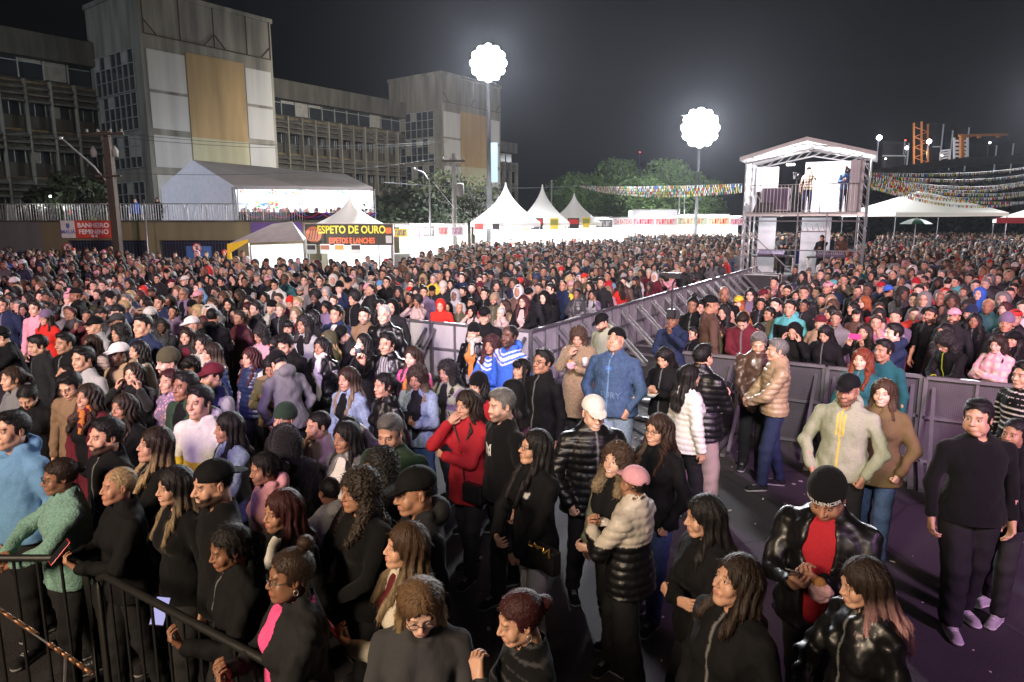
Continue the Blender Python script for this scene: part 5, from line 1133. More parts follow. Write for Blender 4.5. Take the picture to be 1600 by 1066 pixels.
# ------------------------------------------------------------------ stage barricades
AX = Vector((.5, .866, 0)); BX = Vector((.866, -.5, 0))   # along the aisle; along the barricade
MESHM = None
def meshmat():
    m, nt, bs = newmat('perforated_sheet'); bs.inputs['Roughness'].default_value = .55; bs.inputs['Metallic'].default_value = .4
    tc = N(nt, 'ShaderNodeTexCoord'); v = N(nt, 'ShaderNodeTexVoronoi'); v.inputs['Scale'].default_value = 46; v.inputs['Randomness'].default_value = 0.0; nt.links.new(tc.outputs['Object'], v.inputs['Vector'])
    c = mixc(nt, ramp(nt, v.outputs['Distance'], .25, .42), (.055,.05,.06), ramp(nt, noise(nt, 3, 4), .3, .7, (.07,.065,.075), (.12,.11,.13)))
    nt.links.new(c, bs.inputs['Base Color']); MATS['perforated_sheet'] = m; return m
MESHM = meshmat(); ALU = mat('aluminium', (.22,.21,.23), .4, .55, .3, 6)
PLY = mat('grey_sheet', (.46,.45,.46), .7, .1, .35, 2, stretch=(2,2,.5))
def barricade_parts(sheet):
    W, H = 1.06, 1.12; f = MB()
    for x in (-W/2, W/2): f.bar((x,0,.04), (x,0,H), .05)
    for z in (.06, .62, H): f.bar((-W/2,0,z), (W/2,0,z), .05 if z != H else .07, .04)
    f.bar((0,0,.06), (0,0,H), .035)
    br = MB()
    for x in (-W/2+.09, W/2-.09): br.bar((x,-.03,H-.12), (x,-1.0,.07), .042)
    fl = MB().box(-W/2,W/2,.04,.95,.0,.03).box(-W/2,-W/2+.06,-1.05,-.03,.01,.05).box(W/2-.06,W/2,-1.05,-.03,.01,.05)
    sh = MB().box(-W/2+.026,W/2-.026,.022,.030,.08,H-.03)
    return (('frame', f, ALU), ('sheet', sh, sheet), ('brace', br, ALU), ('floor_plate', fl, ALU))
def barricade(loc, rz, kind, label, group):
    r = empty('barricade', loc, rz, label, 'barricade', group); key = 'bar'+kind
    if key not in LIB: LIB[key] = [(n, b.build(n, m, r).data) for n, b, m in barricade_parts(MESHM if kind == 'm' else PLY)]
    else:
        for n, me in LIB[key]: link(n, me, None, r)
    return r
rzB = math.atan2(-.5, .866)
P0 = Vector((.33, 11.8, 0))
for k in range(17):   # crowd side is +y of each panel
    barricade(P0-BX*(1.08*(k+.5)), rzB, 'p', 'grey sheet barricade panel in the front row that bends round to the aisle', 'barricades of the long front row')
for k in range(19): barricade(P0+AX*(1.08*(k+.5))+Vector((.0,.0,0)), math.atan2(.866,.5), 'p', 'grey barricade panel with diagonal braces lining the aisle to the scaffold tower', 'barricades along the aisle')
P1 = Vector((2.27, 9.95, 0))
for k in range(8): barricade(P1+BX*(1.08*(k+.5))*1.0+Vector((0,-.05*k,0)), rzB, 'm', 'perforated barricade panel ' + ('at the aisle corner below the laughing maroon jacket man','behind the bearded man in brown leather','behind the man in beige quilted jacket','left of the man in grey green hoodie','behind the red haired woman','behind the woman in brown field jacket','between the brown field jacket and the broad man in black','nearest the picture edge behind the broad man in black')[k], 'perforated barricades before the second crowd')
for k in range(17): barricade(P1+AX*(1.08*(k+.5))+BX*.12, math.atan2(-.866,-.5), 'p', 'barricade panel with its back to the aisle, on the side of the second crowd', 'barricades on the far side of the aisle')
# ------------------------------------------------------------------ scaffold tower with cameramen
def foh():
    rz = R(-28); c = PW(1160, 440, 28); r = empty('scaffold_tower', (c.x+.1, 28.2, 0), rz, 'two storey scaffold tower with white sheet walls, roof and camera deck', 'scaffold tower')
    W, D = 4.15, 2.8; zd, zr = 3.38, 5.38
    ALT = mat('truss_metal', (.5,.49,.5), .4, .5, .2, 6); SH = mat('sheet_white', (.66,.66,.70), .6, 0, .25, 1.6, bumps=.4); SHL = SH
    def truss(name, a, b, s=.24):
        a, b = Vector(a), Vector(b); m = MB(); d = (b-a).normalized(); u = Vector((0,0,1)) if abs(d.z) < .9 else Vector((0,1,0)); p = d.cross(u).normalized(); q = p.cross(d); L = (b-a).length; n = max(2, int(L/s/1.4))
        for i in (-1,1):
            for j in (-1,1): m.tube([a+(p*i+q*j)*s/2, b+(p*i+q*j)*s/2], .022, 6)
        for k in range(n):
            for i, j, w_ in ((-1,-1,q),(1,-1,q),(-1,-1,p),(-1,1,p)):
                o = p*i*s/2+q*j*s/2; e = w_*s*(1 if (w_ == q) else 1); t0, t1 = k/n, (k+1)/n
                s0 = a.lerp(b, t0)+o; s1 = a.lerp(b, t1)+o+e
                m.tube([s0, s1], .010, 4, False)
        return m.build(name, ALT, r)
    for x in (0, W):
        for y in (0, D): truss('truss_post', (x, y, 0), (x, y, zr), .26)
    ridge = zr+.42
    for y in (0, D): truss('roof_truss', (-.1, y, zr+.05), (W/2, y, ridge+.05), .24); truss('roof_truss', (W/2, y, ridge+.05), (W+.1, y, zr+.05), .24)
    o = MB(); g = .32
    o.add([(-.35,-g,zr+.02),(W/2,-g,ridge+.25),(W+.35,-g,zr+.02),(-.35,D+g,zr+.02),(W/2,D+g,ridge+.25),(W+.35,D+g,zr+.02),(-.35,-g,zr+.16),(W/2,-g,ridge+.40),(W+.35,-g,zr+.16),(-.35,D+g,zr+.16),(W/2,D+g,ridge+.40),(W+.35,D+g,zr+.16)],
          [(0,1,4,3),(1,2,5,4),(6,9,10,7),(7,10,11,8),(0,6,7,1),(1,7,8,2),(0,3,9,6),(2,8,11,5)]); o.build('roof', mat('roof_pvc', (.78,.78,.78), .6, 0, .25, 1), r)
    MB().box(-.1,W+.1,-.1,D+.1,zd-.12,zd).build('deck', mat('deck_ply', (.09,.08,.08), .8), r)
    MB().box(-.12,W+.12,-.16,-.102,zd-.16,zd-.02).build('deck_edge', ALT, r)
    def sheet(x0, x1, y0, y1, z0, z1, nm='sheet_wall'):
        n = 24; v = []; f = []
        for k in range(n+1):
            for z in (z0, z1):
                t = k/n; w_ = .035*math.sin(t*37+z)*math.sin(t*11+2); dx, dy = (x1-x0), (y1-y0); L = math.hypot(dx, dy)
                v.append((x0+dx*t-dy/L*w_, y0+dy*t+dx/L*w_, z))
        f = [(2*k, 2*k+2, 2*k+3, 2*k+1) for k in range(n)]
        return MB().add(v, f).build(nm, SH, r, True)
    sheet(W*.44, W-.1, D-.1, D-.1, zd, zr+.1); sheet(W*.44, W*.72, D-.05, D-.05, .2, zd-.2); sheet(.0, W*.21, D*.7, D*.7, zd+.9, zr-.1); sheet(.1, W*.2, D-.3, D-.3, .2, zd-.2)
    sheet(W+.16, W+.16, .1, D-.1, zd-.6, zr); sheet(W+.16, W+.16, .1, D-.1, .2, zd-.7); sheet(-.12,-.12,.0,D,zd,zr); sheet(W*.88, W-.02, -.04, -.04, zd+.0, zr-.1)
    MB().box(-.05,W+.05,-.2,D-.2,.74,.82).box(-.05,W+.05,-.22,-.201,.66,.84).build('lower_deck', mat('deck_ply', (.09,.08,.08)), r)
    # balustrade
    b = MB(); y = -.2
    for x0, x1 in ((.1, 1.4), (1.4, 2.7), (2.7, 4.0)):
        b.tube([(x0,y,zd-.05),(x0,y,zd+1.05),(x1,y,zd+1.05),(x1,y,zd-.05),(x0,y,zd-.05)], .022, 6, False)
        n = 10
        for i in range(1, n): b.tube([(x0+(x1-x0)*i/n,y,zd-.05),(x0+(x1-x0)*i/n,y,zd+1.05)], .011, 5, False)
    b.build('balustrade', ALT, r)
    b = MB()
    for x in (0, W*.47, W*.72):
        b.tube([(x,-.25,0),(x,-.25,zd)], .026, 6)
    for z in (.9, 1.9, zd-.35): b.tube([(-.2,-.27,z),(W+.1,-.27,z)], .024, 6)
    b.tube([(.1,-.3,2.7),(2.0,-.3,.9)], .024, 6); b.tube([(W*.47,-.28,zd-.75),(W*.72,-.28,zd-.75)], .024, 6)
    for k in range(6): b.tube([(W*.47+k*.2,-.28,zd-.75),(W*.47+.1+k*.2,-.28,zd-.42),(W*.47+.2+k*.2,-.28,zd-.75)], .018, 5)
    b.build('scaffold_tube', ALT, r)
    lamp_e = emis('work_lamp', (1,.97,.95), 18)
    MB().box(W*.3,W*.3+.3,D*.4,D*.4+.1,zr-.12,zr-.05).build('work_lamp', lamp_e, r)
    Mw = Matrix.Translation(r.location) @ Matrix.Rotation(rz, 4, 'Z'); bpy.context.view_layer.update()
    lamp('POINT', 'tower_lamp', Mw @ Vector((W*.35, .5, zr-.2)), 420, (1,.94,.96), shadow_soft_size=.2); lamp('POINT', 'tower_lamp', Mw @ Vector((W*.75, .6, zr-.3)), 300, (1,.94,.96), shadow_soft_size=.2)
    lamp('POINT', 'tower_lamp', Mw @ Vector((W*.3, .6, zd-.4)), 170, (.95,.95,1), shadow_soft_size=.2)
    # things on and under the deck, each its own
    def thing(name, pos, lab, cat, build, rzz=0):
        e = empty(name, Mw @ Vector(pos), rz+rzz, lab, cat); build(e); return e
    blk = mat('case_black', (.03,.028,.035), .6, 0, .2, 6); pur = mat('case_purple', (.12,.08,.16), .6, 0, .2, 6)
    def case(w_, d_, h_, m=blk):
        def f(e):
            MB().box(-w_/2,w_/2,-d_/2,d_/2,.06,h_).build('case_body', m, e); q = MB()
            for x in (-w_/2,w_/2):
                for y_ in (-d_/2,d_/2): q.bar((x,y_,.06), (x,y_,h_), .04)
            for z in (.08,h_): 
                for y_ in (-d_/2,d_/2): q.bar((-w_/2,y_,z), (w_/2,y_,z), .035)
            q.build('metal_edge', ALT, e)
            for x in (-w_/2+.1,w_/2-.1):
                for y_ in (-d_/2+.1,d_/2-.1): MB().lathe([(0,0),(.03,0),(.03,.06),(0,.06)], 8, (x,y_,0)).build('caster', blk, e)
        return f
    thing('flight_case', (1.0,.5,zd), 'tall purple black flight case on the upper deck of the scaffold tower', 'flight case', case(1.0,.6,.95,pur))
    thing('loudspeaker', (.62,.1,zd), 'black wedge loudspeaker behind the deck railing', 'loudspeaker', lambda e: (MB().add([(-.4,-.2,0),(.4,-.2,0),(.4,.25,0),(-.4,.25,0),(-.3,-.05,.38),(.4,-.05,.38),(.4,.25,.38),(-.3,.25,.38)], [(3,2,1,0),(0,1,5,4),(1,2,6,5),(2,3,7,6),(3,0,4,7),(4,5,6,7)]).build('cabinet', blk, e), MB().box(-.25,.35,-.215,-.205,.06,.3).build('grille', DST, e)))
    thing('flight_case', (.75,-.75,0), 'wide black flight case on the ground under the tower', 'flight case', case(1.5,.8,.95))
    thing('flight_case', (3.3,-.7,0), 'pale edged equipment case under the tower beside the technicians', 'flight case', case(1.3,.7,.75,pur))
    def desk(e):
        MB().box(-.8,.8,-.3,.3,.78,.84).build('table_top', blk, e)
        for x in (-.75,.75):
            for y_ in (-.26,.26): MB().bar((x,y_,0), (x,y_,.78), .04).build('leg', ALT, e)
    thing('work_table', (1.1,.25,.82), 'black work table under the tower with mixing gear', 'table', desk); thing('work_table', (3.15,.25,.82), 'second black work table beside the ladder frame', 'table', desk)
    def mixer(e):
        MB().add([(-.5,-.3,0),(.5,-.3,0),(.5,.3,0),(-.5,.3,0),(-.5,-.3,.06),(.5,-.3,.06),(.5,.3,.22),(-.5,.3,.22)], [(3,2,1,0),(0,1,5,4),(1,2,6,5),(2,3,7,6),(3,0,4,7),(4,5,6,7)]).build('console_body', pur, e)
        q = MB()
        for i in range(14):
            for j in range(5): q.box(-.46+i*.068,-.44+i*.068,-.24+j*.1,-.2+j*.1,.08+j*.027,.10+j*.027)
        q.build('knobs', ALT, e)
    thing('mixing_console', (1.0,.25,1.67), 'mixing console on the work table under the tower', 'mixing console', mixer); thing('mixing_console', (3.2,.25,1.67), 'second console on the table beside the ladder frame', 'mixing console', mixer)
    thing('fire_extinguisher', (2.3,-.6,0), 'red fire extinguisher standing by the foot of the scaffold tower', 'extinguisher', lambda e: (MB().lathe([(0,0),(.08,.0),(.085,.05),(.085,.38),(.05,.46),(.02,.5),(0,.5)], 12).build('cylinder', mat('ext_red', (.5,.02,.02), .3), e, True), MB().box(-.06,.03,-.02,.02,.5,.56).build('valve', blk, e)))
    def tripod_cam(e):
        q = MB()
        for a in (0.3, 2.4, 4.5): q.tube([(0,0,1.25),(math.cos(a)*.42,math.sin(a)*.42,0)], .018, 6)
        q.build('tripod', blk, e); MB().box(-.09,.09,-.18,.18,1.3,1.52).build('camera_body', blk, e); MB().tube([(0,-.18,1.42),(0,-.36,1.42)], [.055,.065], 10).build('lens', blk, e); MB().box(-.14,-.09,-.05,.02,1.42,1.56).build('viewfinder', blk, e); MB().tube([(0,.18,1.36),(.12,.45,1.2)], .012, 6).build('pan_handle', blk, e)
    thing('video_camera', (1.75,.35,zd), 'video camera on a tripod on the upper deck, aimed at the stage', 'camera', tripod_cam, R(20))
    def hand_cam(e): MB().box(-.09,.09,-.14,.14,-.07,.09).build('camera_body', blk, e); MB().tube([(0,-.14,0),(0,-.3,0)], .05, 10).build('lens', blk, e)
    thing('video_camera', (3.5,.05,zd+1.52), 'black video camera held up by the man in blue on the upper deck', 'camera', hand_cam, R(25))
    return Mw, zd, W
FOH = foh()
# ------------------------------------------------------------------ pit barriers and stage edge nearest the camera
a = pix(150, 893, z=1.08); dv = Vector((.84, -.54, 0))
for k, (off, lab) in enumerate(((0,'galvanised pit barrier with rounded corner and upright bars closest to the seated dark shapes'), (-2.32,'pit barrier at the far end of the row, nearly lost in the dark'), (2.3,'pit barrier below the woman with braided bun, only its corner lit'))):
    c = a+dv*(1.1+off) if k != 1 else pix(131, 872, z=1.08)+Vector((-1.1,0,0)); pb_ = make_barrier((c.x, c.y, 0), math.atan2(dv.y, dv.x) if k != 1 else 0, lab, 'pit barriers at the stage')
    for ch in pb_.children: ch.data = cached('dk'+ch.name.split('.')[0], lambda: ch.data.copy()); ch.data.materials[0] = mat('shaded_steel', (.035,.035,.035), .5, .6, .3, 5)  # darkened copy of the barrier metal, the gloom of the pit put into its colour
r = empty('stage_rail', (-2.4, 2.75, 0), 0, 'segmented metal rail with orange light put into its colour along the dark stage edge', 'rail'); p0, p1 = pix(-40, 928, z=1.3)-r.location, pix(60, 993, z=1.3)-r.location; p2, p3 = pix(76, 1006, z=1.3)-r.location, pix(146, 1054, z=1.3)-r.location
GLINT = mat('orange_glint_rail', (.26,.13,.07), .45, .8, .2, 20); b = MB()  # orange light reflected by the metal rail, put into its base colour
for a_, b_ in ((p0,p1),(p2,p3)):
    for k in range(6): b.tube([a_.lerp(b_, k/6+.01), a_.lerp(b_, (k+1)/6-.02)], .009, 8)
b.build('rail_segment', GLINT, r, True); q = a_.lerp(b_, .4); MB().tube([q, (q.x-.1,q.y-.1,.1)], .007, 6).tube([p0, p3], .004, 6).build('support', ALU, r)
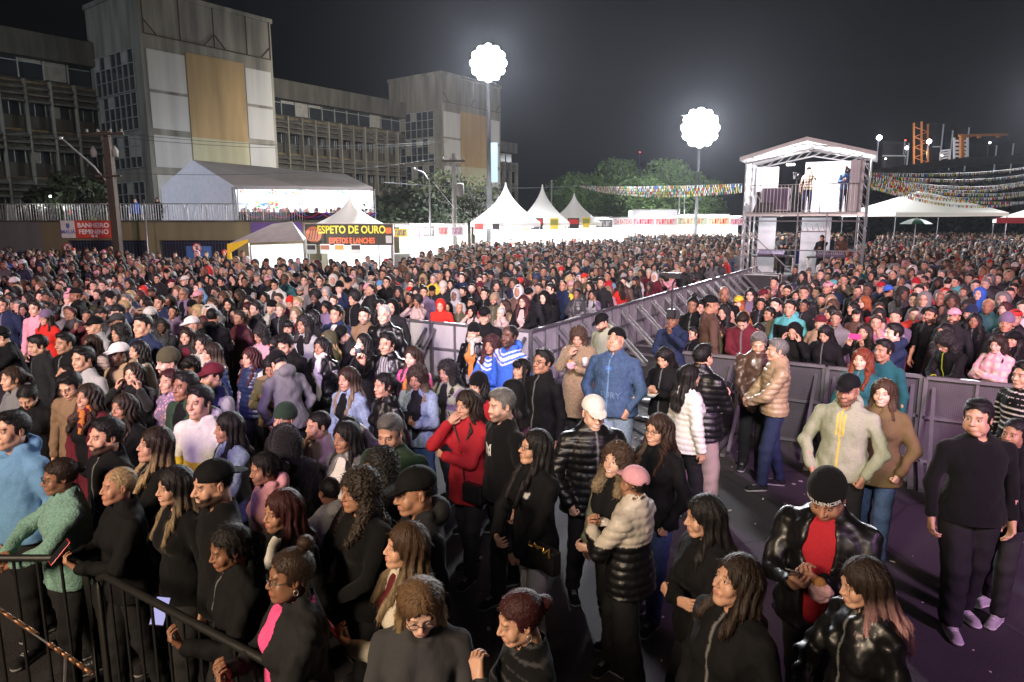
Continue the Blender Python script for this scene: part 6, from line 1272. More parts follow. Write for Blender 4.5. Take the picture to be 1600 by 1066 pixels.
# ------------------------------------------------------------------ the people nearest the stage, one line each:
# photo x, y of the head top; sex+skin; hair:colour; top:colour; turn towards the stage; options | label
NEAR = '''
655 893 F0 long:l:y sweater:G 5 hp=24 glasses=1 pat=hood h=1.60 bw=1.15 arms=phone,phone hy=-5 legs=jeans | woman with blonde tipped hair and clear glasses bowing over her phone in charcoal knit
822 918 F1 bun:m sweater:K:G 72 pat=stripes hp=14 arms=sip,down earring=1 h=1.56 bw=1.1 | woman with auburn bun and round earring eating, in dark pinstriped sweater
452 838 F3 dreadbun:x openj:k 78 glasses=1 inner=P arms=phone,phone h=1.60 bw=1.22 earring=1 tm=cloth | woman with braids tied on top, black glasses, coral top under black jacket
632 812 F1 long:b:e openc:c 78 inner=m arms=phone,down hp=-6 earring=1 h=1.60 pc=n | woman with straight brown hair and cream coat holding a red phone
1150 864 F1 shoulder:d jacket:K:g 42 pat=zip hp=-14 h=1.60 bw=1.15 hy=12 | woman with dark brown hair looking up, zipped black jacket, closest to the purple asphalt
1362 868 F1 long:d:p leather:K 48 arms=down,clasp hp=12 hy=14 h=1.58 | woman with pink blonde lengths in shiny black leather jacket
1300 724 M2 short:k openj:K 12 hat=beanie hatc=K beard=1 inner=r arms=eat,phone hp=30 h=1.74 bw=1.22 tm=leather | man in black beanie lettered INFLUENCER, open leather jacket over red shirt, eating
1108 768 F1 long:k jacket:K 52 hy=18 hp=6 arms=under,fold h=1.60 | woman with long black hair in black coat, arms folded, at the dark asphalt edge
990 722 M2 short:k puffer:z:K 118 hat=cap hatc=p pat=block hp=-6 arms=eat,eat h=1.52 hy=24 legs=loose | boy seen from behind in pink cap and two tone pale and black puffer
962 686 F0 curly:b:e jacket:K 46 smile=1 hy=-14 hp=-8 arms=clasp,down h=1.60 pat=sleeves tc2=h | smiling woman with light curly hair, black vest with grey green sleeves
927 610 M0 short:b puffer:K -18 hat=cap hatc=W smile=1 hp=10 h=1.72 bw=1.12 arms=pocket,pocket | laughing man in white cap and dark quilted puffer looking down
1030 642 F1 wavy:x jacket:K 38 glasses=1 smile=1 h=1.64 arms=pocket,pocket pc=b | smiling woman with round glasses and reddish brown hair in zipped black jacket
836 668 F1 curtain:k jacket:K:W 52 glasses=1 hp=-8 hy=16 arms=low,clasp pc=W legs=slim h=1.66 pat=logo hem=.80 | woman with waist long black hair and glasses, black windbreaker, white trousers
786 603 M0 fade:g sweater:K 62 smile=1 beard=1 h=1.74 bw=1.1 hp=4 | grey haired man laughing, black sweatshirt with white crossed letters on the chest
731 604 F1 wavy:d coat:r 42 arms=fold,face hp=6 h=1.70 hem=.74 | woman in red knee coat covering her mouth with one hand
653 720 M2 short:k hoodie:k 74 hat=cap hatc=K hp=6 h=1.78 arms=down,down | young man in black cap and plain black hoodie, seen in profile
560 724 F2 longcurl:d sweater:K 52 arms=clasp,clasp bw=1.18 h=1.64 hy=8 earring=1 | woman with curly brown hair and black sweater clasping her hands
441 760 F2 shoulder:m openc:K 52 inner=W hy=12 h=1.60 earring=1 | woman with plum hair, white turtleneck and black coat
414 702 F2 ponytail:k hoodie:p:W 74 pat=strings h=1.50 hp=6 | girl in pink hoodie with yellow tied ponytail facing away from the braids
514 742 M3 buzz:k hoodie:s 150 h=1.34 | small child in pale hoodie seen from behind between two women
612 642 M1 fade:g sweater:V 28 arms=down,chin hp=16 h=1.72 bw=1.15 | man in dark green sweater resting his chin on his hand
577 630 M3 short:k sweater:v 40 hp=52 lean=18 h=1.66 | boy bowing his head, dark skin, mauve sweater
541 655 F2 shoulder:k openj:g 40 inner=W hy=10 arms=down,down h=1.58 tm=leather | woman with straight black bob, open grey jacket and white top
497 638 F1 slick:k jacket:q 66 smile=1 arms=face,down h=1.62 earring=1 | laughing woman with hair pulled back in beige jacket, fingers at her chin
443 627 F1 short:k jacket:a 40 hat=beanie hatc=V h=1.62 hp=-4 | woman in dark green beanie behind a black fur hood
446 660 F3 short:k fur:K 170 hat=furhood hatc=K h=1.62 | person hidden in a black fur hood, seen from behind
334 710 M1 short:k sweater:K 72 hat=backcap hatc=K beard=2 smile=1 h=1.74 hp=4 | bearded man in backwards black cap laughing next to a smiling woman
272 724 F1 long:k:e sweater:K 64 smile=1 h=1.60 earring=1 hy=8 | smiling woman with ash blonde tips and pearl earring in black
182 726 F2 buzz:y jacket:K 76 h=1.58 bw=1.1 arms=phone,phone hp=-4 | person with cropped bleached hair holding up a red phone
237 664 F1 long:d:y jacket:K 78 h=1.66 hp=-10 arms=clasp,down | woman with streaked blonde hair, black coat and white wristband
92 712 F3 bun:d jacket:j 80 glasses=1 h=1.56 bw=1.15 arms=lean,lean hp=2 tm=fur | woman in fluffy mint jacket with glasses leaning forward
14 640 M1 fade:k hoodie:u:b 56 h=1.74 bw=1.15 hp=-6 | man in sky blue hoodie at the edge of the crowd
134 597 F2 wavy:d openc:m 46 smile=1 scarf=o scarf2=m inner=K bw=1.15 h=1.62 hp=-8 | smiling woman in burgundy coat with orange patterned scarf
162 650 M1 short:k jacket:K 64 beard=2 h=1.74 hp=-4 | man with full black beard and dark jacket behind bleached hair person
356 640 F2 long:k jacket:N 70 h=1.60 arms=phone,phone hy=6 tm=denim | woman with long black hair in pale denim jacket holding a phone
309 600 M1 short:k hoodie:W:y 38 pat=lower h=1.74 hp=-4 smile=1 pc=k | man in white hoodie with mustard lower half
287 578 M3 short:k openj:V 52 inner=K h=1.72 hp=-4 tm=cloth | dark skinned man in open bottle green jacket beside the white hoodie man
264 574 F1 ponytail:m jacket:v:p 58 pat=dots h=1.62 hp=-4 | woman in glittering pink sequinned jacket, profile
331 562 M1 short:k openj:n 62 hat=cap hatc=m hatc2=b inner=m h=1.70 pat=sleeves tc2=s tm=cloth | young man in maroon and blue cap and varsity jacket with grey sleeves
262 541 M0 short:b jacket:k 66 hat=beanie hatc=a beard=2 h=1.74 hp=4 | man with long beard and olive beanie in dark coat
206 564 F1 wavy:d coat:K 30 arms=cheek,cheek smile=1 h=1.62 hp=-4 tm=fur | woman in black fur collared coat holding both hands to her face
184 531 M4 short:k hoodie:e 56 hat=cap hatc=W h=1.74 bw=1.15 beard=1 | dark skinned man in white cap with black patch and beige hoodie
112 577 M1 short:k jacket:E 40 glasses=1 hp=22 h=1.70 | man with glasses looking down in brown jacket
45 597 F1 bun:k jacket:K 30 hp=30 h=1.60 | woman in black looking down, partly lost in shadow
128 538 M1 fade:k shirt:s 52 h=1.74 | man with fade haircut in light grey shirt
18 570 F1 ponytail:x hoodie:g 72 h=1.62 | woman with hair tied back in grey hoodie, profile at the crowd edge
100 566 F2 slick:k jacket:x 66 hp=-12 h=1.58 | woman leaning her head back in brown jacket, lit only faintly
142 520 F1 long:x tee:q:x 50 pat=stripes h=1.62 | woman with long dark hair in dusty pink top with brown straps
100 517 M2 fade:k jacket:K 56 h=1.72 inner=s | young man in black jacket over white t shirt looking sideways
70 482 F1 shoulder:d coat:R 42 hat=beanie hatc=v glasses=1 h=1.62 smile=1 | woman in bright red coat and mauve beanie
54 468 M0 short:d jacket:p 40 h=1.74 | man in pale pink jacket just behind the mauve beanie
107 454 F0 long:y fur:W 52 hat=pombeanie hatc=p arms=fold,under h=1.66 hp=2 | woman in pink bobble hat and white fleece with folded arms
3 463 M1 short:d jacket:n 30 h=1.74 bw=1.1 | man in navy jacket at the extreme edge before the sheet barricade
24 505 M1 short:k jacket:K 88 hat=cap hatc=K lean=14 arms=face,down h=1.74 | man in dark cap bending forward with striped cuffs
118 447 M3 short:k coat:K 100 hat=cap hatc=K h=1.80 bw=1.15 | tall man in black behind the pink bobble hat
172 452 M1 short:k jacket:G:s 4 hat=cap hatc=K pat=trim h=1.76 bw=1.1 | security man in dark cap and grey jacket with white piping
197 457 M1 short:g blazer:q 42 inner=W h=1.76 bw=1.1 | grey haired man in brown tweed blazer and white shirt
147 491 M1 short:k jacket:s:K 60 hat=cap hatc=K pat=block h=1.74 | man in black cap and grey, white and black jacket
182 486 M2 short:k jacket:k 58 hat=cap hatc=G h=1.72 | man in dark grey cap behind a woman with curly hair
185 502 F1 curly:k jacket:k 54 h=1.62 | woman with curly black hair looking sideways, dark jacket
221 508 F2 long:k openj:K 44 smile=1 inner=s h=1.62 earring=1 tm=nylon | grinning woman with black hair and pearl earring
222 489 M1 fade:k jacket:n 50 h=1.80 | tall man with flat top fade behind the grinning woman
214 530 F1 wavy:k jacket:z 60 h=1.60 hp=-4 | woman with long black hair in cream jacket beside the olive beanie
290 509 F1 long:d coat:k 20 smile=1 inner=m h=1.64 pat=open tm=fur | cheerful woman with long hair and black fur edged coat over rust top
315 520 F1 wavy:k fur:c 34 smile=1 h=1.62 | smiling woman with cream fleece collar
331 533 F1 long:d:e puffer:b 66 h=1.62 hy=14 | woman with dark blonde hair in glossy blue puffer
300 553 F2 fringe:k hoodie:k 40 h=1.56 hp=18 | woman with black hair parted in the middle looking down
298 491 M1 short:d jacket:k 54 hat=cap hatc=W h=1.74 | man in white cap with small logo behind the cheerful woman
331 479 M2 buzz:k hoodie:K:R 205 h=1.76 arms=fold,under pat=print | man turned away in black hoodie with red print on the back
299 467 F3 short:k jacket:a 36 hat=beanie hatc=K h=1.62 | dark skinned woman in black beanie and olive jacket
269 476 F2 slick:k hoodie:v 30 arms=clasp,clasp h=1.58 hp=-8 | girl in mauve hoodie with hands folded at her chest
248 460 M1 short:d hoodie:n 34 h=1.72 | young man in navy hoodie with round chest print before the sheet barricade
286 448 M2 buzz:g openj:v 38 inner=K h=1.72 tm=cloth glasses=1 | man with shaved grey hair in open mauve jacket
309 451 M3 short:k jacket:K 40 hat=cap hatc=p glasses=1 h=1.76 bw=1.12 | man in white cap and dark glasses behind the black beanie woman
391 540 F1 wavy:m vest:n:z 52 pat=sleeves tc2=z h=1.60 | woman with dark red hair in navy vest and beige sleeves
409 506 F2 curly:k coat:p 58 arms=phone,phone hp=16 h=1.60 tm=fur | woman in pale pink fluffy coat looking at her hands
424 553 F2 long:k jacket:a:E 16 pat=camo arms=phone,phone hp=26 h=1.58 | woman in camouflage jacket tapping a phone
449 548 M1 short:k hoodie:g:G 150 hat=pombeanie hatc=K hp=30 lean=14 h=1.66 arms=pocket,pocket | person in grey hoodie and black bobble beanie leaning over the camouflage jacket
448 518 M1 short:k jacket:K 36 hp=24 h=1.74 | man with thick hair looking down in black behind the bobble beanie
432 523 F2 wavy:k jacket:G 40 hp=16 h=1.58 | woman in dark grey looking down beside the thick haired man
450 498 F1 fringe:k jacket:K 14 smile=1 h=1.60 | smiling woman with blunt fringe in black
475 489 M2 curly:k openj:s:K 44 inner=K smile=1 h=1.72 tm=cloth | young man with curly hair, black and silver jacket, mouth open
502 524 F2 wavy:k openj:K 36 inner=W h=1.64 scarf=W | woman with white scarf and black leather jacket
512 513 F0 wavy:y coat:a 60 h=1.60 hat=hood hatc=a | woman with golden hair in olive hooded coat, turned away
525 475 M1 short:k openj:n 32 inner=c h=1.78 tm=nylon | young man in navy and blue jacket over pale yellow t shirt
547 502 M0 short:k jacket:k 46 hat=cap hatc=K hp=32 h=1.72 lean=10 | man in black cap bending his head down
569 478 M0 fade:k jacket:E 20 beard=1 h=1.76 | man with trimmed beard in brown jacket looking across
600 475 M0 short:w leather:K 24 h=1.80 bw=1.1 | silver haired man in black leather jacket before the purple barricade
566 519 F0 long:k coat:K 50 arms=face,face h=1.60 hp=-8 | woman in black with both hands pressed to her mouth
605 516 M1 short:k openj:K 34 inner=s inpat=stripes inner2=K arms=down,phonehi h=1.78 bw=1.1 | man holding up a phone with its torch shining, striped shirt
645 538 F0 long:x openj:P 34 h=1.64 inner=o tm=cloth | woman with long brown hair in coral pink jacket before the purple barricade
543 570 F1 long:x:e openj:N 44 inner=K smile=.4 h=1.62 tm=denim | woman with two tone hair in pale denim jacket over red and black top
601 579 F1 ponytail:k leather:K 56 h=1.64 hy=6 | woman in black leather jacket with sleek tied hair, chin raised
652 567 F2 longcurl:x:e openj:N 22 arms=phone,phone hp=12 h=1.60 tm=denim pc=b | woman with caramel curls in denim holding a dark phone
700 557 F1 longcurl:k openj:h:v 40 hp=10 h=1.62 pat=camo tm=cloth | woman with long black curls in grey and lilac jacket
747 579 F1 wavy:k sweater:r 40 hat=beanie hatc=K h=1.58 | woman in black beanie behind the red coat
740 502 F1 short:k openj:K 26 hat=beanie hatc=K scarf=z inner=o smile=1 h=1.64 | woman in black beanie, leather jacket, beige scarf and orange top
757 476 M1 short:k jacket:K:s 10 hat=cap hatc=K glasses=1 h=1.78 bw=1.12 pat=logo | security man in black cap with white emblem
768 520 F2 curly:m hoodie:B:W 30 pat=chev arms=phone,phone h=1.62 | woman with dark red braids in blue hoodie with white chevrons
796 506 M4 buzz:k hoodie:B:W 42 pat=chev beard=1 hp=-6 h=1.76 | dark skinned man in blue hoodie with white chevrons
814 558 F1 fringe:k jacket:k 46 hp=-6 h=1.58 | woman with black fringe gazing up in dark coat
848 544 M2 short:k jacket:K 48 glasses=1 hp=-8 h=1.72 | man with sunglasses in black looking up
800 588 F1 long:k shirt:p 120 h=1.60 tm=nylon hat=hood hatc=K | person in shiny pale pink jacket under a black hood, turned away
905 507 F1 curly:b fur:e 14 hp=20 arms=eat,sip h=1.68 hem=.5 | woman in long beige fur coat looking down at a pink paper wrap
944 486 M1 short:k hoodie:h 50 hat=cap hatc=K beard=2 hp=20 h=1.74 | man with thick black beard and cap in olive jacket
962 508 M1 bald:k jacket:b:u 22 hat=backcap hatc=K hp=-14 h=1.86 bw=1.3 arms=pocket,pocket pc=N legs=loose pat=zip tm=denim | heavy man in quilted blue jacket and jeans with chin raised
1041 540 F1 long:k jacket:K 28 arms=eat,eat hp=22 h=1.62 | woman in black eating from a small bowl before the aisle corner
1099 535 M1 fade:k puffer:K -142 arms=down,phone h=1.80 bw=1.12 pc=q legs=loose shoe=W | man in black quilted puffer and beige trousers seen from behind
1078 566 F1 long:k puffer:W -120 h=1.60 | person in white puffer mostly hidden behind the black puffer man
1187 516 M1 short:g leather:x 2 smile=1 hp=20 beard=1 arms=clasp,low h=1.76 | bearded man in brown leather jacket smiling down
1217 527 M1 fade:g puffer:e 76 h=1.72 arms=clasp,clasp pc=n hem=.9 shoe=k shoe2=s | man in beige quilted jacket turned to his bearded friend
1328 578 M2 short:k hoodie:h:y 14 hat=cap hatc=K pat=strings hp=4 h=1.76 bw=1.12 arms=pocket,pocket beard=1 | man in black cap and grey green hoodie with yellow strings
1383 588 F0 shoulder:b jacket:J 10 smile=1 arms=pocket,pocket h=1.68 pc=b bw=1.12 tm=cloth hem=.78 | young woman in brown field jacket and jeans smiling
1349 541 F0 wavy:r jacket:t 20 smile=.5 h=1.67 | woman with curly red hair leaning into the man in teal
1384 528 M2 short:k sweater:t 26 arms=down,down h=1.70 hy=12 | man in dark teal sweater embracing a red haired woman
1538 621 M1 short:k sweater:K -28 h=1.76 bw=1.22 arms=down,down hy=42 shoe=s shoe2=W pc=k legs=loose hand=relax | broad man in black sweater with white ear stud, pale sneakers
1590 650 F2 slick:k jacket:K 26 smile=1 h=1.62 arms=side,down shoe=s shoe2=W pc=k | smiling woman with arm round the broad man in black
1053 480 M3 short:k jacket:n 20 hat=beanie hatc=G arms=phonehi,clasp h=1.72 hp=8 | cameraman in grey beanie holding a camera rig above his head
1168 482 M0 short:d jacket:m 16 beard=1 smile=1 hp=30 arms=lean,leanx h=1.80 bw=1.15 lean=12 | man in maroon jacket laughing down over the barricade corner
1243 501 F1 short:k hoodie:K 20 hat=hood hatc=K arms=cheek,cheek hp=16 h=1.62 | person in black hood resting cheeks on both hands
1292 505 F1 long:k coat:K 18 hp=24 h=1.64 | pale woman with long black hair bowing her head in black
1352 503 F1 wavy:d jacket:K 16 arms=phonehi,phonehi h=1.62 | woman filming with a bright pink phone held level
1399 503 M0 short:k hoodie:n:s 62 pat=print h=1.76 bw=1.12 arms=leanx,lean | man in navy hoodie turned sideways at the perforated barricade
1500 514 M1 curly:k jacket:K:Y 48 glasses=1 hp=26 pat=zip h=1.72 arms=lean,leanx lean=14 | man with glasses in black jacket with lime zip leaning on the barricade
1562 520 F0 wavy:d coat:z:p 24 pat=plaid hp=10 smile=.5 h=1.60 arms=fold,phone | woman with hair up and long earrings in beige and pink checked coat
1587 513 F1 long:k jacket:K 30 hat=bucket hatc=K smile=1 h=1.58 | smiling woman in wide black hat behind the checked coat
1606 562 M1 short:k jacket:K:W 40 pat=stripes h=1.74 | person with white sleeve stripes cut by the picture edge
592 693 F3 longcurl:k sweater:K 60 h=1.60 | person with thick dark curls turned away under the green sweater man
362 812 F3 ponytail:k jacket:K 76 hp=10 h=1.52 arms=phone,down | dark skinned woman in black pointing with a pink wristband, in deep shadow
60 520 M1 short:k jacket:k 70 h=1.68 hp=10 | man in the shadows in front of the red coat, dark jacket
190 612 F2 wavy:d coat:K 50 h=1.58 hp=-4 | woman in plain black standing between scarf woman and sequinned jacket
'''
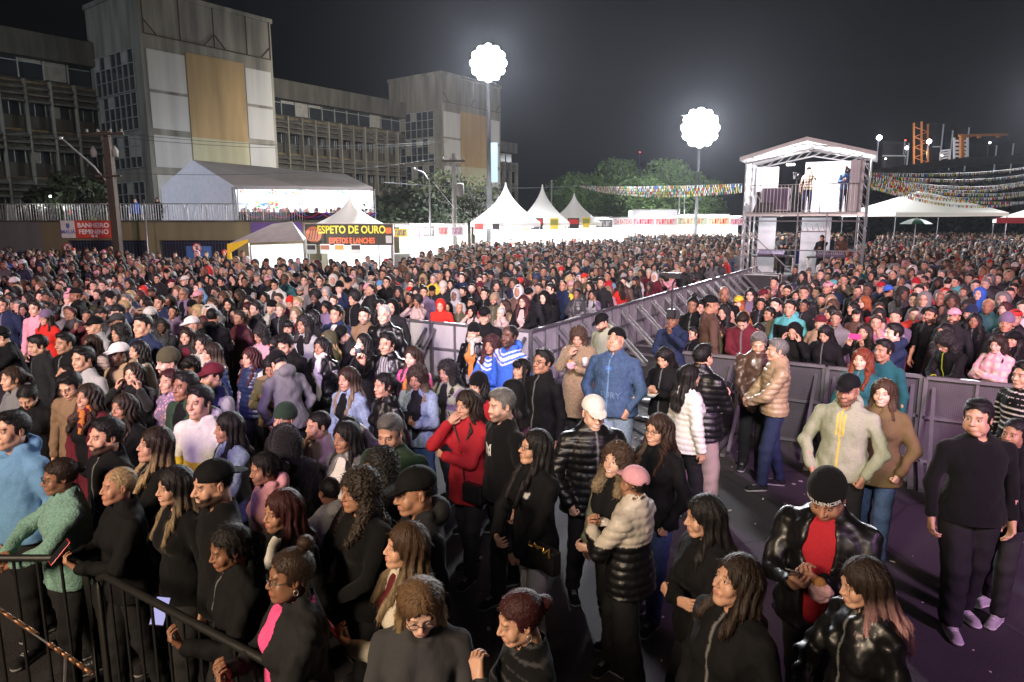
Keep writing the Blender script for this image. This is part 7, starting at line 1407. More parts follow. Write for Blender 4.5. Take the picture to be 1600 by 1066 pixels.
MID = '''
303 455 F1 short:k hoodie:u 30 arms=up,down | person raising one arm in a light blue sleeve above the crowd
# barricade row and the crowd behind: x y sexskin hair top yaw opts
690 464 M1 short:d hoodie:R 10 hat=hood hatc=R arms=lean,leanx lean=14 | man in bright red hooded sweatshirt leaning on the purple barricade
652 459 F3 afro:k hoodie:q 34 arms=cheek,cheek | woman with big afro in dusty pink hoodie, hands at her mouth
737 475 F1 long:k hoodie:q 30 hat=hood hatc=K arms=lean,face | woman in dark hood and peach top leaning on the barricade
700 470 F2 short:k hoodie:K 20 hat=hood hatc=K arms=face,down | person in black hood between red hoodie and peach top
718 472 M2 bald:k jacket:a 20 | person in olive hood with shaded face behind the peach top
711 450 M4 short:k hoodie:s 24 hat=hood hatc=s | person in pale grey hood, face in shade
612 465 M1 short:k jacket:k 20 hat=hood hatc=K | hooded person in black beside the silver haired man
783 479 F0 short:w jacket:q 46 glasses=1 arms=face,down | woman with short white hair and dusty rose jacket, hand on cheek
818 459 F0 wavy:m openj:K 24 glasses=1 inner=q arms=lean,leanx tm=cloth | woman with dark red hair and glasses, black cardigan over pink top
855 452 M0 short:k hoodie:K 30 hat=hood hatc=K arms=lean,leanx lean=10 | person in black hood and glasses leaning on the aisle corner
880 436 M2 buzz:k jacket:n:y 20 pat=sleeves | man with cropped hair in navy and yellow jacket
902 449 F3 slick:k puffer:G 30 arms=lean,leanx earring=1 | woman with earring in charcoal puffer leaning on the aisle barricade
926 451 F2 wavy:k hoodie:s:v 22 pat=sleeves arms=cheek,leanx | girl in pale lilac top resting her cheek on her hand
950 445 F1 bob:k coat:p 160 h=1.5 hat=hood hatc=e | child with black bob in pink coat with fur hood, turned away
968 438 F1 long:d jacket:R 130 | woman with long brown hair in bright red jacket, back turned
994 425 F0 long:e fur:W 26 | woman with long light hair in fluffy white jacket at the aisle
974 432 M0 short:k puffer:x 10 | man in dark brown puffer beside the fluffy white jacket
940 432 M1 short:d jacket:k 26 beard=1 | bearded man in dark jacket behind the black bob child
922 438 F1 wavy:k tee:q 34 | smiling woman with dark curls in low cut rose top
893 437 F1 short:b jacket:s 20 hat=cap hatc=p | person in salmon pink cap by the navy and yellow jacket
950 423 M2 buzz:k jacket:r:u 30 pat=sleeves | man with cropped hair in red and blue top near the aisle
975 425 F4 short:k jacket:W 34 hat=cap hatc=s | dark skinned woman in pale cap and white jacket
1015 440 F3 curly:k jacket:m 30 h=1.45 | girl with curly hair in maroon by the aisle
1023 424 F1 short:k hoodie:m 14 hat=hood hatc=W | woman in white lined hood and maroon top
1014 419 F0 short:y hoodie:m 10 hat=beanie hatc=c | woman in cream beanie behind the white lined hood
1050 424 F1 short:o hoodie:p 60 hat=beanie hatc=o arms=phonehi,phonehi | woman in rust beanie and pink hoodie taking a picture
1041 413 M1 short:k hoodie:m 12 | man in maroon hoodie behind the pink photographer
1065 409 F1 short:g hoodie:s 34 hat=beanie hatc=s | woman in pale grey beanie and grey hoodie at the aisle
1081 402 M2 short:k sweater:n:s 150 pat=print arms=pocket,pocket | man in navy sweatshirt with round white print on his back
1099 416 F0 long:d jacket:K 26 | pale young woman in black at the aisle barricade
1109 402 F1 long:x jacket:K 20 arms=fold,under | woman with long hair and crossed arms in black
1120 398 M1 short:k jacket:K 14 arms=chin,down | man in black holding his chin by the aisle
1135 402 F1 short:k hoodie:R:W 60 pat=sleeves | person in red and white jacket near the end of the aisle
1144 402 F1 wavy:x shirt:u 44 | woman with brown hair and light blue denim near the flight cases
1084 458 F3 topbun:k jacket:K 20 arms=under,fold | woman with small top bun and folded arms in black
1097 465 M1 fade:k openj:K 30 hp=10 inner=s tm=nylon | man with spiked fade and open dark jacket looking down
1111 458 M2 short:k jacket:x 250 hat=cap hatc=K | young man in black cap turned to the second crowd
1132 446 M3 bald:k tee:K -10 bw=1.2 beard=1 | big bald man in black t shirt
1131 473 F1 curly:k openj:K 18 inner=K | woman with curly hair falling over one shoulder, looking up
1155 459 F0 long:o jacket:o 14 hat=cap hatc=y | woman with orange hair and mustard cap
1107 483 F1 wavy:d openj:a 32 tm=cloth inner=q | young woman in khaki jacket by the camera rig
1119 490 F0 short:d jacket:K 20 hp=2 | older woman with flat brown hair in black
1085 509 F1 short:k jacket:K 54 smile=1 | laughing woman with short black hair leaning on the corner panel
1128 508 F2 wavy:m sweater:m 28 smile=1 | laughing woman in burgundy sweater at the corner panel
1142 483 M1 bald:k jacket:e 20 hp=24 | balding man bending behind the burgundy sweater
1174 448 F0 long:k jacket:v 14 glasses=1 | pale woman with glasses and long black hair in lilac
1193 449 M2 short:k jacket:K 20 hat=cap hatc=m | man in wine cap next to the lilac jacket woman
1190 464 F2 short:k jacket:k 14 | short haired woman in black behind the maroon jacket man
1186 502 F2 wavy:k jacket:K 14 hp=10 | woman peering out beside the laughing maroon man
1236 466 M1 short:k hoodie:K:T 22 pat=shoulder h=1.76 | man in black hoodie with turquoise shoulder panel
1213 464 M0 fade:k jacket:k 24 | man with pink lit face and fade left of the turquoise panel
1204 478 F2 short:k jacket:a 50 | woman with short hair in olive beside the turquoise panel man
1245 451 F1 long:d jacket:k 14 | woman with straight dark hair behind the turquoise panel man
1231 444 M1 short:k jacket:K 12 beard=2 glasses=1 | man with dense beard and glasses in black
1211 431 F1 short:k hoodie:p 24 arms=phonehi,down | person in pink checked hood filming with a mint phone
1253 427 F0 long:e jacket:k 16 | blonde woman in black near the ladder frame
1243 416 M2 short:k jacket:k 20 arms=face,down | man wiping his face below the scaffold tower
1274 435 F1 curly:k openc:e 44 inner=e smile=1 | laughing woman with curls in open beige coat
1303 435 M0 short:d sweater:n 14 hat=cap hatc=T beard=2 bw=1.2 | bearded man in turquoise cap and navy sweater
1299 458 F0 short:y hoodie:e 12 hat=hood hatc=e | pale woman in beige fur hood under the turquoise cap
1316 434 F1 shoulder:o tee:g 20 | woman with ginger hair in grey t shirt
1258 466 F3 bun:k jacket:k 30 | woman with gold earring behind the turquoise panel man's ear
1283 488 F1 short:x jacket:e 16 hat=bucket hatc=m | older woman in wine red crocheted hat
1300 476 F1 curtain:k jacket:R 74 | woman with sleek black hair in red turned to the side
1347 436 M0 short:k hoodie:K 20 hat=beanie hatc=K smile=1 | smiling man in black beanie and black hoodie
1352 461 F0 long:o:r jacket:K 66 glasses=1 | woman with long copper hair and glasses in profile
1357 413 M0 short:k tee:Y:K 14 hat=cap hatc=K beard=1 | man in black cap and neon yellow football shirt
1341 479 F1 fringe:k coat:x 20 | woman with short fringe in brown near the pink phone
1334 470 F1 wavy:k jacket:K 40 | woman with wavy hair between black beanie and copper hair
1377 438 M1 short:k jacket:n 14 hat=cap hatc=r glasses=1 | man in red cap and glasses in navy
1390 450 F1 bun:k jacket:E 14 hp=28 | woman in tan jacket with head bowed beside the blue cap
1389 443 M2 short:k jacket:k 200 hat=backcap hatc=B | person in bright blue cap seen from behind
1380 428 M1 short:k jacket:k 16 | man with parted hair behind the red cap
1397 421 M1 buzz:k jacket:k 20 | tall man with buzz cut in black
1418 443 F1 short:k coat:a 14 hat=beanie hatc=s glasses=1 | woman in grey beanie and glasses
1432 433 M0 short:d jacket:R 20 hat=beanie hatc=r hatc2=W | man in red and white striped beanie and red jacket
1430 456 M0 short:d jacket:K 14 | pale young man beside the grey hood
1446 453 M1 short:k hoodie:g:W 12 hat=hood hatc=g glasses=1 pat=logo | young man in grey hood and glasses
1470 455 M3 bald:k jacket:K 10 | man with shaved head in black
1457 478 M2 short:k tee:K 34 beard=2 | man with thick beard in black t shirt looking away
1449 477 F1 short:k jacket:K 20 hat=cap hatc=K | woman in dark cap just beside the thick beard
1492 479 M2 short:k jacket:k 14 hat=cap hatc=p beard=2 hp=-8 | man in white baseball cap with goatee
1485 452 F2 slick:k tee:W 14 | girl in white top between the shaved head and the fur collar
1498 460 F0 curly:e coat:a 26 hat=furhood hatc=a | woman with sandy hair in fur trimmed parka
1517 463 F1 fringe:x coat:k 14 | woman with glasses and brown curls behind the white cap
1532 447 M0 short:d hoodie:B 24 hat=hood hatc=B | person in bright blue hood
1518 475 M1 short:d jacket:k 30 hat=beanie hatc=n beard=2 | man in slate blue beanie
1524 487 F3 wavy:k jacket:K 6 | dark skinned woman in black beside the slate beanie
1575 487 M2 short:k jacket:k 10 hat=beanie hatc=v | person in lilac patterned earflap beanie
1585 441 M1 short:k jacket:K 14 | broad faced man with short hair near the white phone
1478 503 F1 wavy:k jacket:G 40 | woman looking aside behind the lime zipped man
1495 431 M1 short:k jacket:T 34 | man in teal sleeved jacket turned sideways
1475 421 F0 wavy:x jacket:k 20 | young woman in black behind the teal sleeves
1472 421 M0 thin:g jacket:K 0 | older man with receding hair
1497 430 F1 long:m jacket:k 12 glasses=1 | woman with dark red hair and big glasses
1544 417 M3 short:k jacket:K 10 | dark skinned man in black with yellow collar
1513 409 M1 short:k jacket:K 20 hat=cap hatc=P | person in pink bobble hat high in the crowd
1565 458 F1 curtain:x jacket:k 60 | woman with hair across her face, profile
1482 431 M0 buzz:d shirt:g 190 | man with grey buzz cut seen from behind
1360 410 F0 long:y jacket:a 20 | woman with light hair beside the black cap
1312 400 M1 short:b coat:g 170 hat=hood hatc=G | person in grey coat with white collar seen from behind
1294 401 M1 short:k jacket:K:W 20 hat=cap hatc=W | man in white cap and black and white jacket below the consoles
1303 406 F1 wavy:k jacket:p 24 | woman in pink hooded top beside the white cap
1337 402 F0 short:y fur:c 190 hat=furhood hatc=c | person in cream fur hood with back turned
1296 417 M1 short:k jacket:K 16 smile=1 beard=2 | smiling bearded man in black below the fire extinguisher
1308 423 F1 wavy:k tee:e 14 smile=1 | smiling woman with long black hair left of ginger hair
1392 393 M1 short:k coat:g 14 | tall man in grey coat with pale chest print
1420 402 M1 short:k jacket:m 10 hat=cap hatc=K | man in black cap and wine jacket
1455 409 F3 wavy:k jacket:K 16 | woman with tousled hair and white sleeves
1440 421 M0 short:k jacket:k 20 hat=cap hatc=G | man in charcoal cap behind the striped beanie
1408 433 M3 bald:k jacket:x 10 | bald man with hand at chin
1572 411 M1 short:d jacket:m 10 hp=16 beard=1 | bearded man in maroon bowing his head
1330 420 M1 short:k jacket:K 220 | man turned away beside the ginger hair
1270 398 F1 short:k jacket:K 30 | child in dark coat below the tower desk
37 447 M1 short:k jacket:G 20 arms=lean,leanx hp=16 | man in dark jacket looking down at the sheet barricade
61 452 F0 long:k coat:K 14 | woman with black hair in black at the sheet barricade
12 445 F0 long:k hoodie:K 20 hat=hood hatc=K | hooded pale faced woman in black at the barricade end
75 440 F1 short:x jacket:K 20 hat=beanie hatc=p | woman in pink and mauve beanie
85 436 F0 wavy:d coat:R 30 arms=lean,lean glasses=1 | woman in red sleeves leaning over the barricade
101 443 F0 shoulder:y jacket:c 20 | blonde woman just above the pink bobble hat
120 433 M1 short:k jacket:k 20 hat=cap hatc=R | man in red cap and glasses
116 428 F1 afro:k jacket:k 30 | person with black curly hair under the clock of white fur
100 413 F0 short:y fur:W 100 glasses=1 | child with glasses carried high in white fluffy coat
137 428 F1 short:x jacket:K 30 hat=beanie hatc=n | person in navy beanie and black
144 437 F1 wavy:k jacket:R 24 | woman in black and red puffer
153 438 M0 short:k jacket:s 30 | man with glasses in grey at the barricade
170 435 M1 short:k hoodie:W:p 20 hat=cap hatc=W arms=lean,leanx | man in white cap and white pink edged hoodie
150 421 M3 short:k jacket:k 10 hat=cap hatc=p beard=1 | bearded man in pale backwards cap
188 427 M0 short:y hoodie:s 20 | blond young man in grey hoodie
178 428 F1 curly:k jacket:K 24 | woman with frizzy hair beside the blond man
199 441 F1 wavy:k jacket:r 20 | woman in red patterned top at the barricade
212 441 F1 wavy:k jacket:k 24 | woman with black fringe and dark jacket at the barricade
231 437 F0 shoulder:d openj:e 26 glasses=1 inner=v | woman with glasses and beige jacket at the barricade
241 442 F0 wavy:x jacket:o 18 arms=leanx,lean | smiling woman with head tilted in rust jacket
268 434 M0 short:d leather:K 66 hat=cap hatc=m | man in wine red cap and black leather
288 429 M0 short:k jacket:k 40 hat=cap hatc=W | man in white and black cap in profile
245 427 M1 short:k jacket:k 24 | man with spiky hair in dark jacket
260 418 M1 short:d hoodie:K 10 hat=cap hatc=K | man in black cap with white logo facing front
278 411 F1 long:k jacket:K 20 | smiling woman with long black hair and phone
330 431 F2 wavy:k jacket:k 16 glasses=1 | woman with glasses holding a phone, orange scarf
346 432 M1 short:k jacket:K:s 60 pat=print | man in black printed jacket in profile
333 455 F1 short:k jacket:a:s 14 pat=camo arms=lean,leanx hat=beanie hatc=R | woman with red bow hairband and camouflage jacket
357 450 F0 long:x sweater:c 80 arms=lean,leanx | woman with long hair in cream lace sweater reaching over the barricade
356 464 F1 wavy:k jacket:K 14 | child peeking over the barricade under the lace sweater
396 456 F0 short:x jacket:s 20 hat=beanie hatc=s arms=lean,leanx | woman in grey beanie at the white barricade
389 470 F0 long:m jacket:E 60 hp=16 | woman with auburn hair looking down in brown
362 427 F0 wavy:k jacket:K 14 | pale woman with dark hair in black
382 431 M3 short:k jacket:K 10 glasses=1 | dark skinned man with black cap behind the barricade
324 427 F1 wavy:k jacket:k 20 | woman with round face behind the black printed jacket
323 414 M1 short:k hoodie:n 10 hat=cap hatc=g | man in pale grey cap below the yellow drape
339 418 M1 short:k jacket:k 10 hat=beanie hatc=K | man in black beanie near the yellow drape
352 419 F1 short:k hoodie:s 12 hat=hood hatc=s | woman in pale grey hood near the yellow drape
293 403 M1 short:k jacket:K 20 hat=cap hatc=m beard=1 | bearded man in maroon cap before the blue notice board
309 401 M1 short:k sweater:p 30 | man in pale pink sweater before the blue notice board
331 402 M2 short:k jacket:K 24 | man in black with goatee below the yellow drape
412 454 F2 wavy:k jacket:s:n 20 arms=fold,fold pat=print | smiling woman with grey patterned jacket behind the black beanie
424 467 F0 short:s fur:W 50 hat=beanie hatc=K | woman in black beanie with white fleece coat
430 435 M1 short:k openj:W 30 inner=G tm=cloth hp=14 | man in open white jacket looking down
438 472 F0 short:e jacket:k 30 | small child with light hair over the fleece coat
461 477 F0 long:e jacket:m 24 arms=face,down | woman with light brown hair and hand at her temple
453 461 F1 short:k hoodie:m 20 hat=beanie hatc=R | person in red beanie and maroon hoodie
465 462 M0 short:y:w jacket:k 40 | man with bleached fringe looking down
469 445 M1 short:d jacket:q 20 hat=cap hatc=q beard=2 | bearded man in dusty pink cap
492 451 F4 afro:k jacket:K 30 smile=1 | laughing dark skinned woman with short afro
488 441 F2 fringe:k jacket:g 20 | woman holding a finger to her nose beside the pink cap
510 468 F2 shoulder:k jacket:v 40 hp=14 | woman in mauve looking down behind the navy jacket
488 482 F1 wavy:k coat:k 60 | woman with black hair hidden behind the pointing hand
521 459 F0 short:b jacket:e 24 | young woman with pulled back hair, smiling
508 446 F0 short:w hoodie:s 20 hat=hood hatc=s arms=face,down | person in grey hood covering the mouth
553 453 M1 afro:k jacket:K 50 inner=o | person with dark curly hair and orange collar in black
530 438 M0 short:k jacket:n 16 hat=beanie hatc=K arms=chin,down | man in black beanie with hand on chin
499 430 M0 short:d tee:m 14 | young man with neat short hair in maroon
520 427 M1 short:x jacket:K 10 hat=hood hatc=W | person wearing a white animal eared hood
544 431 M1 short:k jacket:K 14 hat=cap hatc=K | man in black cap with visor low over the eyes
566 439 F4 wavy:k jacket:K 40 | dark skinned woman with white pink face mask
594 466 F1 wavy:k jacket:K 20 glasses=1 | woman with glasses behind the bearded brown jacket man
593 437 F0 wavy:x hoodie:p 14 hat=beanie hatc=u | woman in pale blue beanie and pink scarf
463 424 M0 short:k jacket:g 14 hat=cap hatc=K | man in black cap and grey jacket facing front
475 429 M0 short:d jacket:q 10 | man with short dark hair in dusty rose
496 408 M1 curly:r jacket:s 20 | person with bright ginger curls
531 414 M0 short:b tee:K:W 10 hat=cap hatc=W pat=logo | man in white cap and black t shirt with white logo
561 415 F1 long:m tee:m:W 14 smile=1 pat=print | woman with long red brown hair and white printed top
580 422 M0 short:k tee:s 10 hat=beanie hatc=K beard=1 | bearded man in black beanie and pale top
604 431 M1 short:k jacket:K 20 smile=1 | smiling man with short hair in black above the hooded woman
615 417 M1 short:k hoodie:s 10 | round faced man in pale grey hoodie
660 444 M2 short:k jacket:k 14 | man with cropped hair above the big afro
650 446 F1 curly:k jacket:s 14 | woman with white glasses above the afro
622 445 F3 curly:k jacket:K 14 | woman with black curls left of the afro
640 455 F3 short:k jacket:K:W 40 arms=phonehi,phonehi pat=print | woman filming beside the afro
675 444 M3 short:k jacket:k 10 hat=cap hatc=K | man in black cap above the red hood
662 446 M1 short:k jacket:v 10 | man in lilac grey top above the red hood
692 438 M0 short:d jacket:k 14 hat=beanie hatc=z | person in loose cream turban
724 446 F1 ponytail:k jacket:K 50 | woman with tied hair in profile above the grey hood
757 449 M1 short:k jacket:K 14 | man with dark brows in black
772 457 M2 short:d jacket:a 14 hat=beanie hatc=e beard=2 smile=1 | smiling bearded man in tan beanie
789 466 M1 wavy:x jacket:e 60 | person with messy brown hair hand raised
737 464 F2 short:k jacket:r 50 | woman in red with short hair behind the dark hood
750 439 M2 short:k hoodie:m 10 hat=beanie hatc=m glasses=1 | man in maroon beanie and glasses
737 441 M0 buzz:d jacket:k 10 beard=1 | man with pink face and beard next to the maroon beanie
757 425 M1 short:d shirt:g 14 glasses=1 | tall man with round glasses and grey shirt
722 425 M0 short:k jacket:n 20 | round faced man in navy jacket
704 435 F1 wavy:k jacket:k 14 smile=1 | smiling woman behind the cream turban
642 436 F0 short:m jacket:e 20 | pale woman with dark red hair above the red cap
640 446 M1 short:k jacket:r 160 hat=cap hatc=R | person in red cap in front of the pale woman
677 427 M0 thin:g jacket:y 14 | older man with thin hair in mustard
826 447 M1 short:k jacket:k 10 hat=cap hatc=K | man in black cap above the red haired woman
834 437 F0 long:b jacket:a 14 glasses=1 | woman with light brown hair and olive coat
861 441 M0 short:k jacket:K 60 glasses=1 | man with glasses in profile before the navy and yellow jacket
865 417 M2 short:k tee:G 14 | tall young man with flat top in dark grey t shirt
843 413 F1 short:d jacket:r 14 hat=cap hatc=W | person in white cap and wine scarf
843 425 F0 long:m tee:k 16 | woman with parted dark red hair near the white cap
812 413 M0 buzz:d jacket:K 20 beard=1 | man with shaved head in black jacket
877 418 M0 short:k jacket:k 14 | man with pale face and crew cut beside flat top
897 424 F0 long:m jacket:c 20 | woman with long maroon hair and cream coat
897 416 M1 bald:d hoodie:s 14 | bald man in grey tracksuit top
913 425 M1 short:k jacket:a 30 hat=cap hatc=R | man in red cap amid the crowd near the aisle
890 404 M0 short:k tee:W 20 hat=cap hatc=c | man in cream trilby style hat
932 418 F2 afro:k jacket:k 30 | person with big dark curls near the aisle
986 401 M0 short:k hoodie:B 30 | man in bright blue hoodie high in the crowd near the aisle
914 406 F0 long:k shirt:u 14 | woman with black hair and light blue shirt
947 408 F0 long:x jacket:x 14 | woman with long hair and round white necklace
959 412 F1 long:k tee:s 20 | woman with long dark hair looking aside
1006 413 F1 bun:x jacket:k 14 | woman with small bun near the cream beanie
'''
# ------------------------------------------------------------------ placing people
def side_A(p): q = p-P0; return q.dot(AX), q.dot(BX)
def side_B(p): q = p-P1; return q.dot(AX), q.dot(BX)
def region(p):
    a, b = side_A(p); a2, b2 = side_B(p)
    if a > 0 and b < 0: return 'A', min(a, -b)
    if a2 > 0 and b2 > 0: return 'B', min(a2, b2)
    return 'pit', min(max(-a, b if a > 0 else -a), 9)
PLACED = []; PEOPLE = {}
def parse(line):
    head, lab = line.split('|'); t = head.split(); S = dict(fem=t[2][0] == 'F', skin=int(t[2][1]))
    h = t[3].split(':'); S['hair'] = h[0]
    if len(h) > 1: S['hc'] = h[1]
    if len(h) > 2: S['hc2'] = h[2]
    g = t[4].split(':'); S['top'] = g[0]; S['tc'] = g[1]
    if len(g) > 2: S['tc2'] = g[2]
    for kv in t[6:]:
        k, v = kv.split('=')
        if k == 'arms': v = tuple(v.split(','))
        elif k in ('hy','hp','hr','h','bw','lean','smile','hem'): v = float(v)
        elif k in ('glasses','earring','beard'): v = int(v)
        S[k] = v
    if 'leanx' in S.get('arms', ()) or 'lean' in S.get('arms', ()): S['leaning'] = 1
    return int(t[0]), int(t[1]), float(t[5]), S, lab.strip()
def clash(p, r): return min([((p.x-q.x)**2+(p.y-q.y)**2)**.5 - r for q in PLACED] or [9])
def locate(px, py, S, want=None, tries=(0, .03, -.03, .06, -.06, .09, -.09, .12)):
    h0 = S.get('h', (1.62 if S['fem'] else 1.73)); best = None; le = R(S.get('lean', 0)); add = .03 if S.get('hat') or S.get('hair') in ('afro','frizz','curly','longcurl') else .012
    if S.get('hair') in ('topbun', 'dreadbun'): add = .06
    hp = R(S.get('hp', 0)); add -= .06*max(0, math.sin(hp)) if hp > .2 else 0
    for dh in tries:
        h = h0+dh; eff = h-(h*.46)*(1-math.cos(le))+add*0.9; p = pix(px, py, z=eff); sc = 0
        # the head leans forward of the feet
        pp = Vector((p.x, p.y, 0)); c = clash(pp, .40); sc = min(c, 0)*3-abs(dh)
        if not want:
            rg, dd = region(pp)
            if dd < (.42 if rg in 'AB' else .75): sc -= 2
        if want:
            rg, dd = region(pp)
            if (rg in 'AB') != (want == 'crowd'): sc -= 5
            elif dd < .38: sc -= 2
            if S.get('leaning') and want == 'crowd': sc -= abs(dd-.5)*1.5
        if best is None or sc > best[0]: best = (sc, h, pp)
    return best[1], best[2]
near = [parse(l) for l in NEAR.strip().split('\n') if '|' in l]
mid = [parse(l) for l in MID.strip().split('\n') if '|' in l and not l.startswith('#')]
mid.sort(key=lambda r: -r[1]); far_named = mid[178:]; mid = mid[:178]
def put(rec, lod, want, grp):
    px, py, yaw, S, lab = rec; S['seed'] = (px*7+py*3) % 97
    crowdy = S.get('leaning') and px > 1150 and want == 'pit'
    w_ = None if want == 'crowd' and px < 620 and py > 445 and not S.get('leaning') else 'crowd' if px in (1168,1243,1292,1352,1399,1500,1562,1587,1606) else want
    h, p = locate(px, py, S, w_, tries=(0, .02, -.02, .04, -.04) if lod == 0 else (0, .03, -.03, .06, -.06, .09, -.09, .12, -.13, .16, -.18, .2, -.24, -.3, -.36))
    PLACED.append(p); rz = math.atan2(-p.x, p.y) - R(yaw)
    o = person(p, h, rz, S, lod, lab, grp); PEOPLE[(px, py)] = o; return o
for rec in near:
    d = pix(rec[0], rec[1], z=1.7).y
    put(rec, 0 if d < 9.2 else 1, 'pit', 'people standing between the stage and the barricades' if rec[1] > 440 else None)
for rec in mid: put(rec, 2 if rec[1] < 440 else 1, 'crowd', 'people in the crowd behind the barricades')
print('named people', len(PEOPLE))
# scaffold tower crew
Mw, ZD, TW = FOH
def crew(pos, h, face, S, lab):
    S = dict(dict(fem=False, skin=1, hair='short', hc='k', seed=3), **S); p = Mw @ Vector(pos); return person(p, h, face, S, 1, lab, 'crew of the scaffold tower')
crew((2.15,.75,ZD), 1.76, R(-20), dict(top='shirt', tc='c', tc2='x', pat='plaid', hat='cap', hatc='K', pc='n', arms=('phonehi','down'), hy=30), 'cameraman in black cap and brown and cream checked shirt on the upper deck')
crew((3.5,.45,ZD), 1.74, R(-25), dict(top='hoodie', tc='b', hair='buzz', pc='n', arms=('phonehi','phone'), hy=25), 'shaven headed man in blue hoodie filming from the corner of the upper deck')
crew((1.3,.95,.82), 1.72, R(-15), dict(top='jacket', tc='k', hp=20, arms=('reach','reach')), 'technician in dark jacket at the mixing desk under the tower')
crew((2.8,.95,.82), 1.68, R(-40), dict(top='jacket', tc='K', skin=2, hp=15, arms=('reach','clasp')), 'technician in black at the second desk under the tower')
crew((3.5,.95,.82), 1.72, R(-30), dict(top='jacket', tc='x', skin=2, hair='buzz', hp=20, arms=('clasp','reach')), 'shaven technician in dark brown at the second desk under the tower')
# passers-by on the terrace
for px, h, S, lab in ((118,1.7,dict(top='jacket', tc='R', fem=True, hair='long'),'person in red walking along the terrace fence'), (213,1.7,dict(top='hoodie', tc='B'),'person in blue on the terrace by the wooden pole'), (248,1.74,dict(top='coat', tc='K', fem=True, hair='long'),'person in long black coat on the terrace at the tower foot')):
    p = PW(px, 340, 38.5); S = dict(dict(fem=False, skin=1, hair='short', hc='k', seed=4), **S); person((p.x, 38.5, 2.6), h, R(10), S, 2, lab, 'people on the terrace')
# ------------------------------------------------------------------ the rest of the crowd, one body of people nobody could count
def crowd_template(fem, hair, hat, pose, lod):
    hr, cr, gr = ((.0135,.017,.034), (.023,.027,.052))[lod]; parts = []
    V, Q, M = head_geo(1+fem, hr, fem, 0, 0, 0, .052 if fem else .058); z = np.zeros(len(V), int)
    z[M[:,0] > .4] = 4; z[(M[:,1] > .35) | (M[:,3] > .5)] = 3; parts.append((V*(1.0 if fem else 1.05)+HEADC, Q, z))
    if hair: V, Q = hair_geo(hair, 1, cr); parts.append((V*(.96 if hat else 1.03)+HEADC, Q, np.full(len(V), 1)))
    if hat: V, Q, M = hat_geo(hat, cr); parts.append((V*1.03+HEADC, Q, np.full(len(V), 5)))
    V, Q, M = garment_geo('coat', pose[0], pose[1], fem, 1.0, gr, 0, 1, 'zip' if lod == 0 else None, .45); z = np.full(len(V), 2); parts.append((V, Q, z))
    for s, p in ((1, pose[0]), (-1, pose[1])):
        _, E, W, hd, pn, hp = arm(p, s, .17); f = Fld(W-.14, W+.16, .02 if lod == 0 else .028); hd = hd/np.linalg.norm(hd); f.cap(W, W+hd*.08, .038, .034); f.cap(W, W+(E-W)*.2, .03, .032, .01); v, q = f.mesh(); parts.append((v, q, np.zeros(len(v), int)))
    n = 0; Vs, Qs, Zs = [], [], []
    for v, q, z in parts: Vs.append(v); Qs.append(q+n); Zs.append(z); n += len(v)
    return np.concatenate(Vs), np.concatenate(Qs), np.concatenate(Zs)
TPL = []
for lod in (0, 1):
    L = []
    for fem, hair, hat in ((0,'short',None),(0,'fade',None),(1,'long',None),(1,'wavy',None),(0,'short','cap'),(1,'shoulder','beanie'),(1,'curly',None),(0,'short','hood'),(1,'bun',None),(0,'buzz',None)):
        for pose in ((('down','down'),('fold','under'),('phonehi','phonehi')) if hair in ('short','long') and not hat else (('down','clasp'),)): L.append(crowd_template(fem, hair, hat, pose, lod))
    TPL.append(L)
crs = np.random.RandomState(21); Vc, Qc, Cc = [], [], []; noff = 0
TOPS = ['K']*20+['k']*20+['G']*10+['n']*8+['g']*5+['s','W','W','c','r','R','m','p','q','o','b','B','u','t','e','E','x','x','a','a','v','V','z','K','k']
HAIRS = ['k']*7+['d']*4+['b']*2+['l','y','m','g']
def add_extra(x, y, z0=0., h=None, rz=None, top=None, skin=None, lod=None):
    global noff
    d = math.hypot(x, y); lod = (0 if d < 24 else 1) if lod is None else lod; L = TPL[lod]; V, Q, Z_ = L[crs.randint(len(L))]
    h = h or crs.uniform(1.55, 1.82); s = h/1.765; rz = (math.atan2(-7-x, y+1)+crs.normal()*.35) if rz is None else rz; c, s_ = math.cos(rz), math.sin(rz)
    W = np.empty_like(V); w_ = s*crs.uniform(.97, 1.08); W[:,0] = (V[:,0]*c-V[:,1]*s_)*w_+x; W[:,1] = (V[:,0]*s_+V[:,1]*c)*w_+y; W[:,2] = V[:,2]*s+z0
    sk = np.array(SKINS[crs.choice([0,0,1,1,1,2,2,3,4]) if skin is None else skin])*crs.uniform(.85, 1.1); tp = np.array(CLO[top or TOPS[crs.randint(len(TOPS))]])*crs.uniform(.7, 1.2)
    lut = np.array([sk, HAIRC[HAIRS[crs.randint(len(HAIRS))]], tp, (.02,.015,.012), sk*np.array((.9,.45,.45)), CLO[['K','K','W','g','R','n','p','e'][crs.randint(8)]]])
    Vc.append(W); Qc.append(Q+noff); Cc.append(lut[Z_]); noff += len(V)
grid = {}
def reg(p): grid.setdefault((int(p.x//.8), int(p.y//.8)), []).append((p.x, p.y))
for p in PLACED: reg(p)
def free(x, y, r):
    gx, gy = int(x//.8), int(y//.8)
    for i in (-1, 0, 1):
        for j in (-1, 0, 1):
            for qx, qy in grid.get((gx+i, gy+j), ()):
                if (x-qx)**2+(y-qy)**2 < r*r: return False
    return True
for rec in far_named:
    px, py, yaw, S, lab = rec; p = pix(px, py, z=1.66); p.z = 0
    if region(p)[0] != 'pit' and free(p.x, p.y, .3): reg(p); add_extra(p.x, p.y, 0, 1.68, math.atan2(-p.x, p.y)-R(yaw), S['tc'], S['skin'], 0)
Minv = Mw.inverted(); cnt = 0
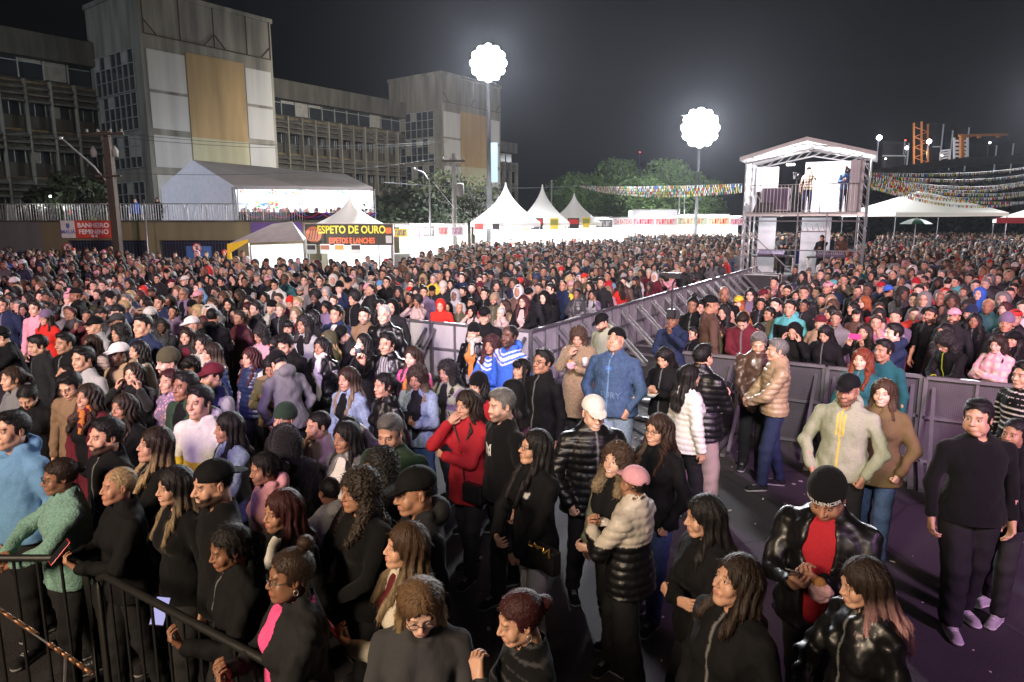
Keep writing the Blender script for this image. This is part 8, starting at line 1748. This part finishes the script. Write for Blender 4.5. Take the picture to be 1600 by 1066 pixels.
for k in range(9000):   # the packed people just in front of the long barricade row
    a_, b_ = -crs.uniform(.85, 4.2), -crs.uniform(3.6, 17); p = P0+AX*a_+BX*b_
    if p.x < -.78*p.y-1 or not free(p.x, p.y, .47): continue
    reg(p); add_extra(p.x, p.y, lod=0, h=crs.uniform(1.52, 1.72), rz=math.atan2(-p.x, p.y)-R(crs.uniform(15, 70)), top=['K','K','k','G','n','k','m','g','a'][crs.randint(9)]); cnt += 1

def blocked(x, y):
    if y > 46 and -16 < x < 22 and y > 46+(x+14)*.5 and x < 12: return True          # stalls
    if x < -3.9*(y/31) + 0 and y > 30 and y < 46 and x > -19: return True              # banner stall and canopy
    if y > 25.8 and -11.5 < x < -4: return True
    if y > 34.6 and x < -4.5: return True
    q = Minv @ Vector((x, y, 0)); return -.6 < q.x < TW+.6 and (-2.7 if q.x < 2.2 else -1.2) < q.y < 3.7
for k in range(60000):
    u = crs.rand(); d = 9+math.sqrt(u)*(96-9) if k > 22000 else 9+crs.rand()**.75*26
    a = crs.uniform(-.80, .80); x, y = d*math.tan(a), d
    if abs(x) > .78*y+1.5: continue
    if y > 46 and crs.rand() < .35: continue
    p = Vector((x, y, 0)); rg, dd = region(p)
    if rg == 'pit' or dd < .45 or blocked(x, y): continue
    r = .50 if y < 24 else .60 if y < 45 else .85
    if not free(x, y, r): continue
    if y > 55 and x < 6 and y > 60+x: continue
    reg(p); add_extra(x, y); cnt += 1
print('crowd', cnt, 'verts', noff)
# crowd inside the marquee, on the terrace
for k in range(60):
    px = crs.uniform(376, 580); p = PW(px, 330, 49.5); add_extra(p.x, 49+crs.uniform(0, 1.5), 2.35, crs.uniform(1.5, 1.7), None, ['K','W','o','R','k','c'][k % 6], None, 1)
me = np_mesh('crowd', np.concatenate(Vc), np.concatenate(Qc)); ca = me.attributes.new('col', 'FLOAT_COLOR', 'POINT'); cc = np.concatenate(Cc); ca.data.foreach_set('color', np.concatenate([cc, np.ones((len(cc), 1))], 1).astype(np.float32).ravel())
m, nt, bs = newmat('crowd_cloth'); at = N(nt, 'ShaderNodeAttribute', attribute_name='col'); nt.links.new(mixc(nt, 1., at.outputs['Color'], ramp(nt, noise(nt, 5, 4), .3, .7, (.6,.6,.6)), 'MULTIPLY'), bs.inputs['Base Color']); bs.inputs['Roughness'].default_value = .7; bump(nt, bs, noise(nt, 30, 3), .5, .02)
o = link('crowd', me, m); o['kind'] = 'stuff'; o['label'] = 'dense far crowd of people filling the square back to the stalls'
# ------------------------------------------------------------------ things people hold
def who(px, py): return PEOPLE[(px, py)]
def at_(o, v): return o.matrix_basis @ Vector(v)
def hold_phone(key, v, face=(0,-.5,.85), up=(0,.6,.6), color=(.02,.02,.025), lit=None, label='', acrossx=False):
    o = who(*key); Rm = o.matrix_basis.to_quaternion(); x = Rm @ Vector((1,0,0)); z = Rm @ Vector(up)
    if acrossx: x, z = z, x
    return phone(at_(o, v), x, z, color, lit, label)
hold_phone((655,893), (.02,-.33,1.26), up=(0,-.75,.6), lit=1, label='lit phone screen under the blonde tipped woman in charcoal knit')
lp = who(655,893); lamp('POINT', 'phone_light', at_(lp, (.02,-.42,1.30)), .5, (.6,.65,1), shadow_soft_size=.05)
hold_phone((632,812), (.03,-.38,1.24), up=(0,-.5,.8), color=(.6,.03,.03), label='red cased phone in the hand of the brown haired woman in cream coat')
hold_phone((1300,724), (-.05,-.37,1.26), up=(0,-.7,.6), label='dark phone held by the man in the lettered beanie')
hold_phone((182,726), (.0,-.38,1.28), color=(.5,.03,.04), label='red edged phone held by the person with bleached hair')
hold_phone((356,640), (.0,-.38,1.26), color=(.3,.1,.3), label='purple phone held by the woman in pale denim')
hold_phone((424,553), (.0,-.38,1.26), label='black phone between the hands of the camouflage jacket woman')
hold_phone((652,567), (.0,-.38,1.26), label='dark phone held by the woman with caramel curls')
hold_phone((768,520), (.0,-.38,1.28), color=(.45,.2,.18), label='rose coloured phone held by the woman in the blue chevron hoodie')
hold_phone((605,516), (-.10,-.42,1.60), up=(0,.1,1), label='raised phone with its torch light on, held by the striped shirt man')
tp_ = who(605,516); b = MB().lathe([(0,-.014),(.014,0),(0,.014)], 10).build('torch_light', emis('torch_glow', (1,.97,1), 160), None, True); b.location = at_(tp_, (-.10,-.44,1.655)); tag(b, 'dazzling torch light on the raised phone', 'torch light'); lamp('POINT', 'torch', at_(tp_, (-.10,-.47,1.66)), 2.5, (1,.97,1), shadow_soft_size=.02)
hold_phone((1352,503), (.0,-.42,1.60), up=(0,.1,1), color=(.8,.05,.25), label='bright pink phone held level by the filming woman', acrossx=True)
hold_phone((1099,535), (-.04,-.38,1.26), lit=1, up=(0,-.4,.9), label='lit phone in the hand of the man in the black quilted puffer')
def prop(key, v, name, label, cat, build):
    o = who(*key); e = empty(name, at_(o, v), o.rotation_euler.z, label, cat); build(e); return e
NAP = mat('napkin', (.7,.42,.45), .9); BREAD = mat('bread', (.5,.25,.08), .8, 0, .4, 30)
def wrap(e):
    f = Fld((-.1,-.1,-.1), (.1,.1,.1), .007); f.ell((0,0,0), (.055,.04,.05)); f.ell((.02,-.02,.03), (.05,.03,.03), .01); f.fn(lambda F, X, Y, Z: F+.008*sinoise(X, Y, Z, 90, 2)); link('napkin', np_mesh('napkin', *f.mesh()), NAP, e)
    MB().lathe([(0,-.01),(.03,0),(.032,.03),(.02,.05),(0,.055)], 10, (0,-.01,.03)).build('snack', BREAD, e, True)
prop((1300,724), (.07,-.36,1.20), 'wrapped_snack', 'snack in a pink napkin held by the man in the lettered beanie', 'snack', wrap)
prop((905,507), (-.02,-.36,1.27), 'wrapped_snack', 'pink paper wrap held by the woman in the long fur coat', 'snack', wrap)
def cup(e): MB().lathe([(0,0),(.03,0),(.038,.10),(.036,.10),(.03,.008),(0,.008)], 14).build('cup_body', mat('cup_white', (.7,.68,.66), .5), e, True); MB().lathe([(0,.085),(.034,.085)], 14).build('drink', BREAD, e)
prop((905,507), (.17,-.34,1.28), 'paper_cup', 'small pale cup beside the woman in the long fur coat', 'cup', cup)
def bowl(e): MB().lathe([(0,0),(.04,0),(.075,.05),(.072,.05),(.04,.008),(0,.008)], 16).build('bowl_body', mat('cup_white', (.7,.68,.66)), e, True); MB().lathe([(0,.035),(.03,.045),(.06,.03)], 12).build('food', BREAD, e, True)
prop((1041,540), (.02,-.36,1.17), 'food_bowl', 'small white bowl held by the woman in black at the aisle corner', 'bowl', bowl)
def rig(e):
    dk = mat('camera_black', (.02,.02,.025), .5, bumps=0); MB().tube([(0,0,0),(0,0,.42)], .014, 8).tube([(0,0,.42),(.05,0,.5)], .014, 8).build('pole', dk, e); MB().box(-.05,.05,-.045,.045,-.06,.06).build('grip', dk, e); MB().box(-.10,.12,-.05,.05,.50,.58).build('camera_body', dk, e); MB().tube([(-.10,0,.54),(-.19,0,.54)], .035, 10).build('lens', dk, e)
prop((1053,480), (.02,-.14,1.72), 'camera_rig', 'video camera on a vertical stabiliser rising above the man in grey beanie', 'camera', rig)
def bag(w_, h_, chain=None):
    def f(e):
        q = MB().box(-w_/2,w_/2,-.04,.04,-h_/2,h_/2).build('bag_body', mat('bag_leather', (.02,.02,.02), .25, bumps=.1), e); md = q.modifiers.new('b', 'BEVEL'); md.width = .015; md.segments = 3
        if chain: MB().tube([(-w_/2+w_*i/14,-.05+.012*math.sin(i*2.2),h_/2+.02*math.sin(i*1.7)) for i in range(15)], .008, 6).build('chain', mat('gold_chain', (.7,.45,.12), .25, .9, bumps=0), e)
        else: MB().tube([(-w_/2,0,h_/2),(-w_/2-.05,.02,.35),(-w_/2-.2,.03,.62)], .007, 6).build('strap', mat('bag_leather', (.02,.02,.02)), e)
    return f
prop((836,668), (.27,-.12,.95), 'handbag', 'black handbag with gold chain at the hip of the woman in white trousers', 'bag', bag(.24,.16,1))
prop((731,604), (.20,-.16,.90), 'crossbody_bag', 'black crossbody bag at the side of the red coat', 'bag', bag(.2,.15))
tb = phone(pix(250, 955, z=.95), (1,.3,-.3), (.3,.5,.4), (.02,.02,.02), 1, 'lit lilac phone screen glowing in the dark behind the pit barrier')
# ------------------------------------------------------------------ lettering on clothes
def wrap_text(txt, size, fn, m, parent, name='lettering', bold=.004):
    cu = bpy.data.curves.new('t', 'FONT'); cu.body = txt; cu.size = size; cu.align_x = 'CENTER'; cu.align_y = 'CENTER'; cu.offset = bold; cu.resolution_u = 2
    o = bpy.data.objects.new('t', cu); me = bpy.data.meshes.new_from_object(o); bpy.data.objects.remove(o)
    import bmesh; bm = bmesh.new(); bm.from_mesh(me); bmesh.ops.subdivide_edges(bm, edges=[e for e in bm.edges if e.calc_length() > .012], cuts=2); 
    for v in bm.verts: v.co = fn(v.co.x, v.co.y)
    bm.to_mesh(me); bm.free(); me.materials.clear(); return link(name, me, m, parent)
LW = mat('thread_white', (.7,.7,.7), .8, bumps=0, dirt=0)
bn_ = [c for c in who(1300,724).children if c.name.startswith('beanie')][0]
wrap_text('INFLUENCER', .034, lambda x, y: Vector((math.sin(x/.10)*.0975, .02-math.cos(x/.10)*.113, .045+y)), LW, bn_, bold=.0015)
def on_chest(key, items, top='sweater'):
    g = [c for c in who(*key).children if c.name.startswith(top)][0]
    from mathutils.bvhtree import BVHTree
    t = BVHTree.FromPolygons([v.co for v in g.data.vertices], [p.vertices for p in g.data.polygons])
    for txt, size, x0, z0, m in items:
        def fn(x, y):
            hit = t.ray_cast(Vector((x0+x, -1, z0+y)), Vector((0, 1, 0)))[0]; return Vector((x0+x, (hit.y if hit else -.12)-.004, z0+y))
        wrap_text(txt, size, fn, m, g, bold=.001)
on_chest((786,603), [('N', .12, -.0, 1.27, LW), ('Y', .15, .0, 1.27, LW)])
on_chest((962,508), [('SKI', .045, .0, 1.36, mat('print_blue', (.1,.3,.8), .7, bumps=0)), ('FURY', .09, .03, 1.08, mat('print_slate', (.10,.17,.30), .7, bumps=0))], 'jacket')
# ------------------------------------------------------------------ night haze
hz = MB().box(-230, 230, -30, 330, -1, 70).build('haze', None); hz['kind'] = 'stuff'
m = bpy.data.materials.new('haze_air'); m.use_nodes = True; nt = m.node_tree; nt.nodes.clear(); ou = nt.nodes.new('ShaderNodeOutputMaterial'); pv = nt.nodes.new('ShaderNodeVolumePrincipled')
pv.inputs['Color'].default_value = (.85, .88, 1, 1); pv.inputs['Density'].default_value = .00017; pv.inputs['Anisotropy'].default_value = .7; nt.links.new(pv.outputs[0], ou.inputs['Volume']); hz.data.materials.append(m)
SC.cycles.volume_step_rate = 4.0; SC.cycles.volume_max_steps = 64
